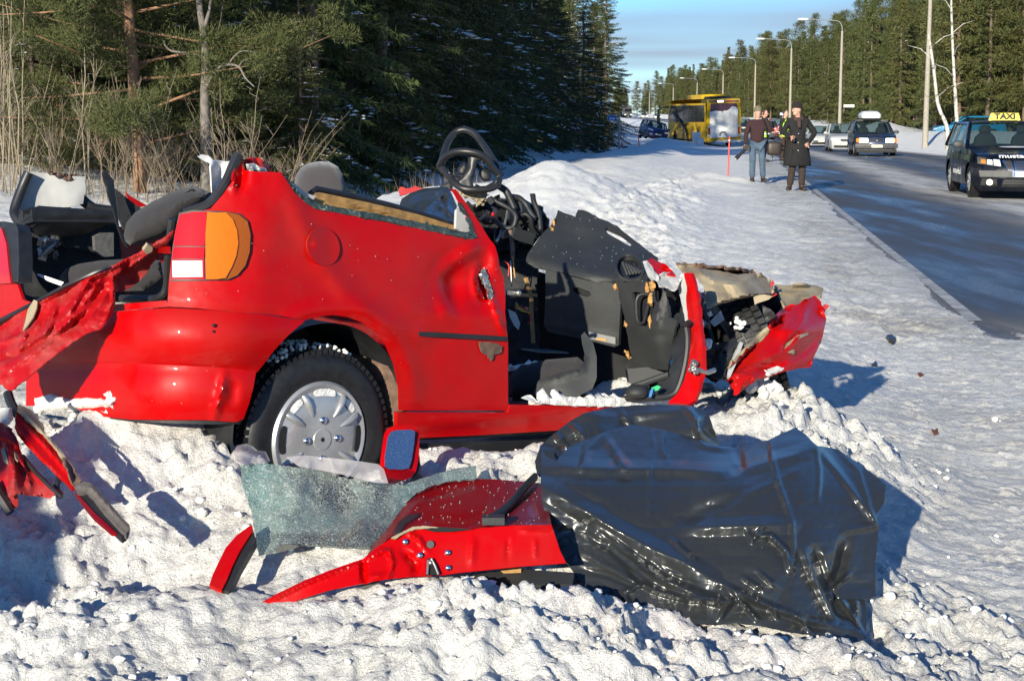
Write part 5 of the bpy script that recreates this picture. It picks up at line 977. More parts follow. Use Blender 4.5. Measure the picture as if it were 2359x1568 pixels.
sheet('film_edge', [(660, 1052), (700, 1048), (780, 1056), (830, 1062), (870, 1068), (884, 1080), (894, 1112), (860, 1110), (800, 1094), (740, 1082), (690, 1074)], off(gs, -0.03), 'clear_film', gl, 7, 0.002, base=GB, disp=lambda x, y: 0.01*fbm(x*.03, y*.03, 2, 2))
sheet('folded_corner', [(538, 1040), (545, 1026), (560, 1022), (580, 1026), (592, 1036), (612, 1040), (622, 1060), (612, 1068), (585, 1066), (560, 1070), (544, 1060)], rbf([(538, 1040, 4.40), (560, 1024, 4.46), (612, 1044, 4.50), (600, 1068, 4.40), (560, 1060, 4.36)]), 'clear_film', gl, 5, 0.004, base=GB, creases=[([(545, 1035), (580, 1045), (610, 1050)], 0.02, 10)])
sheet('torn_hole_edge', [(634, 1268), (645, 1256), (665, 1252), (690, 1256), (672, 1264), (650, 1270)], lambda x, y: 4.17+0*x, 'black_plastic', gl, 5, 0.01, base=GB)
# --- door mirror
MBs = P(925, 1100, 4.72)
mir = wthing('door_mirror', 'red door mirror standing upright in the snow beside the wheel', 'mirror', MBs)
ms_ = rbf([(880, 1080, 4.70), (895, 985, 4.78), (960, 980, 4.82), (960, 1090, 4.74)])
sheet('mirror_housing', [(884, 1000), (892, 986), (910, 979), (950, 978), (962, 984), (966, 1010), (965, 1050), (958, 1084), (948, 1098), (930, 1106), (900, 1102), (880, 1090), (874, 1076), (878, 1040)], ms_, 'red', mir, 6, 0.07, base=MBs, disp=lambda x, y: 0.012*((x-920)/45)**2+0.012*((y-1040)/62)**2, ang=60)
m, n, l, b = nmat('mirror_glass'); set_in(b, rough=0.3, metal=1.0); f_ = tex_noise(n, l, 140, 5, 0.8); l.new(ramp(n, l, f_.outputs[0], [(0.35, (0.80, 0.82, 0.85)), (0.75, (0.9, 0.9, 0.9))]), b.inputs['Base Color']); l.new(ramp(n, l, f_.outputs[0], [(0.45, 0.25), (0.75, 0.4)]), b.inputs['Roughness'])
sheet('mirror_glass', [(893, 1006), (900, 994), (915, 990), (946, 989), (956, 993), (954, 1020), (948, 1060), (942, 1078), (925, 1081), (895, 1080), (886, 1074), (886, 1050)], off(ms_, -0.008), 'mirror_glass', mir, 8, 0.003, base=MBs)
sheet('mirror_foot', [(956, 1040), (966, 1050), (970, 1090), (976, 1102), (950, 1108), (955, 1080)], off(ms_, 0.03), 'seal', mir, 6, 0.03, base=MBs)
# --- curved red strip stuck in the snow
SB = P(530, 1350, 4.05)
st_ = wthing('door_frame_strip', 'short curved red strip with black rubber edge stuck upright in the snow', 'car part', SB)
s1 = rbf([(580, 1212, 4.16), (540, 1270, 4.08), (485, 1350, 3.98), (512, 1358, 3.97), (588, 1222, 4.14)])
sheet('painted_strip', [(482, 1346), (490, 1322), (505, 1290), (520, 1260), (545, 1232), (572, 1212), (580, 1208), (582, 1222), (570, 1240), (550, 1272), (534, 1305), (522, 1335), (510, 1358)], s1, 'red', st_, 6, 0.012, base=SB)
sheet('rubber_edge', [(510, 1358), (522, 1335), (534, 1305), (550, 1272), (570, 1240), (582, 1222), (586, 1230), (588, 1246), (572, 1275), (552, 1310), (536, 1345), (526, 1360)], off(s1, 0.012), 'seal', st_, 6, 0.02, base=SB)
# --- twisted window frame and torn panel at the left
LB = P(120, 1160, 4.35)
tw = wthing('twisted_door_frame', 'long twisted red window frame with grey trim, lying on the shaded snow', 'car part', LB)
f1 = rbf([(40, 950, 4.50), (120, 1060, 4.36), (180, 1120, 4.28), (290, 1225, 4.10), (80, 940, 4.56), (200, 1100, 4.30)])
sheet('frame_bar', [(34, 968), (40, 945), (60, 965), (90, 990), (110, 1010), (140, 1050), (152, 1062), (166, 1085), (186, 1108), (176, 1118), (166, 1122), (150, 1105), (120, 1075), (85, 1040), (60, 1012), (44, 992)], f1, 'red', tw, 5, 0.015, base=LB, creases=[([(40, 960), (100, 1020), (170, 1100)], 0.015, 9, 2)], jag=0.6)
sheet('primer_edge', [(40, 943), (44, 930), (70, 942), (86, 960), (92, 970), (100, 975), (103, 998), (130, 1022), (150, 1050), (158, 1060), (140, 1054), (110, 1012), (85, 990), (62, 968)], off(f1, -0.015), 'beige', tw, 4, 0.005, base=LB, jag=1.2, creases=[([(50, 945), (90, 985), (145, 1050)], 0.012, 7)])
sheet('torn_section', [(140, 1056), (152, 1052), (166, 1068), (172, 1082), (188, 1106), (168, 1118), (160, 1095), (148, 1075)], off(f1, -0.02), 'rusty', tw, 4, 0.004, base=LB, jag=1.5, creases=[([(148, 1060), (165, 1110)], 0.03, 6)])
plain('trim_brown', (0.10, 0.085, 0.08), 0.9, 0.3, 60, bmp=0.4)
sheet('trim_cover', [(170, 1120), (176, 1114), (195, 1108), (210, 1112), (222, 1122), (250, 1155), (280, 1190), (298, 1208), (300, 1218), (290, 1228), (278, 1220), (240, 1180), (212, 1145), (196, 1132), (178, 1136)], off(f1, -0.03), 'trim_brown', tw, 5, 0.02, base=LB, creases=[([(180, 1120), (210, 1122), (295, 1215)], 0.012, 9, 2)])
sheet('frame_channel', [(176, 1136), (196, 1132), (212, 1145), (240, 1180), (280, 1222), (290, 1230), (280, 1236), (262, 1220), (220, 1180)], off(f1, -0.012), 'seal', tw, 5, 0.02, base=LB)
sheet('frame_bar', [(172, 1134), (180, 1138), (220, 1182), (262, 1220), (268, 1226), (255, 1224), (215, 1190), (190, 1160)], off(f1, -0.02), 'red_dark', tw, 5, 0.012, base=LB)
mb = MB(); mb.tube(smooth_path([P(140, 1098, 4.36), P(132, 1112, 4.34), P(130, 1128, 4.33), P(140, 1142, 4.32)], 4), 0.010, 6); mb.obj('bracket', 'seal', tw, LB)
PBs = P(40, 1140, 4.35)
pn = wthing('torn_panel', 'crumpled torn red body panel at the photo\'s left edge, beside a twisted frame', 'car part', PBs)
f2 = tin([(-40, 980, 4.50), (0, 970, 4.52), (40, 1000, 4.46), (130, 1136, 4.28), (10, 1150, 4.30), (30, 1060, 4.34), (60, 1060, 4.40), (-40, 1100, 4.36), (80, 1140, 4.30), (45, 1135, 4.26)])
sheet('panel', [(-40, 975), (5, 972), (24, 985), (40, 1010), (52, 1052), (70, 1075), (100, 1110), (126, 1136), (116, 1148), (90, 1142), (60, 1140), (40, 1132), (42, 1165), (30, 1172), (20, 1150), (-40, 1100)], f2, 'red_dirty', pn, 5, 0.004, base=PBs, ang=28, jag=1, creases=[([(10, 1000), (30, 1080), (30, 1160)], 0.03, 12), ([(45, 1050), (75, 1130)], 0.02, 12), ([(20, 1040), (60, 1100)], -0.02, 10)])
sheet('panel_flange', [(-40, 985), (-10, 984), (15, 998), (32, 1015), (46, 1032), (40, 1030), (20, 1012), (-10, 1004), (-40, 1005)], off(f2, -0.05), 'red', pn, 5, 0.01, base=PBs)
sheet('panel_primer', [(2, 1035), (10, 1030), (14, 1045), (20, 1070), (8, 1062)], off(f2, -0.02), 'beige', pn, 4, 0.003, base=PBs); sheet('panel_primer', [(34, 1040), (44, 1050), (42, 1062), (36, 1055)], off(f2, -0.02), 'beige', pn, 4, 0.003, base=PBs)
mb = MB(); mb.tube([P(52, 1050, 4.40), P(80, 1085, 4.36), P(120, 1125, 4.30), P(142, 1144, 4.28)], 0.007, 6); mb.tube([P(-20, 1110, 4.3), P(5, 1150, 4.28), P(24, 1180, 4.27)], 0.014, 6); mb.obj('panel_seal', 'seal', pn, PBs)
nb = sheet('number_plate_scrap', [(-30, 945), (10, 938), (28, 940), (31, 966), (18, 978), (0, 986), (-30, 988)], lambda x, y: 4.56+0*x, 'grey_trim', None, 6, 0.01, base=P(0, 965, 4.56), creases=[([(20, 938), (22, 978)], 0.02, 7)]); tag(nb, 'bent pale grey sheet scrap under the hanging tailgate at the left edge', 'car part')
mb = MB(); mb.tube(smooth_path([P(18, 905, 4.62), P(24, 925, 4.6), P(34, 945, 4.58), P(40, 955, 4.57)], 4), 0.014, 7); o = mb.obj('rubber_hose', 'seal', None, P(30, 940, 4.58)); tag(o, 'short black rubber hose hanging below the crumpled tailgate', 'hose')
# --- the big black plastic sheet laid over wreckage
BB = P(1640, 1400, 4.3)
bs = wthing('plastic_sheet', 'large black plastic sheet draped over a heap beside the torn-off door', 'plastic sheet', BB)
def fz(x, y): return 901.5+.4*y
def C6(*pts): return [(1175.9+.4*x, 901.5+.4*y) for x, y in pts]
main = C6((180, 330), (200, 370), (260, 400), (330, 320), (450, 270), (560, 225), (700, 190), (780, 200), (900, 225), (1050, 265), (1200, 310), (1310, 325), (1320, 300), (1480, 280), (1640, 205), (1690, 240), (1760, 310), (1880, 330), (2000, 410), (2120, 500), (2160, 540), (2150, 640), (2110, 700), (2120, 780), (2100, 1000), (2100, 1180), (2040, 1195), (1880, 1190), (1850, 1140), (1870, 1250), (1960, 1320), (2040, 1400), (2030, 1435), (1900, 1450), (1800, 1455), (1740, 1400), (1600, 1380), (1450, 1350), (1300, 1330), (1200, 1340), (1000, 1335), (850, 1330), (740, 1345), (700, 1300), (650, 1265), (560, 1260), (500, 1200), (420, 1110), (340, 1010), (290, 930), (230, 780), (180, 640), (172, 480))
bcy = lambda x, y, d: (1175.9+.4*x, 901.5+.4*y, d)
bsf = rbf([bcy(*q) for q in ((180, 400, 4.62), (450, 280, 4.80), (700, 195, 4.95), (1000, 260, 4.95), (1300, 320, 4.92), (1640, 210, 5.00), (1880, 340, 4.92), (2150, 560, 4.72), (2110, 780, 4.60), (2100, 1170, 4.44), (1870, 1170, 4.36), (2040, 1420, 4.24), (1800, 1450, 4.16), (1300, 1330, 4.14), (740, 1340, 4.12), (520, 1220, 4.20), (260, 850, 4.36), (180, 560, 4.44),
     (700, 440, 4.62), (1200, 460, 4.62), (400, 430, 4.56), (1500, 400, 4.70), (1750, 320, 4.82), (1000, 600, 4.52), (950, 780, 4.40), (1400, 780, 4.36), (1700, 800, 4.40), (600, 700, 4.40), (1000, 1000, 4.26), (1500, 1050, 4.22), (700, 1100, 4.22), (1800, 1000, 4.36), (1950, 700, 4.58), (1300, 1200, 4.17), (430, 700, 4.38))], 2e-3)
bcr = [(C6((180, 545), (420, 680), (620, 800), (830, 910), (1000, 980), (1160, 1080)), 0.045, 26), (C6((480, 800), (620, 900), (760, 1010), (900, 1090), (1100, 1180), (1300, 1230)), 0.035, 16), (C6((520, 830), (640, 930), (800, 1060)), -0.035, 14),
       (C6((200, 430), (420, 440), (700, 445), (1000, 450), (1250, 465)), 0.030, 22), (C6((200, 470), (500, 490), (800, 480), (1200, 500)), -0.012, 26, 2), (C6((420, 440), (440, 330), (560, 230)), 0.020, 14), (C6((545, 260), (600, 350), (670, 440)), 0.025, 14), (C6((600, 330), (590, 440)), -0.015, 10),
       (C6((800, 180), (830, 330), (800, 440), (800, 700)), 0.008, 7), (C6((880, 220), (870, 320), (900, 400)), 0.02, 10), (C6((1060, 270), (1120, 310), (1250, 330)), 0.025, 12), (C6((1310, 330), (1320, 430), (1260, 470)), -0.03, 14), (C6((1500, 290), (1510, 400), (1540, 520), (1620, 750)), 0.020, 10),
       (C6((1290, 460), (1500, 400), (1750, 330)), 0.030, 20), (C6((1340, 600), (1500, 530), (1760, 400)), 0.012, 12), (C6((950, 780), (1100, 690), (1320, 590)), -0.020, 24, 2), (C6((950, 780), (1150, 780), (1400, 770), (1620, 760)), 0.035, 22), (C6((1400, 830), (1500, 830), (1590, 920), (1610, 1040)), 0.030, 10), (C6((1620, 760), (1630, 900), (1620, 1040)), 0.020, 9), (C6((1460, 770), (1390, 860), (1360, 800)), 0.02, 8),
       (C6((930, 850), (980, 900), (1060, 960)), 0.022, 9), (C6((1760, 320), (1780, 450), (1770, 640)), 0.012, 8), (C6((1780, 340), (1900, 480), (2100, 750)), 0.022, 12), (C6((1880, 330), (2000, 450), (2060, 650), (2110, 780)), 0.016, 10), (C6((1920, 800), (2110, 770)), 0.025, 12), (C6((1930, 850), (1900, 1000), (1850, 1140)), -0.04, 18), (C6((1950, 1050), (1850, 1140)), 0.03, 8), (C6((1680, 900), (1740, 1060), (1830, 1240), (1870, 1310)), 0.030, 12), (C6((1750, 900), (1800, 1050), (1850, 1150)), -0.035, 14),
       (C6((1200, 1100), (1300, 1150), (1480, 1230), (1700, 1310), (2000, 1380)), 0.030, 12), (C6((1270, 1150), (1350, 1230), (1420, 1310)), 0.025, 9), (C6((1500, 1220), (1540, 1310)), 0.02, 7), (C6((1660, 1290), (1730, 1390)), 0.02, 8), (C6((640, 1150), (700, 1140), (720, 1120), (760, 1110)), 0.02, 8), (C6((650, 1160), (700, 1260), (740, 1340)), 0.030, 10), (C6((760, 1110), (850, 1150), (1000, 1190), (1280, 1210)), 0.03, 10), (C6((1240, 1150), (1270, 1200), (1200, 1310)), 0.025, 9), (C6((1850, 1190), (1880, 1250), (1950, 1290)), -0.05, 16), (C6((760, 1110), (680, 1010), (560, 900), (400, 800)), -0.012, 14, 2), (C6((740, 1110), (600, 1030), (420, 930)), 0.010, 14, 2), (C6((720, 1120), (560, 1060), (400, 1020)), -0.010, 12, 2), (C6((690, 920), (760, 1010), (830, 1050)), 0.02, 9), (C6((820, 1000), (900, 1060), (1050, 1110)), -0.02, 10), (C6((1340, 1070), (1450, 1140)), 0.02, 8), (C6((1420, 1030), (1540, 1130)), 0.018, 8)]
sheet('sheet_front', main, bsf, 'bag', bs, 3.2, 0.003, base=BB, creases=bcr, disp=lambda x, y: 0.020*ridged(x*.010+0.004*y, y*.016, 61, 3)+0.0018*ridged(x*.05, y*.04+x*.01, 63, 2), ang=75, jag=0.6)
rear_ = C6((150, 470), (140, 400), (170, 310), (250, 240), (340, 170), (430, 120), (560, 95), (700, 78), (900, 75), (1010, 80), (1090, 95), (1140, 120), (1160, 190), (1200, 300), (1260, 330), (1000, 320), (700, 260), (400, 330), (250, 420), (170, 490))
sheet('sheet_back', rear_, rbf([bcy(*q) for q in ((150, 470, 4.72), (250, 240, 4.92), (560, 95, 5.10), (1000, 80, 5.15), (1200, 300, 5.08), (700, 260, 5.05), (300, 380, 4.82), (900, 180, 5.05), (500, 200, 4.95), (1100, 200, 5.00))]), 'bag', bs, 4.5, 0.003, base=BB, creases=[(C6((1000, 80), (1060, 150), (1090, 260)), 0.04, 12), (C6((1140, 120), (1100, 200), (1200, 300)), -0.03, 14), (C6((260, 240), (330, 330)), 0.03, 10), (C6((350, 180), (420, 260)), 0.025, 10), (C6((430, 130), (600, 150), (900, 120), (1020, 100)), 0.02, 14), (C6((170, 310), (300, 300), (420, 240)), -0.02, 10), (C6((620, 90), (660, 150), (700, 200)), 0.015, 9)], disp=lambda x, y: 0.02*ridged(x*.015, y*.02, 66, 3), ang=75, jag=0.8)
sheet('tucked_fold', C6((1850, 1190), (2040, 1195), (2050, 1260), (2045, 1420), (1960, 1330), (1870, 1260)), rbf([bcy(*q) for q in ((1850, 1190, 4.40), (2040, 1195, 4.44), (2045, 1420, 4.28), (1870, 1260, 4.36))]), 'bag', bs, 4, 0.003, base=BB, creases=[(C6((1900, 1200), (1960, 1260), (2030, 1400)), 0.03, 8), (C6((1990, 1200), (2000, 1300)), 0.03, 8)], ang=35)
mb = MB(); rs = np.random.RandomState(6)
for i in range(9): mb.ell(P(1768+rs.normal()*18, 893+rs.normal()*6, 6.46+rs.normal()*0.03), rs.uniform(0.015, 0.04, 3), np.linalg.qr(rs.normal(size=(3, 3)))[0], 8, 6, 0, 0.7)
tag(mb.obj('ice_chunk', 'snow', None, P(1775, 890, 6.42), 30), 'greyish chunk of packed ice under the bent red front wing', 'ice')
# scraps lying on the packed snow
def flat_scrap(name, poly, mat, label, cat, th=0.006, lift=0.012):
    cx_ = np.mean([p[0] for p in poly]); cy_ = np.mean([p[1] for p in poly]); r = rays(cx_, cy_); t = 3.0
    while t < 40 and CAM[2]+t*r[2] > gz(*(t*r[:2])): t += 0.01
    c = CAM+t*r; z0 = c[2]+lift
    v2, f = cdt_fill(poly, 4); q = rays(v2[:, 0], v2[:, 1]); tt = (z0-CAM[2])/q[:, 2]; v = CAM+tt[:, None]*q; v[:, 2] += 0.008*fbm(v[:, 0]*30, v[:, 1]*30, 3, 2)
    if np.cross(v[f[0, 1]]-v[f[0, 0]], v[f[0, 2]]-v[f[0, 0]])[2] < 0: f = f[:, ::-1]
    V, Fc = solidify(v, f, th); tag(mesh_obj(name, V, Fc, mat, None, c, 40), label, cat)
flat_scrap('plastic_scrap', [(1876, 940), (1898, 934), (1920, 938), (1936, 954), (1905, 948)], 'dash_plastic', 'thin grey triangular shard on packed snow behind the black sheet', 'scrap')
flat_scrap('plastic_scrap', [(2042, 772), (2052, 768), (2062, 776), (2058, 784), (2048, 780)], 'seal', 'small black scrap on the snow just past the bent wing\'s shadow', 'scrap', 0.03, 0.03)
flat_scrap('plastic_scrap', [(2005, 836), (2018, 833), (2020, 840), (2008, 842)], 'seal', 'tiny dark chip on the packed snow between two brown leaves and shadow', 'scrap')
plain('dead_leaf', (0.20, 0.06, 0.02), 0.8, 0.3)
flat_scrap('dead_leaf', [(2112, 860), (2120, 856), (2126, 862), (2118, 866)], 'dead_leaf', 'brown dead leaf on the packed snow, the farther of two', 'leaf')
flat_scrap('dead_leaf', [(2146, 990), (2158, 986), (2160, 996), (2150, 998)], 'dead_leaf', 'reddish brown dead leaf on the packed snow, the nearer of two', 'leaf')
flat_scrap('trim_rod', [(1700, 920), (1760, 916), (1830, 916), (1845, 930), (1830, 922), (1760, 921), (1705, 925)], 'seal', 'long thin black trim strip lying in the snow before the bent wing', 'car part', 0.012, 0.05)
# ------------------------------------------------------------------ trees
def foliage_mat(name, dark, light, trans=0.12):
    m, n, l, b = nmat(name); set_in(b, rough=0.65, spec=0.25)
    x = tex_noise(n, l, 1.1, 4, 0.6); y = tex_noise(n, l, 9, 3, 0.6)
    c = mixc(n, l, ramp(n, l, x.outputs[0], [(0.35, 0.0), (0.65, 1.0)]), dark, light); c = mixc(n, l, ramp(n, l, y.outputs[0], [(0.45, 0.0), (0.75, 0.6)]), c, tuple(q*0.55 for q in dark)); oi = n.new('ShaderNodeObjectInfo'); hs = n.new('ShaderNodeHueSaturation'); l.new(c, hs.inputs['Color']); l.new(ramp(n, l, oi.outputs['Random'], [(0.0, 0.47), (1.0, 0.515)]), hs.inputs['Hue']); l.new(ramp(n, l, oi.outputs['Random'], [(0.0, 0.65), (0.35, 1.0), (0.7, 0.8), (1.0, 1.0)]), hs.inputs['Value']); l.new(hs.outputs[0], b.inputs['Base Color'])
    return m
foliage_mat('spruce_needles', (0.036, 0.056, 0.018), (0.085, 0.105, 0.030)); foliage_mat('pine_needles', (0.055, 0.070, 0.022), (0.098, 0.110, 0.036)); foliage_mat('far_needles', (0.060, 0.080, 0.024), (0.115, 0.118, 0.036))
plain('bark_grey', (0.16, 0.14, 0.12), 0.9, 0.4, 7, bmp=0.6, bscale=25); plain('bark_far', (0.15, 0.10, 0.065), 0.9, 0.3, 5); plain('bark_pine', (0.27, 0.15, 0.085), 0.9, 0.45, 5, bmp=0.7, bscale=22); plain('bark_spruce', (0.13, 0.10, 0.075), 0.95, 0.35, 7, bmp=0.6)
plain('twig', (0.21, 0.16, 0.11), 0.9, 0.3, 3); plain('twig_pale', (0.27, 0.22, 0.155), 0.85, 0.25, 3)
m, n, l, b = nmat('bark_birch'); set_in(b, rough=0.8); x = tex_noise(n, l, 5, 5, 0.7); l.new(ramp(n, l, x.outputs[0], [(0.38, (0.06, 0.05, 0.045)), (0.48, (0.48, 0.45, 0.40)), (0.7, (0.62, 0.59, 0.54))]), b.inputs['Base Color'])
def tris_to(v, name, mat, ang=None):
    v = v.reshape(-1, 3); f = np.arange(len(v)).reshape(-1, 3)
    me = bpy.data.meshes.new(name); me.vertices.add(len(v)); me.vertices.foreach_set('co', v.astype(np.float32).ravel()); me.loops.add(len(v)); me.loops.foreach_set('vertex_index', f.astype(np.int32).ravel()); me.polygons.add(len(f)); me.polygons.foreach_set('loop_start', np.arange(0, len(v), 3, dtype=np.int32)); me.update(calc_edges=True); me.materials.append(MATS[mat]); return me
def blades(p, d, L_, w, rs):
    """needle sprays: long thin triangles from p along d"""
    d = d/(np.linalg.norm(d, axis=1, keepdims=True)+1e-9); s = np.cross(d, rs.normal(size=d.shape)); s /= np.linalg.norm(s, axis=1, keepdims=True)+1e-9
    L_ = np.broadcast_to(L_, (len(p),))[:, None]; w = np.broadcast_to(w, (len(p),))[:, None]
    return np.stack([p-s*w, p+s*w, p+d*L_], 1)
def mesh_of(mb, name, mat):
    me = bpy.data.meshes.new(name); v = np.concatenate(mb.v); me.from_pydata([tuple(q) for q in v], [], mb.f); me.update(); me.materials.append(MATS[mat]); me.polygons.foreach_set('use_smooth', np.ones(len(me.polygons), bool)); return me
def snow_pads(c, rs, size):
    V = []
    for q in c:
        k = 8; a = np.arange(k)/k*6.2832+rs.uniform(0, 1); r = size*rs.uniform(0.5, 1.2)*(0.7+0.6*rs.uniform(size=k)); el = rs.uniform(0.5, 1.4); th = rs.uniform(0, 3.14)
        x = r*np.cos(a)*el; y = r*np.sin(a)/el; R_ = np.stack([q[0]+x*math.cos(th)-y*math.sin(th), q[1]+x*math.sin(th)+y*math.cos(th), q[2]-r*0.10], 1); t = q+np.array([0, 0, size*0.22])
        for i in range(k): V.append((R_[i], R_[(i+1) % k], t)); V.append((R_[(i+1) % k], R_[i], q-np.array([0, 0, size*.2])))
    return np.array(V)
def spruce(seed, H, R, dens=1.0, blade=0.16, width=0.017, step=0.32, snow=0.25, mat='spruce_needles', zlow=0.25, name='spruce'):
    rs = np.random.RandomState(seed); T = []; Sn = []
    mb = MB(); zz_ = np.linspace(-0.3, H*0.97, 12); mb.tube(np.stack([0.05*np.sin(zz_*0.7+seed), 0.05*np.cos(zz_*0.5), zz_], 1), 0.013*H*(1-zz_/H)**0.8+0.012, 8)
    z = zlow
    while z < H-0.25:
        q = z/H; L0 = R*(1-q)**0.85*(0.55+0.45*smooth(0, 0.12, q)); nb = int(6+3*rs.uniform())
        for b_ in range(nb):
            az = rs.uniform(0, 6.2832); Lb = max(0.15, L0*rs.uniform(0.65, 1.15)); k = max(3, int(Lb/0.13*dens)); t = np.linspace(0.12, 1, k)
            up = 0.35*q+rs.uniform(-0.14, 0.14); dr = (0.45*(1-q)+0.1)*rs.uniform(0.6, 1.4); zj = z; z = z+rs.uniform(-0.22, 0.22)
            ax = np.array([math.cos(az), math.sin(az), 0]); pz = z+Lb*(up*t-dr*t**1.6+0.12*t**4); pc = ax*(t*Lb)[:, None]; pc[:, 2] += pz
            sd = np.array([-math.sin(az), math.cos(az), 0])
            if k > 3 and Lb > 0.6: mb.tube(np.vstack([[0, 0, z], pc[::max(1, k//3)]]), np.linspace(0.018, 0.005, 1+len(pc[::max(1, k//3)])), 4)
            for sgn in (-1, 1):
                n_t = max(2, int(4*dens)); tl = (0.16+0.30*Lb*(1-t)**0.7*0.55)*rs.uniform(0.6, 1.2, k); dv = ax*0.75+sd*sgn*0.8+np.array([0, 0, -0.40])+rs.normal(size=(k, 3))*0.18; dv /= np.linalg.norm(dv, axis=1, keepdims=True)
                for j in range(n_t):
                    f_ = (j+rs.uniform(0, 1, k))/n_t; p_ = pc+dv*(tl*f_)[:, None]; p_[:, 2] -= 0.25*(tl*f_)**2
                    T.append(blades(p_, dv+rs.normal(size=(k, 3))*0.45+np.array([0, 0, -0.15]), blade*rs.uniform(0.6, 1.2, k), width, rs))
            T.append(blades(pc, ax+rs.normal(size=(k, 3))*0.5, blade, width, rs))
            if rs.uniform() < snow and Lb > 0.5:
                t0 = rs.uniform(0.2, 0.7); m = (t > t0) & (t < t0+0.35) & (rs.uniform(size=k) < 0.8); c = pc[m]
                if len(c): Sn.append(snow_pads(c+rs.normal(size=c.shape)*[0.06, 0.06, 0.01]+[0, 0, 0.025], rs, 0.075+0.07*rs.uniform()))
            z = zj
        z += step*rs.uniform(0.7, 1.2)*(0.6+0.5*(1-q))
    out = [('trunk', mesh_of(mb, name+'_trunk', 'bark_spruce')), ('crown', tris_to(np.concatenate(T), name+'_crown', mat))]
    if Sn: out.append(('snow_load', tris_to(np.concatenate(Sn), name+'_snow', 'snow_clean')))
    return out
def pine(seed, H, R, z0, nb, per, blade, width, rad=0.45, mat='pine_needles', lean=0.0, trunk_r=None, name='pine'):
    rs = np.random.RandomState(seed); mb = MB(); zz_ = np.linspace(-0.3, H, 14); wob = 0.06*H*0.1
    cx_ = wob*np.sin(zz_*0.6+seed)+lean*zz_; cy_ = wob*np.cos(zz_*0.43+seed); tr = trunk_r or 0.011*H; mb.tube(np.stack([cx_, cy_, zz_], 1), tr*(1-0.85*np.clip(zz_/H, 0, 1))+0.01, 10); T = []
    for b_ in range(nb):
        z = z0+(H-z0)*(b_+rs.uniform())/nb; q = (z-z0)/(H-z0); az = b_*2.4+rs.uniform(-0.5, 0.5); Lb = R*(1-q)**0.6*rs.uniform(0.6, 1.1)+0.25; ax = np.array([math.cos(az), math.sin(az), rs.uniform(-0.12, 0.35)])
        o_ = np.array([np.interp(z, zz_, cx_), np.interp(z, zz_, cy_), z]); tips = o_+ax*Lb; mb.tube([o_, o_+ax*Lb*0.5+[0, 0, -0.05], tips], [0.03, 0.018, 0.006], 5)
        nc = max(3, int(Lb*4))
        for c_ in range(nc):
            t = 0.3+0.75*(c_+rs.uniform())/nc; cc = o_+ax*Lb*t+rs.normal(size=3)*np.array([0.28, 0.28, 0.14])*min(1, Lb); n_ = per
            dv = rs.normal(size=(n_, 3)); dv /= np.linalg.norm(dv, axis=1, keepdims=True); rr_ = rad*rs.uniform(0.5, 1.1)*rs.uniform(0, 1, n_)[:, None]**0.5*np.array([1, 1, 0.55])
            T.append(blades(cc+dv*rr_, dv+[0, 0, 0.35]+rs.normal(size=(n_, 3))*0.5, blade*rs.uniform(0.6, 1.2, n_), width, rs))
    return [('trunk', mesh_of(mb, name+'_trunk', 'bark_far' if name.startswith('far') else 'bark_pine')), ('crown', tris_to(np.concatenate(T), name+'_crown', mat))]
def place_tree(parts, name, x, y, label, cat, group, rot, sc=1.0, dz=-0.05):
    t = thing(name, label, cat, (x, y, gz(x, y)+dz), rot, group); _r = np.random.RandomState(int(abs(x*131+y*17)*10) % 100000); w_ = _r.uniform(0.8, 1.15); t.scale = (sc*w_, sc*w_, sc*_r.uniform(0.88, 1.12)); t.rotation_euler = (_r.normal()*0.02, _r.normal()*0.02, rot)
    for nm, me in parts:
        o = bpy.data.objects.new(nm, me); COL.objects.link(o); o.parent = t
    return t
def at(fx, D): return (fx-CX)/FOC*D, D
rs = np.random.RandomState(4)
SP = [spruce(1, 13, 2.5, 1.25, snow=0.10), spruce(2, 15, 2.8, 1.2, snow=0.18), spruce(3, 11, 2.2, 1.3, snow=0.35), spruce(5, 12, 2.3, 1.2, snow=0.45)]
lit = [(30, 40), (110, 38), (190, 41), (270, 37), (360, 39), (440, 37), (520, 36), (600, 35), (560, 42), (660, 40), (-60, 42), (80, 46), (240, 46), (400, 46), (-150, 46)]
for i, (fx, D) in enumerate(lit):
    x, y = at(fx, D); place_tree(SP[i % 3], 'spruce_tree', x, y, 'tall green spruce in the sunlit forest edge behind the pine and birch trunks', 'spruce', 'sunlit spruces at the forest edge', rs.uniform(0, 6.28), rs.uniform(0.9, 1.15))
shade = [(720, 33), (800, 37), (870, 37), (930, 42), (985, 45), (1040, 49), (1085, 54), (1125, 60), (760, 41), (840, 44), (900, 49), (960, 54), (1010, 58), (1060, 64), (1150, 68), (1175, 66), (1110, 72), (1180, 74), (820, 52), (900, 60), (980, 68)]
for i, (fx, D) in enumerate(shade):
    x, y = at(fx, D); place_tree(SP[(i*3+2) % 4], 'spruce_tree', x, y, 'dark shaded spruce with snow on its boughs, behind the steering wheel', 'spruce', 'dark spruces behind the wreck', rs.uniform(0, 6.28), rs.uniform(0.95, 1.25))
farl = [(1215, 80), (1255, 78), (1300, 84), (1340, 88), (1372, 93), (1395, 99), (1240, 90), (1320, 96), (1365, 104), (1280, 100)]
for i, (fx, D) in enumerate(farl):
    x, y = at(fx, D); place_tree(SP[i % 4], 'spruce_tree', x, y, 'snow-flecked spruce at the far end of the forest edge, left of the bus stop sign', 'spruce', 'spruces near the bus stop sign', rs.uniform(0, 6.28), rs.uniform(0.70, 0.82))
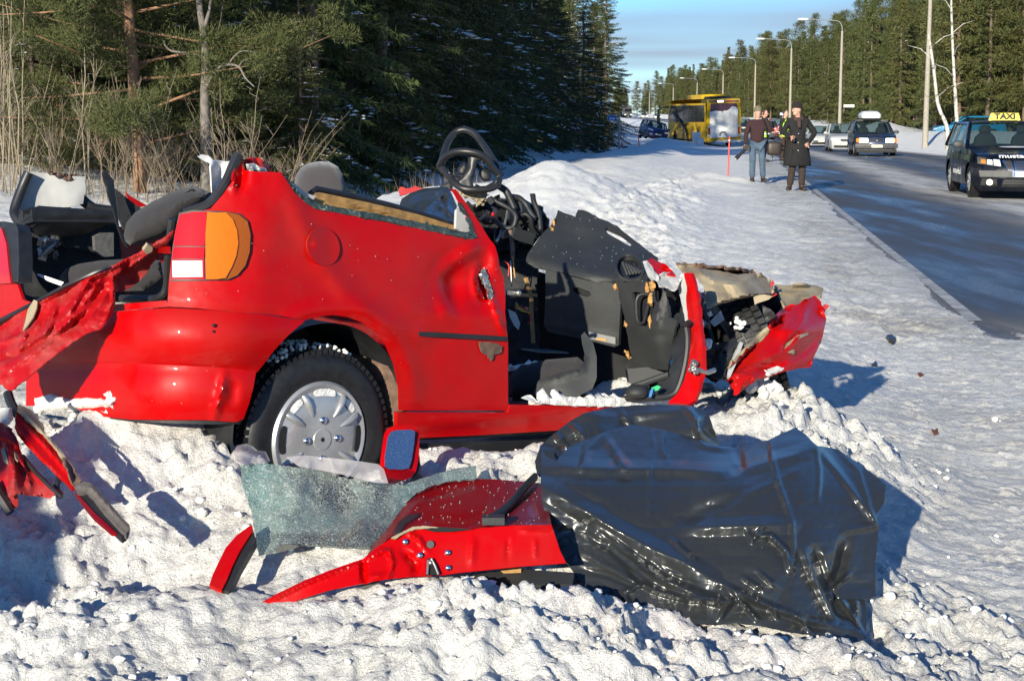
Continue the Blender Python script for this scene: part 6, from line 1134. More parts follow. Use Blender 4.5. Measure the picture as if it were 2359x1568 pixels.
for i in range(22):
    D = 104+i*7; x, y = at(1179+3606*(0.052-0.0006*i)-rs.uniform(0, 40), D); place_tree(SP[i % 4], 'spruce_tree', x-2, y, 'spruce far down the near side, hidden behind the forest corner', 'spruce', 'spruces beyond the forest corner', rs.uniform(0, 6.28), rs.uniform(1.0, 1.2))
# the lit pine with the reddish trunk, and the grey birch
PN = pine(7, 11, 3.6, 0.9, 92, 260, 0.11, 0.009, rad=0.44, lean=-0.035, trunk_r=0.135, name='near_pine')
x, y = at(322, 27); place_tree(PN, 'pine_tree', x, y, 'sunlit pine with reddish brown trunk left of the red car\'s rear pillar', 'pine', None, 0.3)
PN2 = pine(9, 9, 3.0, 0.8, 70, 260, 0.11, 0.009, rad=0.44, trunk_r=0.10, name='near_pine_small')
x, y = at(150, 31); place_tree(PN2, 'pine_tree', x, y, 'bushy sunlit pine with hidden trunk near the photo\'s left edge', 'pine', None, 1.3)
x, y = at(475, 26); bt = thing('birch_tree', 'leafless grey birch with forked crooked branches behind the wreck\'s tail', 'birch', (x, y, gz(x, y)))
def bc(pts, r0, r1): return smooth_path([np.array(P(a, b_, 26+dd))-np.array([x, y, gz(x, y)]) for a, b_, dd in pts], 5), (r0, r1)
mb = MB(); q, _ = bc([(474, 470, 0), (474, 380, 0), (472, 300, 0), (471, 220, 0), (473, 160, 0), (470, 90, 0), (460, 20, 0), (455, -60, 0), (450, -200, 0), (440, -420, 0)], 0, 0); mb.tube(q, np.linspace(0.095, 0.03, len(q)), 10); mb.obj('trunk', 'bark_grey', bt, (0, 0, 0), 180)
for pts, r0 in (([(471, 215, 0), (480, 190, -.1), (500, 160, -.2), (525, 150, -.3), (550, 155, -.4), (565, 180, -.4), (585, 200, -.5)], 0.035), ([(472, 140, 0), (455, 128, .1), (425, 122, .2), (395, 118, .2), (380, 105, .3), (378, 95, .3)], 0.032), ([(468, 70, 0), (478, 40, 0), (484, 10, 0), (490, -60, 0)], 0.04), ([(525, 150, -.3), (540, 130, -.3), (560, 118, -.3), (590, 122, -.3)], 0.016), ([(550, 155, -.4), (560, 140, -.4), (580, 135, -.5)], 0.012), ([(480, 190, 0), (490, 120, 0.2), (505, 60, 0.3), (515, 0, 0.3)], 0.014)):
    q, _ = bc(pts, 0, 0); MB().tube(q, np.linspace(r0, r0*0.3, len(q)), 6).obj('branch', 'bark_grey', bt, (0, 0, 0), 180)
# bare saplings
def sapling(seed, H, stems, spread, mat='twig_pale'):
    rs_ = np.random.RandomState(seed); mb = MB()
    for s_ in range(stems):
        az = rs_.uniform(0, 6.28); k = 7; t = np.linspace(0, 1, k); h = H*rs_.uniform(0.6, 1.0); bow = spread*rs_.uniform(0.2, 1); p0 = rs_.normal(size=2)*0.08
        pts = np.stack([p0[0]+math.cos(az)*bow*t**1.5+rs_.normal(size=k)*0.02, p0[1]+math.sin(az)*bow*t**1.5+rs_.normal(size=k)*0.02, t*h-0.1], 1); mb.tube(pts, 0.010*h/3*(1-0.8*t)+0.0015, 5)
        for b_ in range(int(h*3.2)):
            tt = rs_.uniform(0.25, 0.95); p = np.array([np.interp(tt, t, pts[:, i]) for i in range(3)]); a2 = rs_.uniform(0, 6.28); bl = rs_.uniform(0.25, 0.8)*(1.1-tt); d_ = np.array([math.cos(a2)*0.6, math.sin(a2)*0.6, 0.8]); e = p+d_*bl; mb.tube([p, p+d_*bl*0.5+rs_.normal(size=3)*0.03, e], [0.005, 0.004, 0.002], 4)
            for c_ in range(2): dd = d_+rs_.normal(size=3)*0.5; s0 = p+(e-p)*rs_.uniform(0.3, 0.9); mb.tube([s0, s0+dd*bl*0.4], [0.003, 0.0015], 3)
    return mesh_of(mb, 'sapling', mat)
SG = [sapling(1, 3.6, 3, 0.5), sapling(2, 2.6, 4, 0.9), sapling(3, 4.2, 2, 0.4), sapling(4, 2.0, 5, 1.2, 'twig')]
spots = [(-5, 24, 0), (14, 24.5, 2), (28, 25, 0), (45, 25.5, 2), (75, 26, 1), (200, 26, 2), (212, 25.5, 2), (250, 25, 3), (345, 25, 1), (380, 25, 3), (405, 24.5, 3), (540, 24, 1), (575, 25, 1), (600, 25, 3), (640, 26, 3), (520, 25, 3), (120, 25, 3), (155, 25, 1), (280, 25, 3), (310, 26, 3), (-25, 25, 2), (50, 28, 0), (8, 28, 0)]
for i, (fx, D, k_) in enumerate(spots):
    x, y = at(fx, D); o = bpy.data.objects.new('bare_sapling', SG[k_]); COL.objects.link(o); o.location = (x, y, gz(x, y)); o.rotation_euler = (0, 0, rs.uniform(0, 6.28)); s_ = rs.uniform(0.85, 1.15); o.scale = (s_, s_, s_)
    tag(o, 'thin leafless sapling in the sunlit thicket behind the wreck\'s boot', 'sapling', 'bare saplings behind the wreck')
SG += [sapling(8, 1.8, 9, 1.3, 'twig'), sapling(9, 1.3, 10, 1.0, 'twig')]
for i in range(17):
    fx = -40+i*44+rs.uniform(-10, 10); D = rs.uniform(26.5, 31); x, y = at(fx, D); o = bpy.data.objects.new('bare_bush', SG[4+i % 2]); COL.objects.link(o); o.location = (x, y, gz(x, y)); o.rotation_euler = (0, 0, rs.uniform(0, 6.28)); tag(o, 'low leafless brown bush under the sunlit trees behind the wreck', 'bush', 'bare bushes behind the wreck')
for i, (fx, D) in enumerate([(20, 31), (95, 30), (170, 32), (240, 31), (300, 31), (380, 31.5), (450, 30.5), (530, 31), (590, 30), (650, 30.5), (-40, 31), (700, 29.5)]):
    x, y = at(fx, D); place_tree(SP[i % 3], 'spruce_tree', x, y, 'small young spruce under the taller trees behind the wreck\'s boot', 'spruce', 'young spruces behind the wreck', rs.uniform(0, 6.28), rs.uniform(0.28, 0.42))
# low dry grass at the forest edge
V = []
for i in range(260):
    fx = rs.uniform(880, 1130); D = rs.uniform(24, 33); x, y = at(fx, D); p = np.array([[x, y, gz(x, y)]]); V.append(blades(p, np.array([[rs.normal()*0.2, rs.normal()*0.2, 1.0]]), rs.uniform(0.2, 0.7), 0.006, rs))
for i in range(420):
    fx = rs.uniform(-100, 700); D = rs.uniform(23, 29); x, y = at(fx, D); p = np.array([[x, y, gz(x, y)]]); V.append(blades(p, np.array([[rs.normal()*0.3, rs.normal()*0.3, 1.0]]), rs.uniform(0.2, 0.7), 0.006, rs))
o = bpy.data.objects.new('dry_grass', tris_to(np.concatenate(V), 'dry_grass', 'twig')); COL.objects.link(o); tag(o, 'dry grass stalks poking through the snow at the forest edge', 'grass', None, 'stuff')
# ---- the forest across the road
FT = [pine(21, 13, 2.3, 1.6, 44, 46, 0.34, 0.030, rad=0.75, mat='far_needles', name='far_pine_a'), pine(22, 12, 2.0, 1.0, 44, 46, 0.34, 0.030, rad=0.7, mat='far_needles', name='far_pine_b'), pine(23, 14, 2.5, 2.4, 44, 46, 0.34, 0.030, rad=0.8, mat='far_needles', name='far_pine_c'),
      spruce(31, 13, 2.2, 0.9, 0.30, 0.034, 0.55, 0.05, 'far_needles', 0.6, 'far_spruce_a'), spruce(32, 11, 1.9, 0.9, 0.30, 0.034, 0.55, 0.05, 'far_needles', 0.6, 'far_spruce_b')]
y = 62.0; cnt = 0
while y < 520:
    for row in range(3):
        s_ = 13.5+row*4.0+rs.uniform(-1.6, 1.6)+(6 if y < 95 and row == 0 else 0); yy_ = y+rs.uniform(-1.5, 1.5); x = float(road_x(yy_))+ROAD_W-7.6+s_; k_ = rs.randint(5)
        if x/yy_ > 0.42: continue
        if row == 0 and y < 100 and rs.uniform() < 0.5: k_ = 3
        sp_ = k_ >= 3; d_ = 'nearer' if y < 130 else ('middle' if y < 230 else 'far')
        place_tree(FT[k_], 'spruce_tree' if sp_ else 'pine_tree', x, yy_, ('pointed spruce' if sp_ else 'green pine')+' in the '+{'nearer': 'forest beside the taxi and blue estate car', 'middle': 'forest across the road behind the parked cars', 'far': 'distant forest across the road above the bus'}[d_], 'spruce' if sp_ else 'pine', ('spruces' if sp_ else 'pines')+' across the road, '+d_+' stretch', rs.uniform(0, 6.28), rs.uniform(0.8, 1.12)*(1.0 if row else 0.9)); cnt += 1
    y += 2.6+y*0.0085
# trees closing the far end of the road
for i in range(16):
    D = rs.uniform(520, 640); fx = rs.uniform(1405, 1540); x, yy_ = at(fx, D); place_tree(FT[i % 5], 'pine_tree', x, yy_, 'tiny faraway tree where the road meets the sky', 'tree', 'trees at the end of the road', rs.uniform(0, 6.28), rs.uniform(0.7, 1.0))
# two crooked birches on the bank
for pts, r0, lab in (([(2183, 310, 75), (2178, 285, 75), (2160, 240, 75), (2150, 160, 75), (2143, 110, 75), (2138, 80, 75)], 0.11, 'crooked white birch stem beside the tall concrete pole'), ([(2204, 290, 84), (2200, 220, 84), (2196, 150, 84), (2192, 60, 84), (2190, -20, 84)], 0.11, 'straight white birch stem between the concrete pole and the taxi')):
    p0 = P(*pts[0]); z0 = gz(p0[0], p0[1]); t = thing('birch_tree', lab, 'birch', (p0[0], p0[1], z0)); q = smooth_path([P(*k_)-np.array([p0[0], p0[1], z0]) for k_ in pts], 5); q[0][2] = -0.1; MB().tube(q, np.linspace(r0, r0*0.45, len(q)), 8).obj('trunk', 'bark_birch', t, (0, 0, 0), 180)
    for j in range(5): b0 = q[8+j*3 if 8+j*3 < len(q) else -2]; a = rs.uniform(0, 6.28); MB().tube([b0, b0+np.array([math.cos(a)*.6, math.sin(a)*.6, .5]), b0+np.array([math.cos(a)*1.3, math.sin(a)*1.3, 0.7])], [0.03, 0.02, 0.008], 5).obj('branch', 'bark_birch', t, (0, 0, 0), 180)
# ------------------------------------------------------------------ vehicles on the road
paint('p_navy', (0.010, 0.018, 0.042), 0.25, 0.35, (0.10, 0.09, 0.08), speck=False); paint('p_taxi', (0.003, 0.005, 0.012), 0.2, 0.25, (0.05, 0.048, 0.046), speck=False); paint('p_silver', (0.42, 0.43, 0.44), 0.3, 0.4, (0.2, 0.18, 0.16), speck=False)
paint('p_red', (0.30, 0.015, 0.025), 0.3, 0.4, (0.12, 0.08, 0.07), speck=False); paint('p_grey', (0.07, 0.075, 0.08), 0.3, 0.4, (0.12, 0.11, 0.1), speck=False); paint('p_blue', (0.012, 0.03, 0.14), 0.3, 0.3, (0.1, 0.1, 0.11), speck=False); paint('p_turq', (0.008, 0.17, 0.33), 0.25, 0.2, (0.15, 0.2, 0.22), speck=False); paint('p_yellow', (0.62, 0.38, 0.012), 0.35, 0.5, (0.30, 0.21, 0.05), speck=False, dscale=1.2)
m, n, l, b = nmat('car_glass'); set_in(b, rough=0.05, spec=0.9); b.inputs['Base Color'].default_value = (0.012, 0.020, 0.024, 1)
tr = n.new('ShaderNodeBsdfTransparent'); tr.inputs[0].default_value = (0.72, 0.85, 0.84, 1); ms = n.new('ShaderNodeMixShader'); ms.inputs[0].default_value = 0.62; l.new(b.outputs[0], ms.inputs[1]); l.new(tr.outputs[0], ms.inputs[2]); l.new(ms.outputs[0], n['Material Output'].inputs[0])
plain('glass_dark', (0.010, 0.012, 0.013), 0.08, 0.1, spec=0.9); emis('headlight_on', (1.0, 0.93, 0.75), 3.0); plain('headlight', (0.70, 0.72, 0.72), 0.12, 0.1, spec=0.8); plain('lamp_amber', (0.65, 0.20, 0.03), 0.2, 0.1); plain('plate_white', (0.72, 0.70, 0.55), 0.5, 0.1); plain('grille_black', (0.012, 0.012, 0.013), 0.5, 0.2); plain('bumper_grey', (0.06, 0.06, 0.062), 0.6, 0.3, 8); plain('cabin_dark', (0.03, 0.032, 0.035), 0.8, 0.2); plain('white_print', (0.72, 0.72, 0.74), 0.4, 0.05); plain('blue_print', (0.02, 0.10, 0.42), 0.5, 0.05); plain('black_print', (0.01, 0.01, 0.01), 0.6, 0.0); plain('tail_red', (0.42, 0.015, 0.02), 0.2, 0.1)
emis('taxi_sign', (0.85, 0.72, 0.10), 0.15)
def text_part(name, body_, mat, parent, size, M, ext=0.002, sx=1.0, bold=0.0):
    cu = bpy.data.curves.new(name, 'FONT'); cu.offset = bold; cu.body = body_; cu.size = size; cu.extrude = ext; cu.align_x = 'CENTER'; cu.align_y = 'CENTER'
    tmp = bpy.data.objects.new(name+'_tmp', cu); COL.objects.link(tmp); dg = bpy.context.evaluated_depsgraph_get(); me = bpy.data.meshes.new_from_object(tmp.evaluated_get(dg)); bpy.data.objects.remove(tmp); bpy.data.curves.remove(cu)
    me.name = name; me.materials.clear(); me.materials.append(MATS[mat]); o = bpy.data.objects.new(name, me); COL.objects.link(o); o.parent = parent; o.matrix_local = M@Matrix.Diagonal((sx, 1, 1, 1)); return o
def frame(origin, right, up):
    r = Vector(right).normalized(); u = Vector(up); u = (u-r*u.dot(r)).normalized(); n_ = r.cross(u); return Matrix(((r.x, u.x, n_.x, origin[0]), (r.y, u.y, n_.y, origin[1]), (r.z, u.z, n_.z, origin[2]), (0, 0, 0, 1)))
class Car:
    def __init__(s, name, label, cat, loc, fwd, spec, group=None, roll=0.0, pitch=0.0):
        s.sp = spec; s.t = thing(name, label, cat, loc, 0, group); yaw = math.atan2(fwd[1], fwd[0]); s.t.rotation_euler = (roll, pitch, yaw); s.build()
    def obj(s, mb, name, mat, ang=40, parent=None): return mb.obj(name, mat, parent or s.t, (0, 0, 0), ang)
    def hw(s, x, z):
        L_, W = s.sp['L'], s.sp['W']; h = L_/2
        pl = 1-0.13*smooth(h-0.85, h+0.05, x)**1.3-0.10*smooth(-(h-0.7), -(h+0.05), x)
        return W/2*pl*(1-0.07*np.clip((z-0.55)/0.45, -1.2, 1.2)**2)
    def bow(s, x, yn):
        h = s.sp['L']/2; return (0.16*smooth(h-1.0, h, x)-0.12*smooth(-(h-0.8), -h, x))*(1-yn**2)
    def fx(s, y, z):
        o = s.front; x = np.interp(z, [q[1] for q in o], [q[0] for q in o]); yn = np.clip(y/s.hw(x, z), -1, 1); return x+s.bow(x, yn)
    def rx(s, y, z):
        o = s.rear; x = np.interp(z, [q[1] for q in o], [q[0] for q in o]); yn = np.clip(y/s.hw(x, z), -1, 1); return x+s.bow(x, yn)
    def fpatch(s, name, mat, quad, off_=0.012, n=6, rear=False, parent=None, th=0.02):
        """panel on the nose (or tail): quad = (y, z) corners in order"""
        q = np.array(quad, float); V = []; k = n
        for i in range(k):
            for j in range(k):
                a, b_ = i/(k-1), j/(k-1); y, z = (q[0]*(1-a)*(1-b_)+q[1]*a*(1-b_)+q[2]*a*b_+q[3]*(1-a)*b_); V.append((s.rx(y, z)-off_ if rear else s.fx(y, z)+off_, y, z))
        V = np.array(V, float); F_ = [(i*k+j, (i+1)*k+j, (i+1)*k+j+1, i*k+j+1) for i in range(k-1) for j in range(k-1)]
        B = V.copy(); B[:, 0] += th if rear else -th; N = len(V); F2 = [tuple(N+i for i in f[::-1]) for f in F_]; rim = [i*k for i in range(k)]+[(k-1)*k+j for j in range(1, k)]+[i*k+k-1 for i in range(k-2, -1, -1)]+[j for j in range(k-2, 0, -1)]
        F3 = [(rim[i], rim[(i+1) % len(rim)], N+rim[(i+1) % len(rim)], N+rim[i]) for i in range(len(rim))]
        return s.obj(MB().add(np.vstack([V, B]), F_+F2+F3), name, mat, 40, parent)
    def side_pt(s, x, z, sg, o=0.004): return (x, sg*(s.hw(np.array(x), np.array(z))+o), z)
    def build(s):
        sp = s.sp; L_, W, H = sp['L'], sp['W'], sp['H']; h = L_/2; rw = sp.get('rw', 0.31); xf, xr = sp['xf'], sp['xr']; ra = rw+0.05; zs = sp.get('zs', 0.24)
        zb, zh, zr_ = sp['zb'], sp['zh'], sp.get('zr', sp['zb']); xw = sp['xw']; xb = sp['xb']
        s.front = [(h-0.10, 0.17), (h-0.02, 0.28), (h, 0.45), (h-0.03, 0.60), (h-0.10, zh-0.09), (h-0.22, zh-0.01)]
        s.rear = [(-h+0.10, 0.20), (-h+0.02, 0.32), (-h, 0.50), (-h+0.03, 0.70), (-h+0.06, zr_-0.06), (-h+0.12, zr_)]
        ch = zb-zh
        top = s.rear+[(x_, zr_+(zb-zr_)*smooth(-h+0.12, xb, np.array(x_))) for x_ in np.linspace(-h+0.2, xb, 3)]+[(x_, zb) for x_ in np.linspace(xb+0.1, xw, 6)]+[(x_, zh+ch*(1-((x_-xw)/(h-0.22-xw))**1.2)) for x_ in np.linspace(xw+0.1, h-0.34, 5)]+s.front[::-1]
        top = [(float(a), float(b_)) for a, b_ in top]
        arc = lambda c: [(c+ra*math.cos(t), max(zs-0.02, rw+ra*math.sin(t))) for t in np.linspace(-0.15, math.pi+0.15, 15)]
        bot = arc(xf)+[(x_, zs) for x_ in np.linspace(xf-ra-0.08, xr+ra+0.08, 5)]+arc(xr)
        poly = [tuple(q) for q in top+bot]
        v2, f = cdt_fill(poly, 0.11); mb = MB()
        for sg in (1, -1):
            v = np.stack([v2[:, 0], sg*s.hw(v2[:, 0], v2[:, 1]), v2[:, 1]], 1); mb.add(v, f if sg < 0 else f[:, ::-1])
        T = np.array(top); ny = 13; yn = np.linspace(-1, 1, ny); V = []
        for x_, z_ in T:
            w = s.hw(np.array(x_), np.array(z_)); V += [(x_+float(s.bow(np.array(x_), q)), q*float(w), z_+0.03*(1-q*q)*smooth(0.55, 0.8, np.array(z_))) for q in yn]
        mb.add(np.array(V, float), [(i*ny+j, i*ny+j+1, (i+1)*ny+j+1, (i+1)*ny+j) for i in range(len(T)-1) for j in range(ny-1)])
        s.obj(mb, 'body', sp['paint'], 35)
        MB_ = MB(); MB_.box((0, 0, 0.34), (L_-0.5, W-0.42, 0.2)); s.obj(MB_, 'underbody', 'grille_black')
        # greenhouse: pillars, roof, glass
        g = [(xb-sp.get('gb', 0.0), zb), (sp['rr'], H-0.02), ((sp['rr']+sp['rf'])/2, H), (sp['rf'], H-0.02), (xw, zb)]; G = resample(g, 0.18, False); top_w = sp.get('tw', 0.80)
        gw = lambda z: W/2*(0.95+(top_w-0.95)*np.clip((z-zb)/(H-zb), 0, 1)**1.15)
        s.gw = gw; V = []
        for x_, z_ in G: V += [(x_+0.10*(1-q*q)*(1 if x_ > 0 else -1)*smooth(H, zb, np.array(z_)), q*gw(z_), z_+0.035*(1-q*q)*smooth(zb, H, np.array(z_))) for q in yn]
        V = np.array(V, float)
        roofmask = [i for i in range(len(G)-1) if min(G[i][1], G[i+1][1]) > H-0.045]
        rb_ = MB(); rb_.add(V, [(i*ny+j, i*ny+j+1, (i+1)*ny+j+1, (i+1)*ny+j) for i in roofmask for j in range(ny-1)]); s.obj(rb_, 'roof', sp['paint'], 60)
        def screen(i0, i1, nm):
            idx = list(range(i0, i1+1)); A = V.reshape(len(G), ny, 3)[idx].copy(); m_ = MB(); m_.add(A.reshape(-1, 3), [(i*ny+j, i*ny+j+1, (i+1)*ny+j+1, (i+1)*ny+j) for i in range(len(idx)-1) for j in range(ny-1)]); s.obj(m_, nm, 'car_glass', 60)
            for sg in (0, ny-1): s.obj(MB().tube(A[:, sg], 0.042, 6), 'pillar', sp['paint'])
            s.obj(MB().tube(A[0], 0.018, 6), 'screen_seal', 'grille_black'); s.obj(MB().tube(A[-1], 0.02, 6), 'screen_seal', sp['paint'])
        ii = [i for i, q in enumerate(G) if q[1] > H-0.045]; screen(0, ii[0], 'rear_window'); screen(ii[-1], len(G)-1, 'windscreen')
        # side glass and door pillars
        xs_ = sp.get('pil', [0.15, -0.85])
        def edge_x(z, fr): return np.interp(z, [zb, H-0.02], [xw, sp['rf']]) if fr else np.interp(z, [zb, H-0.02], [xb-sp.get('gb', 0.0), sp['rr']])
        for sg in (1, -1):
            cuts = [edge_x]+xs_
            bounds = [(lambda z: edge_x(z, True)-0.10)]+[(lambda z, q=q: q+0.0*z) for q in xs_]+[(lambda z: edge_x(z, False)+0.10)]
            for a, b_ in zip(bounds[:-1], bounds[1:]):
                z0, z1 = zb+0.02, H-0.075; pts = [(float(a(z0))-0.03, z0), (float(a(z1))-0.03, z1), (float(b_(z1))+0.03, z1), (float(b_(z0))+0.03, z0)]
                if pts[0][0]-pts[3][0] < 0.08: continue
                v = np.array([(x_, sg*(gw(z_)+0.002), z_) for x_, z_ in pts]); s.obj(MB().add(v, [(0, 1, 2, 3) if sg > 0 else (3, 2, 1, 0)]), 'side_window', 'car_glass')
            for q in xs_:
                v = [(q, sg*(gw(zb)-0.012), zb), (q, sg*(gw(H-0.03)-0.012), H-0.03)]; s.obj(MB().tube(v, 0.035, 5), 'pillar', 'grille_black')
            v = [(float(edge_x(H-0.04, False)), sg*(gw(H-0.04)-0.01), H-0.035), (float(edge_x(H-0.04, True)), sg*(gw(H-0.04)-0.01), H-0.035)]; s.obj(MB().tube(v, 0.038, 6), 'roof_rail', sp['paint'])
            m_ = MB(); my = sg*(W/2+0.10); m_.ell((xw-0.22, my, zb+0.06), (0.06, 0.11, 0.075), None, 12, 8, 0, 0.8); m_.tube([(xw-0.2, sg*(W/2-0.08), zb+0.02), (xw-0.2, my, zb+0.04)], 0.025, 6); s.obj(m_, 'door_mirror', sp.get('mirror', sp['paint']))
        # seats seen through the glass
        for sg in (1, -1):
            m_ = MB(); m_.ell((0.05, sg*0.37, zb-0.05), (0.09, 0.24, 0.34), None, 12, 8, 0, 0.7); m_.ell((0.02, sg*0.37, zb+0.34), (0.05, 0.13, 0.10), None, 10, 7, 0, 0.8); s.obj(m_, 'seat', 'cabin_dark')
        MBd = MB(); MBd.box((xw-0.28, 0, zb-0.10), (0.5, W-0.3, 0.16)); s.obj(MBd, 'dashboard', 'cabin_dark'); MBd = MB(); MBd.box((-0.2, 0, zb-0.30), (L_*0.55, W-0.25, 0.05)); s.obj(MBd, 'cabin_floor', 'cabin_dark')
        for xx in (xf, xr):
            for sg in (1, -1):
                w = thing('wheel', None, None, (xx, sg*(W/2-0.13), rw)); w.parent = s.t; ax_ = (0, sg, 0)
                MB().lathe([(rw*0.62, -0.10), (rw*0.9, -0.105), (rw, -0.08), (rw, 0.08), (rw*0.9, 0.105), (rw*0.64, 0.10), (rw*0.62, 0.06)], (0, 0, 0), ax_, 28).obj('tyre', 'rubber', w, (0, 0, 0))
                m_ = MB(); m_.lathe([(0.0, 0.07), (0.05, 0.075), (0.06, 0.05), (rw*0.60, 0.045), (rw*0.64, 0.09), (rw*0.66, 0.10)], (0, 0, 0), ax_, 28)
                for i in range(5):
                    t = i*1.2566; d = np.array([math.cos(t), 0, math.sin(t)]); m_.tube([d*0.04+np.array([0, sg*.07, 0]), d*rw*0.62+np.array([0, sg*.085, 0])], [0.03, 0.022], 5)
                m_.obj('rim', sp.get('rim', 'silver'), w, (0, 0, 0))
    def plate(s, txt, z=0.42, rear=False, size=0.085, y=0.0, tmat='black_print', o_=0.03):
        p = s.fpatch('number_plate', 'plate_white', [(y-0.22, z-0.055), (y+0.22, z-0.055), (y+0.22, z+0.055), (y-0.22, z+0.055)], o_, 3, rear, th=0.012)
        x_ = float(s.rx(y, z))-o_-0.004 if rear else float(s.fx(y, z))+o_+0.004
        if txt: text_part('plate_text', txt, tmat, s.t, size, frame((x_, y, z), (0, -1, 0) if rear else (0, 1, 0), (0, 0, 1)), 0.001)
ROADDIR = lambda y: np.array([float(road_x(y+1)-road_x(y-1)), 2.0])/math.hypot(float(road_x(y+1)-road_x(y-1)), 2.0)
def at_lane(y, s): return (float(road_x(y))+s, y, float(road_z(y)))
def oncoming(y): return -ROADDIR(y)
SEDAN = dict(L=4.5, W=1.76, H=1.44, zb=0.92, zh=0.80, zr=0.96, xw=0.95, xb=-1.45, rf=0.25, rr=-1.05, xf=1.35, xr=-1.30, pil=[-0.15, -0.95])
WAGON = dict(SEDAN, xb=-2.05, rr=-1.75, zr=0.9, pil=[-0.1, -1.05, -1.75])
# --- the dark taxi
tx = Car('taxi_car', 'dark blue black estate taxi with yellow roof sign, cut by the photo edge', 'taxi', (10.05, 32.3, float(road_z(32.3))), (-0.132, -0.991), dict(WAGON, L=4.65, W=1.78, H=1.47, zb=0.97, zh=0.84, xw=0.90, rf=0.12, rw=0.325, xf=1.38, xr=-1.30, paint='p_taxi', mirror='bumper_grey', rim='silver', tw=0.76))
for sg in (1, -1):
    hl = tx.fpatch('headlight', 'bumper_grey', [(sg*0.42, 0.63), (sg*0.84, 0.69), (sg*0.84, 0.82), (sg*0.44, 0.77)], 0.010)
    tx.fpatch('reflector', 'headlight_on' if False else 'headlight', [(sg*0.43, 0.645), (sg*0.55, 0.66), (sg*0.56, 0.775), (sg*0.45, 0.765)], 0.025, parent=None)
    tx.fpatch('headlight_lens', 'headlight', [(sg*0.58, 0.67), (sg*0.67, 0.68), (sg*0.67, 0.77), (sg*0.58, 0.765)], 0.022)
    tx.fpatch('indicator', 'lamp_amber', [(sg*0.70, 0.69), (sg*0.78, 0.70), (sg*0.78, 0.775), (sg*0.70, 0.77)], 0.022)
    y_ = sg*0.62; c_ = (float(tx.fx(y_, 0.34))+0.01, y_, 0.34); MB().ell(c_, (0.03, 0.06, 0.055), None, 12, 8).obj('fog_lamp', 'headlight_on', tx.t, (0, 0, 0)); tx.fpatch('fog_recess', 'grille_black', [(sg*0.48, 0.26), (sg*0.78, 0.28), (sg*0.76, 0.42), (sg*0.50, 0.40)], 0.004)
    tx.fpatch('grille_frame', 'chrome', [(sg*0.20, 0.56), (sg*0.30, 0.57), (sg*0.41, 0.75), (sg*0.24, 0.77)], 0.016); tx.fpatch('grille', 'grille_black', [(sg*0.215, 0.575), (sg*0.285, 0.585), (sg*0.385, 0.735), (sg*0.245, 0.755)], 0.022)
tx.fpatch('grille_frame', 'chrome', [(-0.17, 0.55), (0.17, 0.55), (0.21, 0.78), (-0.21, 0.78)], 0.016); tx.fpatch('grille', 'grille_black', [(-0.15, 0.57), (0.15, 0.57), (0.19, 0.76), (-0.19, 0.76)], 0.022)
for i in range(4): z_ = 0.60+i*0.04; tx.fpatch('grille_bar', 'chrome', [(-0.16, z_), (0.16, z_), (0.165, z_+0.012), (-0.165, z_+0.012)], 0.030, th=0.01)
tx.fpatch('bumper_panel', 'bumper_grey', [(-0.80, 0.44), (0.80, 0.44), (0.82, 0.56), (-0.82, 0.56)], 0.006, 9); tx.fpatch('air_intake', 'grille_black', [(-0.42, 0.24), (0.42, 0.24), (0.36, 0.40), (-0.36, 0.40)], 0.012)
for i in range(3): z_ = 0.27+i*0.045; tx.fpatch('intake_bar', 'bumper_grey', [(-0.40, z_), (0.40, z_), (0.40, z_+0.01), (-0.40, z_+0.01)], 0.020, th=0.01)
tx.plate('', 0.50, y=-0.0); tx.fpatch('plate_band', 'blue_print', [(-0.215, 0.45), (-0.17, 0.45), (-0.17, 0.55), (-0.215, 0.55)], 0.034, 2, th=0.003)
ts = thing('roof_sign', None, None, (0.02, 0, 1.50)); ts.parent = tx.t; MB().box((0, 0, 0.075), (0.13, 0.62, 0.15), None, 0, 0.86).obj('sign_box', 'taxi_sign', ts, (0, 0, 0)); MB().box((0, 0, -0.01), (0.16, 0.5, 0.03)).obj('sign_foot', 'black_print', ts, (0, 0, 0))
text_part('sign_text', 'TAXI', 'black_print', ts, 0.155, frame((0.070, 0, 0.078), (0, 1, 0), (-0.06, 0, 1)), 0.002, 1.2, 0.008)
hd = 1.55; text_part('bonnet_text', 'mustapekka', 'white_print', tx.t, 0.17, frame((float(tx.fx(0.0, 0.80))+0.02, 0.0, 0.835), (0, 1, 0), (-0.85, 0, 0.6)), 0.001, 1.15, 0.004)
tx_o = MB(); tx_o.add(np.array([(1.32+0.11*math.cos(t)*(1.4 if math.cos(t) > 0 else 1), -0.0+0.30*math.sin(t), 0.992-0.10*(math.cos(t)*0.11)) for t in np.linspace(0, 6.28, 24)[:-1]]), [tuple(range(23))]); tx_o.obj('bonnet_emblem', 'white_print', tx.t, (0, 0, 0))
text_part('door_text', 'mustapekka.fi', 'white_print', tx.t, 0.20, frame((-0.02, -(tx.hw(np.array(0.0), np.array(0.5))+0.006), 0.48), (1, 0, 0), (0, 0, 1)), 0.001, 1.0)
for x_, sg in ((0.10, -1), (-0.95, -1)): MB().box((x_, sg*(float(tx.hw(np.array(x_), np.array(0.86)))+0.012), 0.86), (0.18, 0.025, 0.03)).obj('door_handle', 'bumper_grey', tx.t, (0, 0, 0))
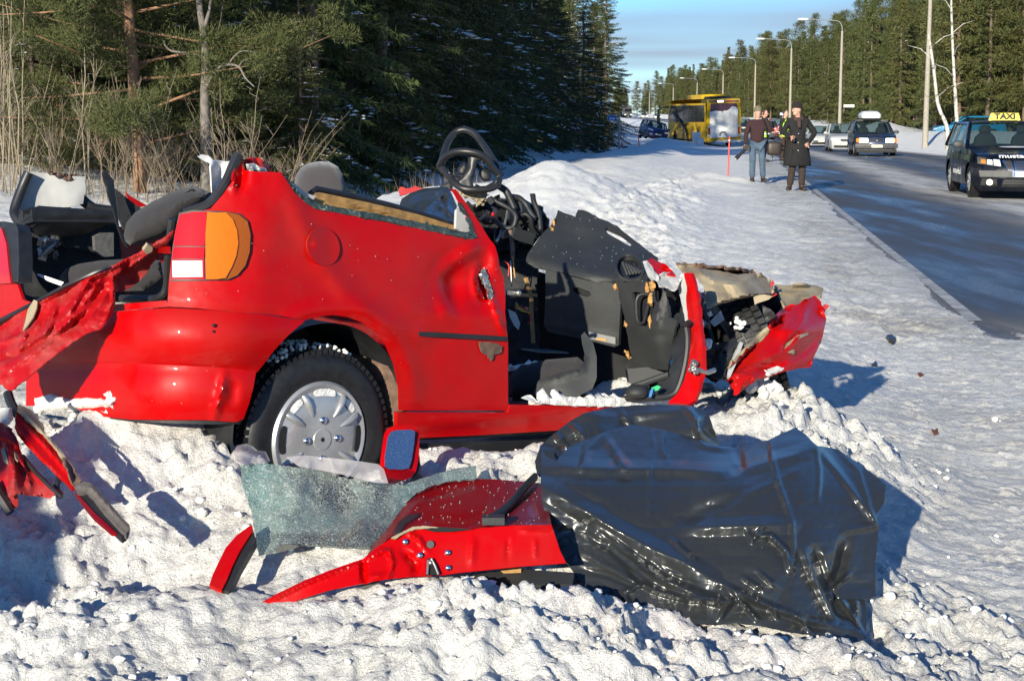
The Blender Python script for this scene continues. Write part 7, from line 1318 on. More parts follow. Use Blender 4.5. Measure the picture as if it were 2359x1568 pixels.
# --- the blue estate with a roof box
vo = Car('estate_car', 'dark blue boxy estate car with white roof box and bright headlights', 'car', at_lane(67.6, 4.35), oncoming(67.6), dict(WAGON, L=4.8, W=1.76, H=1.43, zb=0.94, zh=0.86, xw=0.75, rf=0.05, rr=-2.1, xb=-2.3, xf=1.45, xr=-1.3, paint='p_navy', mirror='bumper_grey', tw=0.74))
for sg in (1, -1):
    vo.fpatch('headlight', 'headlight_on', [(sg*0.36, 0.58), (sg*0.70, 0.58), (sg*0.70, 0.76), (sg*0.36, 0.76)], 0.02); vo.fpatch('indicator', 'lamp_amber', [(sg*0.71, 0.58), (sg*0.83, 0.60), (sg*0.83, 0.75), (sg*0.71, 0.76)], 0.018)
vo.fpatch('grille_frame', 'chrome', [(-0.30, 0.55), (0.30, 0.55), (0.30, 0.78), (-0.30, 0.78)], 0.018); vo.fpatch('grille', 'grille_black', [(-0.27, 0.575), (0.27, 0.575), (0.27, 0.755), (-0.27, 0.755)], 0.026); vo.fpatch('grille_stripe', 'chrome', [(-0.25, 0.58), (-0.21, 0.58), (0.20, 0.75), (0.16, 0.75)], 0.036, th=0.01)
c_ = (float(vo.fx(0, 0.67))+0.04, 0, 0.67); MB().lathe([(0.0, 0.01), (0.03, 0.01), (0.035, 0)], c_, (1, 0, 0), 14).obj('emblem', 'chrome', vo.t, (0, 0, 0))
vo.fpatch('bumper', 'bumper_grey', [(-0.86, 0.36), (0.86, 0.36), (0.86, 0.54), (-0.86, 0.54)], 0.05, 9, th=0.08); vo.fpatch('spoiler', 'bumper_grey', [(-0.80, 0.18), (0.80, 0.18), (0.82, 0.32), (-0.82, 0.32)], 0.02, 9); vo.plate('EAO-662', 0.44, size=0.09, o_=0.075)
rx_ = thing('roof_box', 'white rounded roof box on top of the blue estate car', 'roof box', (0, 0, 0)); M_ = Matrix.Translation(vo.t.location)@Matrix.Rotation(vo.t.rotation_euler.z, 4, 'Z'); rx_.matrix_world = M_@Matrix.Translation((-0.35, -0.08, 1.52))
V = []; pr = [(0.0, 0.80, 0.36), (0.06, 0.98, 0.42), (0.16, 1.02, 0.44), (0.17, 1.02, 0.44), (0.26, 0.92, 0.40), (0.33, 0.72, 0.33), (0.36, 0.5, 0.24)]
k_ = 28
for z_, a_, b_ in pr:
    for t in np.arange(k_)/k_*6.2832: V.append((a_*np.sign(math.cos(t))*abs(math.cos(t))**0.35, b_*np.sign(math.sin(t))*abs(math.sin(t))**0.35, z_))
MB().add(np.array(V), [(i*k_+j, i*k_+(j+1) % k_, (i+1)*k_+(j+1) % k_, (i+1)*k_+j) for i in range(len(pr)-1) for j in range(k_)]+[tuple((len(pr)-1)*k_+j for j in range(k_)), tuple(range(k_))[::-1]]).obj('shell', 'white_plastic', rx_, (0, 0, 0), 30)
for x_ in (-0.5, 0.5): MB().box((x_, 0.08, -0.03), (0.06, 1.3, 0.04)).obj('carrier_bar', 'bumper_grey', rx_, (0, 0, 0))
# --- the other cars in the queue
def simple_car(name, label, loc, fwd, spec, lit=False, group=None, plate='', grille=(0.28, 0.60, 0.72), roll=0.0):
    c = Car(name, label, 'car', loc, fwd, spec, group, roll); zh = spec['zh']
    for sg in (1, -1): c.fpatch('headlight', 'headlight_on' if lit else 'headlight', [(sg*0.42, zh-0.22), (sg*0.80, zh-0.17), (sg*0.80, zh-0.06), (sg*0.46, zh-0.10)], 0.014)
    c.fpatch('grille', 'grille_black', [(-grille[0], grille[1]-0.04), (grille[0], grille[1]-0.04), (grille[0]+0.04, grille[2]-0.05), (-grille[0]-0.04, grille[2]-0.05)], 0.012); c.fpatch('air_intake', 'grille_black', [(-0.62, 0.24), (0.62, 0.24), (0.66, 0.36), (-0.66, 0.36)], 0.010); c.plate(plate, 0.46)
    for sg in (1, -1): c.fpatch('tail_lamp', 'tail_red', [(sg*0.62, zh-0.14), (sg*0.80, zh-0.14), (sg*0.80, zh+0.04), (sg*0.62, zh+0.04)], 0.012, rear=True)
    return c
simple_car('saloon_car', 'silver saloon car close behind the blue estate with the roof box', at_lane(84, 4.4), oncoming(84), dict(SEDAN, paint='p_silver'), False)
simple_car('saloon_car', 'silver grey car with wide grin grille, right of the man in the black coat', at_lane(110, 4.75), oncoming(110), dict(SEDAN, L=4.65, W=1.82, zh=0.78, paint='p_silver'), False, grille=(0.55, 0.40, 0.56))
simple_car('suv_car', 'dark red off-road car between the two walking men', at_lane(148, 4.4), oncoming(148), dict(WAGON, L=4.4, W=1.80, H=1.70, zb=1.08, zh=0.98, zs=0.34, xw=0.85, rf=0.2, rw=0.36, xb=-1.85, rr=-1.6, paint='p_red'), True)
simple_car('hatchback_car', 'dark grey car seen from behind, left of the dark red off-road car', at_lane(138, 2.3), ROADDIR(138), dict(WAGON, L=4.2, W=1.76, H=1.6, zb=1.0, zh=0.9, xb=-1.85, rr=-1.5, paint='p_grey'))
simple_car('hatchback_car', 'dark blue car just showing past the bus\'s snowy tail', at_lane(176, 2.9), oncoming(176), dict(SEDAN, paint='p_navy'), False)
for y_, s_, lab in ((330, 2.4, 'faraway dark car with lit headlights, nearest of three beside the bus roof'), (400, 3.7, 'faraway pale car with lit headlights, middle of three down the road'), (442, 3.4, 'faraway pale car with lit headlights, leftmost of three down the road')):
    simple_car('distant_car', lab, at_lane(y_, s_), oncoming(y_), dict(SEDAN, paint='p_navy' if y_ == 330 else 'p_silver'), True, 'cars far down the road')
z_ = float(ground_z(np.array([10.5]), np.array([117.]), False)[0])
simple_car('crashed_car', 'blue hatchback leaning in the snow against the front of the bus', (10.45, 118.2, z_+0.02), (0.10, -0.995), dict(WAGON, L=3.9, W=1.70, H=1.45, zb=0.95, zh=0.86, xw=0.95, rf=0.2, rr=-1.3, xb=-1.6, xf=1.25, xr=-1.2, rw=0.29, paint='p_blue'), False, roll=math.radians(-13))
simple_car('hatchback_car', 'turquoise blue car half hidden behind the bank beside the concrete pole', (27.9, 96.5, gz(27.9, 96.5)-0.50), (-1.0, 0.12), dict(SEDAN, L=4.2, H=1.42, paint='p_turq'))
# --- truck far down the road
tk = thing('lorry', 'dark lorry with lit headlights far down the road', 'lorry', at_lane(500, 2.6), math.atan2(oncoming(500)[1], oncoming(500)[0]))
MB().box((-4.6, 0, 2.3), (8, 2.5, 2.9)).obj('load_box', 'p_grey', tk, (0, 0, 0)); MB().box((0.4, 0, 1.85), (1.9, 2.4, 2.5), None, 0, 0.95).obj('cab', 'p_grey', tk, (0, 0, 0)); MB().box((1.37, 0, 2.3), (0.04, 2.1, 0.9)).obj('windscreen', 'glass_dark', tk, (0, 0, 0)); MB().box((1.40, 0, 0.75), (0.2, 2.4, 0.5)).obj('bumper', 'bumper_grey', tk, (0, 0, 0))
for sg in (1, -1): MB().box((1.52, sg*0.9, 0.85), (0.06, 0.35, 0.22)).obj('headlight', 'headlight_on', tk, (0, 0, 0))
for x_ in (0.3, -3.5, -6.5):
    for sg in (1, -1): MB().lathe([(0.25, -0.15), (0.5, -0.15), (0.5, 0.15), (0.25, 0.15)], (x_, sg*1.05, 0.5), (0, 1, 0), 18).obj('wheel', 'rubber', tk, (0, 0, 0))
# --- the yellow coach, snow caked on its tail
bx_ = np.array([15.05, 112.0]); bd = np.array([-0.136, 0.9907]); bd /= np.linalg.norm(bd); bl_ = 11.8; bw = 2.5; bz = float(road_z(112))+0.0
bus = thing('coach', 'yellow coach with snow-caked tail standing askew at the bus stop', 'bus', (*bx_, bz), math.atan2(bd[1], bd[0])); bus.rotation_euler.x = math.radians(-1.5)
def bsec(x, z0, z1, w): return [(x, -w, z0), (x, -w, z1-0.25), (x, -w*0.93, z1), (x, w*0.93, z1), (x, w, z1-0.25), (x, w, z0)]
mb = MB(); S_ = [bsec(0.0, 0.42, 3.28, 1.18), bsec(0.12, 0.36, 3.38, 1.25), bsec(3, 0.34, 3.4, 1.25), bsec(bl_-1.2, 0.34, 3.4, 1.25), bsec(bl_-0.3, 0.34, 3.2, 1.22), bsec(bl_, 0.38, 2.6, 1.15)]; k_ = 6
# side skins carry real wheel-arch openings
def bus_side(sg):
    pl = [(0.12, 0.36), (0.12, 3.10), (bl_-0.6, 3.10), (bl_-0.15, 2.4), (bl_-0.05, 0.38)]
    arc = lambda c: [(c+0.60*math.cos(t), max(0.36, 0.50+0.60*math.sin(t))) for t in np.linspace(0.0, math.pi, 13)]
    pl += arc(bl_-2.4)+arc(2.6); v2, f = cdt_fill(pl, 0.5); v = np.stack([v2[:, 0], 0*v2[:, 0]+sg*1.25, v2[:, 1]], 1); return v, (f if sg < 0 else f[:, ::-1])
for sg in (1, -1): v, f = bus_side(sg); mb.add(v, f)
pr = [(bl_-0.05, 0.38), (bl_-0.15, 2.4), (bl_-0.6, 3.10), (bl_-1.1, 3.36), (6, 3.40), (0.25, 3.38), (0.02, 3.25), (-0.02, 2.0), (0.0, 0.45), (0.12, 0.36)]
V = [(x_, y_*1.25*(0.95 if z_ > 3.2 else 1), z_) for x_, z_ in pr for y_ in (-1, -0.5, 0, 0.5, 1)]; mb.add(np.array(V), [(i*5+j, (i+1)*5+j, (i+1)*5+j+1, i*5+j+1) for i in range(len(pr)-1) for j in range(4)])
mb.obj('body', 'p_yellow', bus, (0, 0, 0), 30); MB().box((bl_/2, 0, 0.55), (bl_-1, 2.0, 0.5)).obj('underbody', 'grille_black', bus, (0, 0, 0))
for sg in (1, -1):
    pl = [(0.55, 1.78), (0.65, 2.95), (bl_-1.2, 2.98), (bl_-0.55, 2.6), (bl_-0.25, 1.7)]; MB().add(np.array([(x_, sg*1.262, z_) for x_, z_ in pl]), [tuple(range(5)) if sg < 0 else tuple(range(5))[::-1]]).obj('side_window_band', 'glass_dark', bus, (0, 0, 0))
    for i in range(6): x_ = 1.9+i*1.55; MB().box((x_, sg*1.266, 2.38), (0.05, 0.012, 1.15)).obj('window_bar', 'grille_black', bus, (0, 0, 0))
    for c_ in (bl_-2.4, 2.6):
        MB().lathe([(0.3, -0.14), (0.48, -0.14), (0.50, -0.08), (0.50, 0.10), (0.3, 0.13), (0.28, 0.02), (0, 0.02)], (c_, sg*1.05, 0.50), (0, sg, 0), 24).obj('wheel', 'rubber', bus, (0, 0, 0)); MB().box((c_, sg*0.8, 0.75), (1.15, 0.5, 0.7)).obj('wheel_well', 'grille_black', bus, (0, 0, 0))
    MB().box((0.03, sg*1.02, 1.12), (0.14, 0.24, 0.52)).obj('tail_lamp', 'tail_red', bus, (0, 0, 0)); MB().box((0.02, sg*1.04, 1.46), (0.14, 0.22, 0.12)).obj('reversing_lamp', 'headlight', bus, (0, 0, 0))
# printed on the near side: letters and a leaping figure, a black stripe down to the sill
text_part('side_lettering', 'J. VAINIO OY', 'bumper_grey', bus, 0.55, frame((7.2, 1.266, 1.45), (-1, 0, 0), (0, 0, 1)), 0.003)
mb = MB(); q = smooth_path([(3.0, 1.268, 1.55), (2.7, 1.268, 1.25), (2.2, 1.268, 1.05), (2.0, 1.268, 0.8), (1.5, 1.268, 0.55), (1.2, 1.268, 0.45)], 5); mb.tube(q, 0.09*np.sin(np.linspace(0.5, 2.9, len(q)))+0.02, 6, 0, False, 1.0); mb.tube([(3.0, 1.268, 1.5), (3.3, 1.268, 1.75)], 0.05, 5); mb.tube([(2.9, 1.268, 1.45), (2.6, 1.268, 1.75)], 0.05, 5); o = mb.obj('printed_figure', 'bumper_grey', bus, (0, 0, 0)); 
for v in o.data.vertices: v.co.y = 1.262+(v.co.y-1.268)*0.05
mb = MB(); mb.tube([(9.6, 1.30, 2.4), (8.0, 1.32, 1.95), (5.6, 1.34, 1.25), (5.3, 1.34, 0.9), (4.9, 1.34, 0.05)], 0.10, 6); mb.obj('hanging_mirror_arm', 'grille_black', bus, (0, 0, 0))
mb = MB(); mb.tube(smooth_path([(bl_-0.4, 1.15, 2.9), (bl_-0.2, 1.7, 2.85), (bl_-0.1, 2.0, 2.6), (bl_-0.1, 2.0, 1.9)], 4), 0.07, 6); mb.box((bl_-0.1, 2.0, 1.9), (0.14, 0.24, 0.7)); mb.obj('door_mirror', 'grille_black', bus, (0, 0, 0))
MB().add(np.array([(-0.03, -1.0, 2.45), (-0.03, 1.0, 2.45), (-0.012, 0.95, 3.05), (-0.012, -0.95, 3.05)]), [(3, 2, 1, 0)]).obj('rear_window', 'rear_purple', bus, (0, 0, 0)) if plain('rear_purple', (0.10, 0.05, 0.07), 0.25, 0.2) else None
MB().box((-0.01, 0, 3.20), (0.05, 2.2, 0.13)).obj('rear_lamp_strip', 'rusty', bus, (0, 0, 0)); MB().box((-0.03, 0.25, 3.20), (0.05, 0.42, 0.12)).obj('high_lamp', 'headlight_on', bus, (0, 0, 0)); MB().box((-0.03, -0.45, 3.22), (0.05, 0.35, 0.06)).obj('brake_lamp', 'tail_red', bus, (0, 0, 0))
MB().box((5.2, 0.0, 3.56), (5.0, 1.9, 0.32), None, 0, 0.85).obj('roof_unit', 'p_yellow', bus, (0, 0, 0)); MB().box((2.0, -0.1, 3.50), (1.4, 1.7, 0.14), None, 0, 0.9).obj('roof_hatch', 'grille_black', bus, (0, 0, 0)); MB().box((-0.10, 0, 0.48), (0.2, 2.45, 0.22)).obj('rear_bumper', 'p_yellow', bus, (0, 0, 0))
# snow caked on the tail
gx = np.linspace(-1.02, 1.02, 40); gz_ = np.linspace(0.62, 2.9, 46); V = []; 
GX, GZ = np.meshgrid(gx, gz_); topz = 2.55+0.10*fbm(GX*3, GX*0, 5, 3)+0.28*np.exp(-((GX+0.68)/0.32)**2); zc = np.minimum(GZ, topz); prot = 0.10+0.12*fbm(GX*1.3, zc*1.3, 8, 4)+0.10*smooth(1.6, 2.5, zc); prot = np.where(GZ > topz, -0.02, np.maximum(prot, 0.03)); prot[:, 0] = -0.02; prot[:, -1] = -0.02; prot[0] = -0.02
v = np.stack([-0.03-prot, GX, zc], -1).reshape(-1, 3); nr_, nc_ = GX.shape; ii = np.arange(nr_*nc_).reshape(nr_, nc_); mesh_obj('caked_snow', v, np.stack([ii[:-1, :-1], ii[1:, :-1], ii[1:, 1:], ii[:-1, 1:]], -1).reshape(-1, 4), 'snow', bus, (0, 0, 0), 180)
mb = MB(); mb.tube([(-0.06, y_, 0.72+0.12*abs(y_)**2*0.6) for y_ in np.linspace(-1.2, 1.2, 14)], 0.07+0.02*np.sin(np.arange(14)*2.1), 7); mb.tube([(-0.16, y_, 0.40) for y_ in np.linspace(-1.15, 0.7, 14)], 0.09+0.02*np.cos(np.arange(14)*1.7), 7); mb.obj('bumper_snow', 'snow', bus, (0, 0, 0), 180)
mb = MB(); mb.tube(smooth_path([(-0.2, 0.35, 0.80), (-0.2, 0.30, 1.0), (-0.2, 0.0, 1.05), (-0.2, -0.15, 0.85)], 4), 0.03, 5); mb.obj('plate_bracket', 'bumper_grey', bus, (0, 0, 0))
for (fx_, fy_, D_), szs, lab in (((1603, 331, 106), (0.5, 0.4, 0.75), 'white crate on the snow against the coach\'s rear wheel'), ((1613, 336, 105), (0.4, 0.35, 0.40), 'small white box beside the larger crate by the coach wheel')):
    p = P(fx_, fy_, D_); z_ = gz(p[0], p[1]); t = thing('crate', lab, 'crate', (p[0], p[1], z_)); MB().box((0, 0, szs[2]/2), szs, None, 0, 1.05).obj('tub', 'white_plastic', t, (0, 0, 0)); MB().box((0, 0, szs[2]+0.02), (szs[0]*1.1, szs[1]*1.1, 0.05)).obj('lid', 'white_plastic', t, (0, 0, 0))
# ------------------------------------------------------------------ lamp posts, signs, marker stakes
LAMPS = [(2708, 84, 9.5, 'tall bare concrete pole on the snow bank left of the taxi'), (2457, 134, 9.5, 'concrete lamp post rising above the car with the roof box'), (2312, 168, 9.5, 'lamp post behind the head of the man in the black coat'), (2209, 222, 9.5, 'lamp post just right of the man in the green cap'), (2116, 277, 9.5, 'lamp post above the right end of the coach roof'), (2041, 343, 9.5, 'lamp post above the middle of the coach roof'), (1972, 399, 9.5, 'lamp post above the front of the coach'), (1903, 484, 9.5, 'small distant lamp post between lorry and coach'), (1833, 600, 9.5, 'smallest lamp post, nearest the end of the road')]
plain('lamp_head', (0.60, 0.62, 0.62), 0.4, 0.1); plain('galvanised', (0.30, 0.31, 0.32), 0.5, 0.15, metal=0.5)
for px_, D, H_, lab in LAMPS:
    x = (px_-1504)/4600*D; z = gz(x, D); zt = H_ if D < 500 else 11; t = thing('lamp_post', lab, 'lamp post', (x, D, z), 0, 'lamp posts along the road'); k_ = 0.5 if D > 250 else 0
    MB().tube([(0, 0, -0.3), (0, 0, zt-z-0.9)], [0.16, 0.095], 10).obj('pole', 'concrete', t, (0, 0, 0), 60)
    q = smooth_path([(0, 0, zt-z-1.0), (-0.05, 0, zt-z-0.45), (-0.35, 0, zt-z-0.08), (-1.2, 0, zt-z+0.02), (-2.9, 0, zt-z+0.10)], 5); MB().tube(q, 0.042, 6).obj('arm', 'galvanised', t, (0, 0, 0), 180)
    mb = MB(); mb.ell((-3.3, 0, zt-z+0.10), (0.50, 0.17, 0.11), None, 14, 8, 0, 0.7); mb.obj('lamp_head', 'lamp_head', t, (0, 0, 0), 50)
    if D == 134: MB().box((0.75, -0.05, 2.4-z), (0.9, 0.04, 0.22)).obj('name_board', 'white_plastic', t, (0, 0, 0))
# bus stop sign
p = P(1425, 345, 78); z = gz(p[0], p[1]); sg_ = thing('bus_stop_sign', 'blue bus stop sign on a grey post beside the dark spruces', 'sign', (p[0], p[1], z)); hh = 1.6+97*(266-277)/3606*0+0
zt = float(P(1409, 266, 78)[2])-z; zb_ = float(P(1409, 279, 78)[2])-z; xl = float(P(1398, 270, 78)[0])-p[0]; xr_ = float(P(1419, 270, 78)[0])-p[0]
MB().tube([(0, 0, -0.3), (0, 0, zt+0.05)], 0.045, 8).obj('post', 'galvanised', sg_, (0, 0, 0)); MB().box(((xl+xr_)/2, -0.06, (zt+zb_)/2), (xr_-xl, 0.03, zt-zb_)).obj('plate', 'white_print', sg_, (0, 0, 0)); cxs = (xl+xr_)/2; czs = (zt+zb_)/2; w_ = xr_-xl; h_ = zt-zb_
MB().box((cxs, -0.078, czs), (w_*0.93, 0.012, h_*0.88)).obj('blue_field', 'blue_print', sg_, (0, 0, 0)); mb = MB(); mb.box((cxs, -0.088, czs-h_*0.04), (w_*0.62, 0.008, h_*0.34)); mb.obj('bus_symbol', 'white_print', sg_, (0, 0, 0))
for i in range(4): MB().box((cxs-w_*0.21+i*w_*0.14, -0.094, czs+h_*0.02), (w_*0.09, 0.006, h_*0.13)).obj('symbol_window', 'blue_print', sg_, (0, 0, 0))
for sx_ in (-1, 1): MB().lathe([(0.0, 0.006), (h_*0.08, 0.006), (h_*0.08, -0.006)], (cxs+sx_*w_*0.18, -0.092, czs-h_*0.22), (0, -1, 0), 12).obj('symbol_wheel', 'white_print', sg_, (0, 0, 0))
# small blue and white board far along the right side
p = P(1802, 263, 150); z = gz(p[0], p[1]); t = thing('road_sign', 'small pale blue road sign far off beside the man in the black coat', 'sign', (p[0], p[1], z)); MB().tube([(0, 0, -0.2), (0, 0, p[2]-z+0.2)], 0.04, 6).obj('post', 'galvanised', t, (0, 0, 0)); MB().box((0, -0.06, p[2]-z), (0.55, 0.03, 0.3)).obj('plate', 'blue_print', t, (0, 0, 0)); MB().box((0, -0.08, p[2]-z), (0.5, 0.01, 0.2)).obj('symbol', 'white_print', t, (0, 0, 0))
# marker stakes
plain('stake_red', (0.62, 0.09, 0.07), 0.5, 0.1)
for fx_, fb, ft, D, ln, lab in ((1676, 413, 315, 38.5, 0.02, 'red marker stake standing just left of the man in maroon'), (1438, 366, 320, 58, -0.16, 'leaning red marker stake in the snow mound by the bus stop sign'), (1473, 348, 313, 66, -0.10, 'thin red marker stake in front of the crashed blue hatchback'), (1716, 330, 312, 80, 0.0, 'thin red marker stake behind the man in maroon')):
    p = P(fx_, fb, D); z = gz(p[0], p[1]); top = P(fx_+ln*(fb-ft)*1.0, ft, D); t = thing('marker_stake', lab, 'stake', (p[0], p[1], min(z, p[2])), 0, 'red marker stakes in the snow')
    b0 = np.array([0, 0, -0.1]); b1 = np.array([top[0]-p[0], 0, top[2]-min(z, p[2])]); MB().tube([b0, b1], 0.020 if D < 50 else 0.024, 7).obj('rod', 'stake_red', t, (0, 0, 0)); MB().tube([b1*0.90, b1*0.93], 0.022 if D < 50 else 0.026, 7).obj('reflector_band', 'white_plastic', t, (0, 0, 0))
# ------------------------------------------------------------------ people
def skin_mesh(joints, edges, rad, root=0, sub=2):
    me = bpy.data.meshes.new('tmp'); me.from_pydata([tuple(j) for j in joints], edges, []); o = bpy.data.objects.new('tmp', me); COL.objects.link(o); o.modifiers.new('s', 'SKIN')
    for i, r in enumerate(rad): me.skin_vertices[0].data[i].radius = (r, r) if not isinstance(r, tuple) else r
    me.skin_vertices[0].data[root].use_root = True; mo = o.modifiers.new('d', 'SUBSURF'); mo.levels = sub; mo.render_levels = sub
    dg = bpy.context.evaluated_depsgraph_get(); out = bpy.data.meshes.new_from_object(o.evaluated_get(dg)); bpy.data.objects.remove(o); bpy.data.meshes.remove(me); return out
def put(me, name, mat, parent):
    me.name = name; me.materials.clear(); me.materials.append(MATS[mat]); me.polygons.foreach_set('use_smooth', np.ones(len(me.polygons), bool)); o = bpy.data.objects.new(name, me); COL.objects.link(o); o.parent = parent; return o
plain('cloth_maroon', (0.035, 0.014, 0.016), 0.95, 0.25, 20, bmp=0.5); plain('denim', (0.060, 0.098, 0.145), 0.9, 0.3, 9, bmp=0.4); plain('cloth_black', (0.009, 0.009, 0.010), 0.9, 0.3, 12, bmp=0.4); plain('cloth_brown', (0.035, 0.022, 0.018), 0.9, 0.25, 12, bmp=0.4); plain('knit_green', (0.15, 0.13, 0.08), 0.95, 0.3, 60, bmp=0.6); plain('knit_black', (0.016, 0.011, 0.011), 0.95, 0.3, 60, bmp=0.6); plain('leather', (0.03, 0.02, 0.014), 0.5, 0.3); plain('hivis', (0.42, 0.72, 0.02), 0.7, 0.15); plain('reflective', (0.7, 0.72, 0.72), 0.35, 0.05); plain('scarf', (0.06, 0.035, 0.03), 0.95, 0.4, 40); plain('cloth_navy', (0.03, 0.03, 0.07), 0.9, 0.2); plain('hair_brown', (0.05, 0.03, 0.018), 0.8, 0.2)
def hand(mb, w, d, curl=0.5, side=1):
    """palm with five bent fingers at wrist w, pointing along d"""
    d = np.asarray(d, float); d /= np.linalg.norm(d); s = np.cross(d, (0, 1, 0)); s /= np.linalg.norm(s)+1e-9; n_ = np.cross(s, d); c = w+d*0.045; mb.ell(c, (0.04, 0.018, 0.05), np.stack([s, n_, d], 1), 10, 7)
    for i, (o_, l_) in enumerate(((-0.03, 0.062), (-0.010, 0.074), (0.010, 0.070), (0.029, 0.054))):
        a = c+s*o_+d*0.04; b_ = a+d*l_*0.5-n_*l_*0.2*curl; e = b_+d*l_*0.4*(1-curl)-n_*l_*0.5*curl; mb.tube([a, b_, e], [0.0095, 0.009, 0.007], 6)
    a = c+s*side*0.032-d*0.015; mb.tube([a, a+s*side*0.03+d*0.025, a+s*side*0.035+d*0.055-n_*0.01], [0.011, 0.010, 0.008], 6)
def person(label, loc, yaw, J, top, legs, hat, feet='leather', head_yaw=0.0, coat=False, vest=False, hands=True, sc=1.0, group=None, hatshape=1):
    t = thing('person', label, 'person', loc, yaw, group); t.scale = (sc, sc, sc); g = dict(J); a = {k_: np.array(v, float) for k_, v in g.items()}
    names = ['pel', 'sp', 'ch', 'nk', 'hd', 'sR', 'eR', 'wR', 'sL', 'eL', 'wL', 'hR', 'kR', 'aR', 'tR', 'hL', 'kL', 'aL', 'tL']; ix = {k_: i for i, k_ in enumerate(names)}
    E_ = [('pel', 'sp'), ('sp', 'ch'), ('ch', 'nk'), ('nk', 'hd'), ('ch', 'sR'), ('sR', 'eR'), ('eR', 'wR'), ('ch', 'sL'), ('sL', 'eL'), ('eL', 'wL'), ('pel', 'hR'), ('hR', 'kR'), ('kR', 'aR'), ('aR', 'tR'), ('pel', 'hL'), ('hL', 'kL'), ('kL', 'aL'), ('aL', 'tL')]
    rad = dict(pel=0.13, sp=0.12, ch=0.13, nk=0.055, hd=0.085, sR=0.06, eR=0.042, wR=0.028, sL=0.06, eL=0.042, wL=0.028, hR=0.085, kR=0.055, aR=0.037, tR=0.035, hL=0.085, kL=0.055, aL=0.037, tL=0.035)
    def sk(nm, keys, scale, mat, name, root, low=0.0):
        ks = [k_ for k_ in names if k_ in keys]; id_ = {k_: i for i, k_ in enumerate(ks)}; ee = [(id_[p], id_[q]) for p, q in E_ if p in id_ and q in id_]
        return put(skin_mesh([a[k_]-np.array([0, 0, low if k_ == 'pel' else 0]) for k_ in ks], ee, [rad[k_]*scale.get(k_, scale['*']) for k_ in ks], id_[root]), name, mat, t)
    bd_ = sk('b', names, {'*': 0.9}, 'skin', 'body', 'pel')
    sk('j', ['pel', 'sp', 'ch', 'nk', 'sR', 'eR', 'wR', 'sL', 'eL', 'wL'], {'*': 1.45, 'nk': 1.2, 'sp': 1.42, 'pel': 1.5, 'ch': 1.38, 'sR': 1.35, 'sL': 1.35, 'wR': 1.75, 'wL': 1.75, 'eR': 1.5, 'eL': 1.5}, top, 'jacket', 'ch', 0.10)
    sk('t', ['pel', 'hR', 'kR', 'aR', 'hL', 'kL', 'aL'], {'*': 1.4, 'pel': 1.2, 'aR': 2.0, 'aL': 2.0, 'kR': 1.5, 'kL': 1.5, 'hR': 1.15, 'hL': 1.15}, legs, 'trousers', 'pel')
    for q in 'RL':
        an, to = a['a'+q], a['t'+q]; d_ = to-an; d_[2] = 0; L_ = np.linalg.norm(d_)+1e-6; d_ = d_/L_; Rm = np.stack([d_, np.array([-d_[1], d_[0], 0]), np.array([0, 0, 1.0])], 1); mb = MB(); mb.ell(an+d_*0.07+np.array([0, 0, 0.05-an[2]]), (0.145, 0.052, 0.05), Rm, 14, 8, 0, 0.75); mb.ell(an+np.array([0, 0, 0.08-an[2]]), (0.06, 0.05, 0.075), Rm, 12, 8, 0, 0.8); mb.obj('shoe', feet, t, (0, 0, 0), 60)
    hd = a['hd']; cy_, sy_ = math.cos(head_yaw), math.sin(head_yaw); Rh = np.array([[cy_, -sy_, 0], [sy_, cy_, 0], [0, 0, 1.0]]); mb = MB()
    def hp2(*v): return hd+Rh@np.array(v, float)
    mb.ell(hp2(0, 0.0, 0.02), (0.078, 0.098, 0.115), Rh, 18, 12); mb.ell(hp2(0, -0.03, -0.06), (0.058, 0.065, 0.06), Rh, 14, 9); mb.ell(hp2(0, -0.103, -0.01), (0.014, 0.018, 0.024), Rh, 8, 6)
    for s_ in (-1, 1): mb.ell(hp2(s_*0.08, 0.005, -0.005), (0.012, 0.022, 0.032), Rh, 8, 6)
    mb.obj('head', 'skin', t, (0, 0, 0), 180); mb = MB()
    for s_ in (-1, 1): mb.ell(hp2(s_*0.032, -0.090, 0.018), (0.012, 0.007, 0.006), Rh, 8, 5)
    mb.obj('eyes', 'hair_brown', t, (0, 0, 0), 180); mb = MB(); mb.ell(hp2(0, -0.092, -0.058), (0.025, 0.006, 0.006), Rh, 8, 5); mb.obj('mouth', 'scarf', t, (0, 0, 0), 180)
    if hat:
        V = []; k_ = 20
        for z_, r_ in ((0.030, 1.05), (0.055, 1.10), (0.09, 1.08), (0.13, 0.92), (0.155, 0.62), (0.168, 0.25), (0.17, 0.02)):
            for u in np.arange(k_)/k_*6.2832: V.append(hp2(0.084*r_*math.cos(u), 0.104*r_*math.sin(u)+0.006, z_+0.012-0.05*(math.sin(u) > 0)*math.sin(u)*(z_ < 0.06)))
        MB().add(np.array(V), [(i*k_+j, i*k_+(j+1) % k_, (i+1)*k_+(j+1) % k_, (i+1)*k_+j) for i in range(6) for j in range(k_)]).obj('cap', hat, t, (0, 0, 0), 180)
    else:
        mb = MB(); mb.ell(hp2(0, 0.02, 0.045), (0.083, 0.098, 0.10), Rh, 14, 9); mb.obj('hair', 'hair_brown', t, (0, 0, 0), 180)
    if hands:
        for q in 'RL':
            mb = MB(); d_ = a['w'+q]-a['e'+q]; hand(mb, a['w'+q], d_, 0.7, 1 if q == 'L' else -1); mb.obj('hand', 'skin', t, (0, 0, 0), 60)
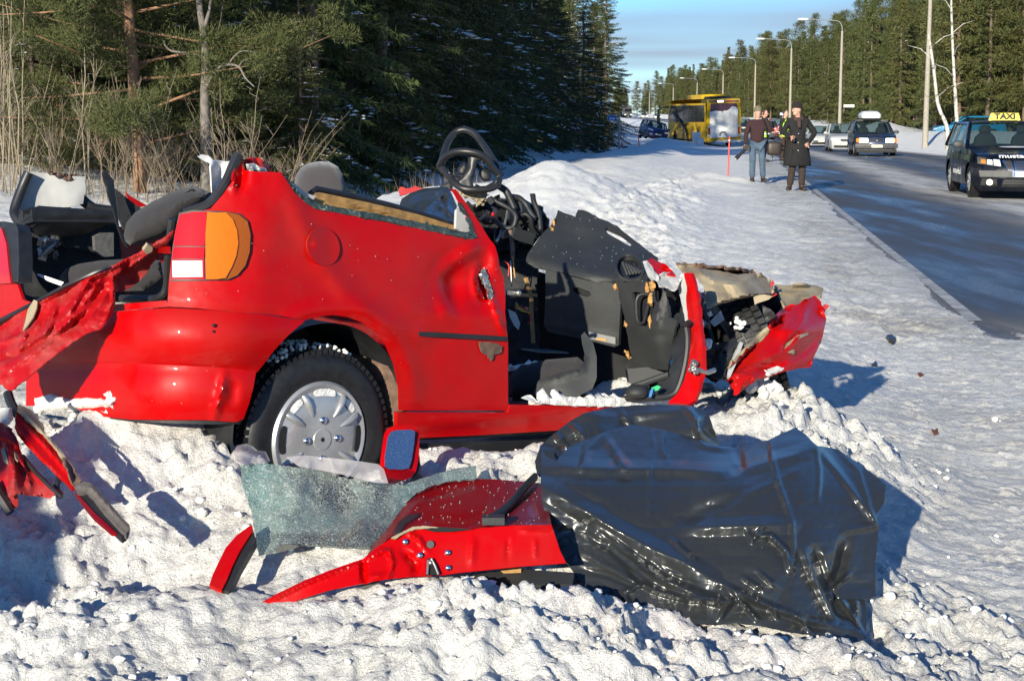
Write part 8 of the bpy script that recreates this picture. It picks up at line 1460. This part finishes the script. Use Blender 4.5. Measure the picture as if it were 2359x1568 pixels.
    if coat:
        V = []; k_ = 26; pel = a['pel']
        for z_, rx__, ry__, sw_ in ((1.08, 0.215, 0.16, 0), (0.98, 0.23, 0.175, 0), (0.85, 0.25, 0.20, 0.01), (0.72, 0.268, 0.22, 0.03), (0.60, 0.285, 0.235, 0.05), (0.52, 0.29, 0.24, 0.06)):
            for i in range(k_):
                u = -math.pi/2-0.30+(-(2*math.pi-0.22))*i/(k_-1) if False else math.radians(-112)+i/(k_-1)*math.radians(352); w_ = 1+0.05*math.sin(u*5+z_*4)*(1.08-z_); V.append((pel[0]+rx__*w_*math.cos(u)-sw_*(i < 4)*1.6-0.0, pel[1]+ry__*w_*math.sin(u), z_))
        v = np.array(V); F_ = np.array([(i*k_+j, i*k_+j+1, (i+1)*k_+j+1, (i+1)*k_+j) for i in range(5) for j in range(k_-1)]); ft = np.vstack([F_[:, [0, 1, 2]], F_[:, [0, 2, 3]]]); V2, F2 = solidify(v, ft[:, ::-1], 0.02); mesh_obj('coat_skirt', V2, F2, top, t, (0, 0, 0), 180)
        MB().tube([(0, -0.13, 1.48), (0.0, -0.17, 1.40), (0.01, -0.185, 1.3)], [0.04, 0.045, 0.03], 8).obj('shirt_front', 'scarf', t, (0, 0, 0), 180); MB().tube(smooth_path([a['nk']+np.array([math.cos(u)*0.085, math.sin(u)*0.085, -0.02+0.02*math.sin(u)]) for u in np.arange(8)/8*6.28], 3, True), 0.045, 8, closed=True).obj('scarf', 'scarf', t, (0, 0, 0), 180)
        for z_ in (1.18, 1.0, 0.84): MB().ell((-0.015, -0.20-0.02*(z_ < 0.9), z_), (0.013, 0.007, 0.013), None, 8, 6).obj('button', 'silver', t, (0, 0, 0))
    if vest:
        V = []; k_ = 22; ch = a['ch']; sp_ = a['sp']
        for z_, rx__, ry__ in ((0.86, 0.225, 0.18), (1.05, 0.225, 0.185), (1.25, 0.235, 0.195), (1.40, 0.215, 0.175), (1.47, 0.12, 0.11)):
            for u in np.arange(k_)/k_*6.2832: V.append((sp_[0]+rx__*math.cos(u), sp_[1]+ry__*math.sin(u), z_))
        MB().add(np.array(V), [(i*k_+j, i*k_+(j+1) % k_, (i+1)*k_+(j+1) % k_, (i+1)*k_+j) for i in range(4) for j in range(k_)]).obj('vest', 'hivis', t, (0, 0, 0), 180)
        for z_ in (0.98, 1.20): MB().lathe([(0.232, -0.025), (0.236, 0.0), (0.232, 0.025)], (0, 0, 0), (0, 0, 1), 24).obj('reflective_band', 'reflective', t, (0, 0, 0)).location = (sp_[0], sp_[1], z_); t.children[-1].scale = (1, 0.84, 1)
    return t
BASEJ = dict(pel=(0, 0, 0.96), sp=(0, 0, 1.14), ch=(0, 0, 1.36), nk=(0, -0.01, 1.50), hd=(0, -0.02, 1.655), sR=(-0.19, 0, 1.43), eR=(-0.26, 0.02, 1.16), wR=(-0.28, -0.02, 0.92), sL=(0.19, 0, 1.43), eL=(0.26, 0.02, 1.16), wL=(0.28, -0.02, 0.92), hR=(-0.10, 0, 0.90), kR=(-0.12, -0.02, 0.50), aR=(-0.13, 0.02, 0.09), tR=(-0.15, -0.14, 0.05), hL=(0.10, 0, 0.90), kL=(0.12, -0.02, 0.50), aL=(0.13, 0.02, 0.09), tL=(0.15, -0.14, 0.05))
# man in maroon, phone at his ear, camera with a long lens in the other hand
x1, y1 = 5.70, 36.7; z1 = gz(x1, y1)+0.0
p1 = person('man in maroon fleece, jeans and green cap, phoning and carrying a camera', (x1, y1, z1), 0.0, dict(BASEJ, eR=(-0.27, 0.0, 1.15), wR=(-0.29, -0.06, 0.90), eL=(0.33, -0.06, 1.20), wL=(0.16, -0.10, 1.56), kR=(-0.11, -0.06, 0.50), aR=(-0.10, 0.02, 0.09), tR=(-0.12, -0.14, 0.05), kL=(0.13, -0.03, 0.50), aL=(0.16, 0.0, 0.09), tL=(0.19, -0.15, 0.05)), 'cloth_maroon', 'denim', 'knit_green', head_yaw=0.15, sc=0.965)
def rel(o, x, z, y=0.0): return (o.location[0]+x, o.location[1]+y, o.location[2]+z)
pm = thing('mobile_phone', 'small dark phone held to the ear of the man in maroon', 'phone', rel(p1, 0.115, 1.60, -0.12)); MB().box((0, 0, 0), (0.02, 0.05, 0.10)).obj('case', 'black_print', pm, (0, 0, 0)); MB().box((-0.011, 0, 0), (0.003, 0.04, 0.07)).obj('screen', 'glass_dark', pm, (0, 0, 0))
cm = thing('camera_with_lens', 'black camera with long lens hanging from the hand of the man in maroon', 'camera', rel(p1, -0.26, 0.74, -0.12)); mb = MB(); mb.box((0, 0, 0.05), (0.15, 0.09, 0.11)); mb.box((0, 0, 0.12), (0.07, 0.06, 0.05)); mb.obj('camera_body', 'black_plastic', cm, (0, 0, 0)); mb = MB(); mb.lathe([(0.035, 0.0), (0.04, 0.06), (0.038, 0.18), (0.048, 0.24), (0.048, 0.33), (0.04, 0.33)], (-0.03, -0.02, 0.02), (-0.72, -0.25, -0.65), 18); mb.obj('lens', 'black_plastic', cm, (0, 0, 0)); d_ = np.array([-0.72, -0.25, -0.65]); d_ /= np.linalg.norm(d_); MB().lathe([(0.0, 0.0), (0.040, 0.0), (0.041, -0.01)], np.array([-0.03, -0.02, 0.02])+d_*0.331, d_, 16).obj('front_glass', 'headlight', cm, (0, 0, 0))
bgx = thing('shoulder_bag', 'dark brown shoulder bag hanging beside the leg of the man in maroon', 'bag', rel(p1, 0.40, 0.62, 0.02)); mb = MB(); mb.ell((0, 0, 0.16), (0.17, 0.10, 0.16), None, 18, 11, 0, 0.5); mb.obj('bag_body', 'leather', bgx, (0, 0, 0), 60); MB().tube(smooth_path([(-0.16, -0.02, 0.28), (-0.20, -0.17, 0.55), (-0.28, -0.20, 0.78), (-0.30, -0.05, 0.90)], 4), 0.018, 6).obj('strap', 'cloth_black', bgx, (0, 0, 0), 180)
for sx_ in (-0.06, 0.12): MB().tube([(sx_, -0.06, 0.02), (sx_+0.02, -0.06, -0.09)], 0.009, 5).obj('strap_end', 'cloth_black', bgx, (0, 0, 0))
# man in the long black coat, looking aside
x2, y2 = 6.02, 33.3; z2 = max(gz(x2, y2), float(road_z(y2)))
p2 = person('man in long black coat and dark cap, looking aside at the road edge', (x2, y2, z2), 0.0, dict(BASEJ, hd=(-0.03, -0.04, 1.66), nk=(0.0, -0.01, 1.51), eR=(-0.30, 0.0, 1.20), wR=(-0.17, -0.24, 1.12), eL=(0.36, 0.02, 1.18), wL=(0.17, -0.24, 0.98), kR=(-0.10, -0.07, 0.50), aR=(-0.13, 0.04, 0.09), tR=(-0.19, -0.12, 0.05), kL=(0.11, -0.03, 0.50), aL=(0.11, 0.0, 0.09), tL=(0.14, -0.17, 0.05)), 'cloth_black', 'cloth_brown', 'knit_black', head_yaw=-1.15, coat=True, sc=1.02)
ph = thing('mobile_phone', 'black phone in the hand of the man in the black coat', 'phone', rel(p2, -0.13, 1.10, -0.32)); MB().box((0, 0, 0), (0.05, 0.02, 0.10)).obj('case', 'black_print', ph, (0, 0, 0)); MB().box((0, -0.011, 0.01), (0.04, 0.003, 0.06)).obj('screen', 'glass_dark', ph, (0, 0, 0))
# the two in yellow vests behind them, and one far by the trees
def stand(fx_, D, lab, **k_):
    x = (fx_-CX)/FOC*D; s_ = x-float(road_x(D)); z = float(road_z(D)) if 0 <= s_ <= ROAD_W else gz(x, D); return person(lab, (x, D, z), k_.pop('yaw', 0.0), k_.pop('J', BASEJ), k_.pop('top', 'cloth_black'), k_.pop('legs', 'cloth_navy'), k_.pop('hat', None), **k_)
stand(1754, 54, 'person in yellow vest turned sideways behind the man in maroon', yaw=1.2, vest=True, J=dict(BASEJ, wL=(0.22, -0.30, 1.05), wR=(-0.22, -0.30, 1.05)))
stand(1801, 56, 'person in yellow vest half hidden by the man in the black coat', yaw=0.9, vest=True, legs='cloth_brown')
stand(2103, 125, 'person in dark jacket and jeans far off beside the turquoise car', legs='denim', top='cloth_maroon')
# unseen onlooker, added only to cast a shadow across the snow at lower left
person('unseen onlooker in dark coat, added left of the camera to shade the snow', (-2.90, 0.42, gz(-2.90, 0.42)), math.pi+0.4, dict(BASEJ, eL=(0.36, 0.02, 1.18), wL=(0.19, -0.24, 1.0), eR=(-0.36, 0.02, 1.18), wR=(-0.2, -0.2, 1.05)), 'cloth_black', 'cloth_brown', 'knit_black', coat=True, sc=0.98)
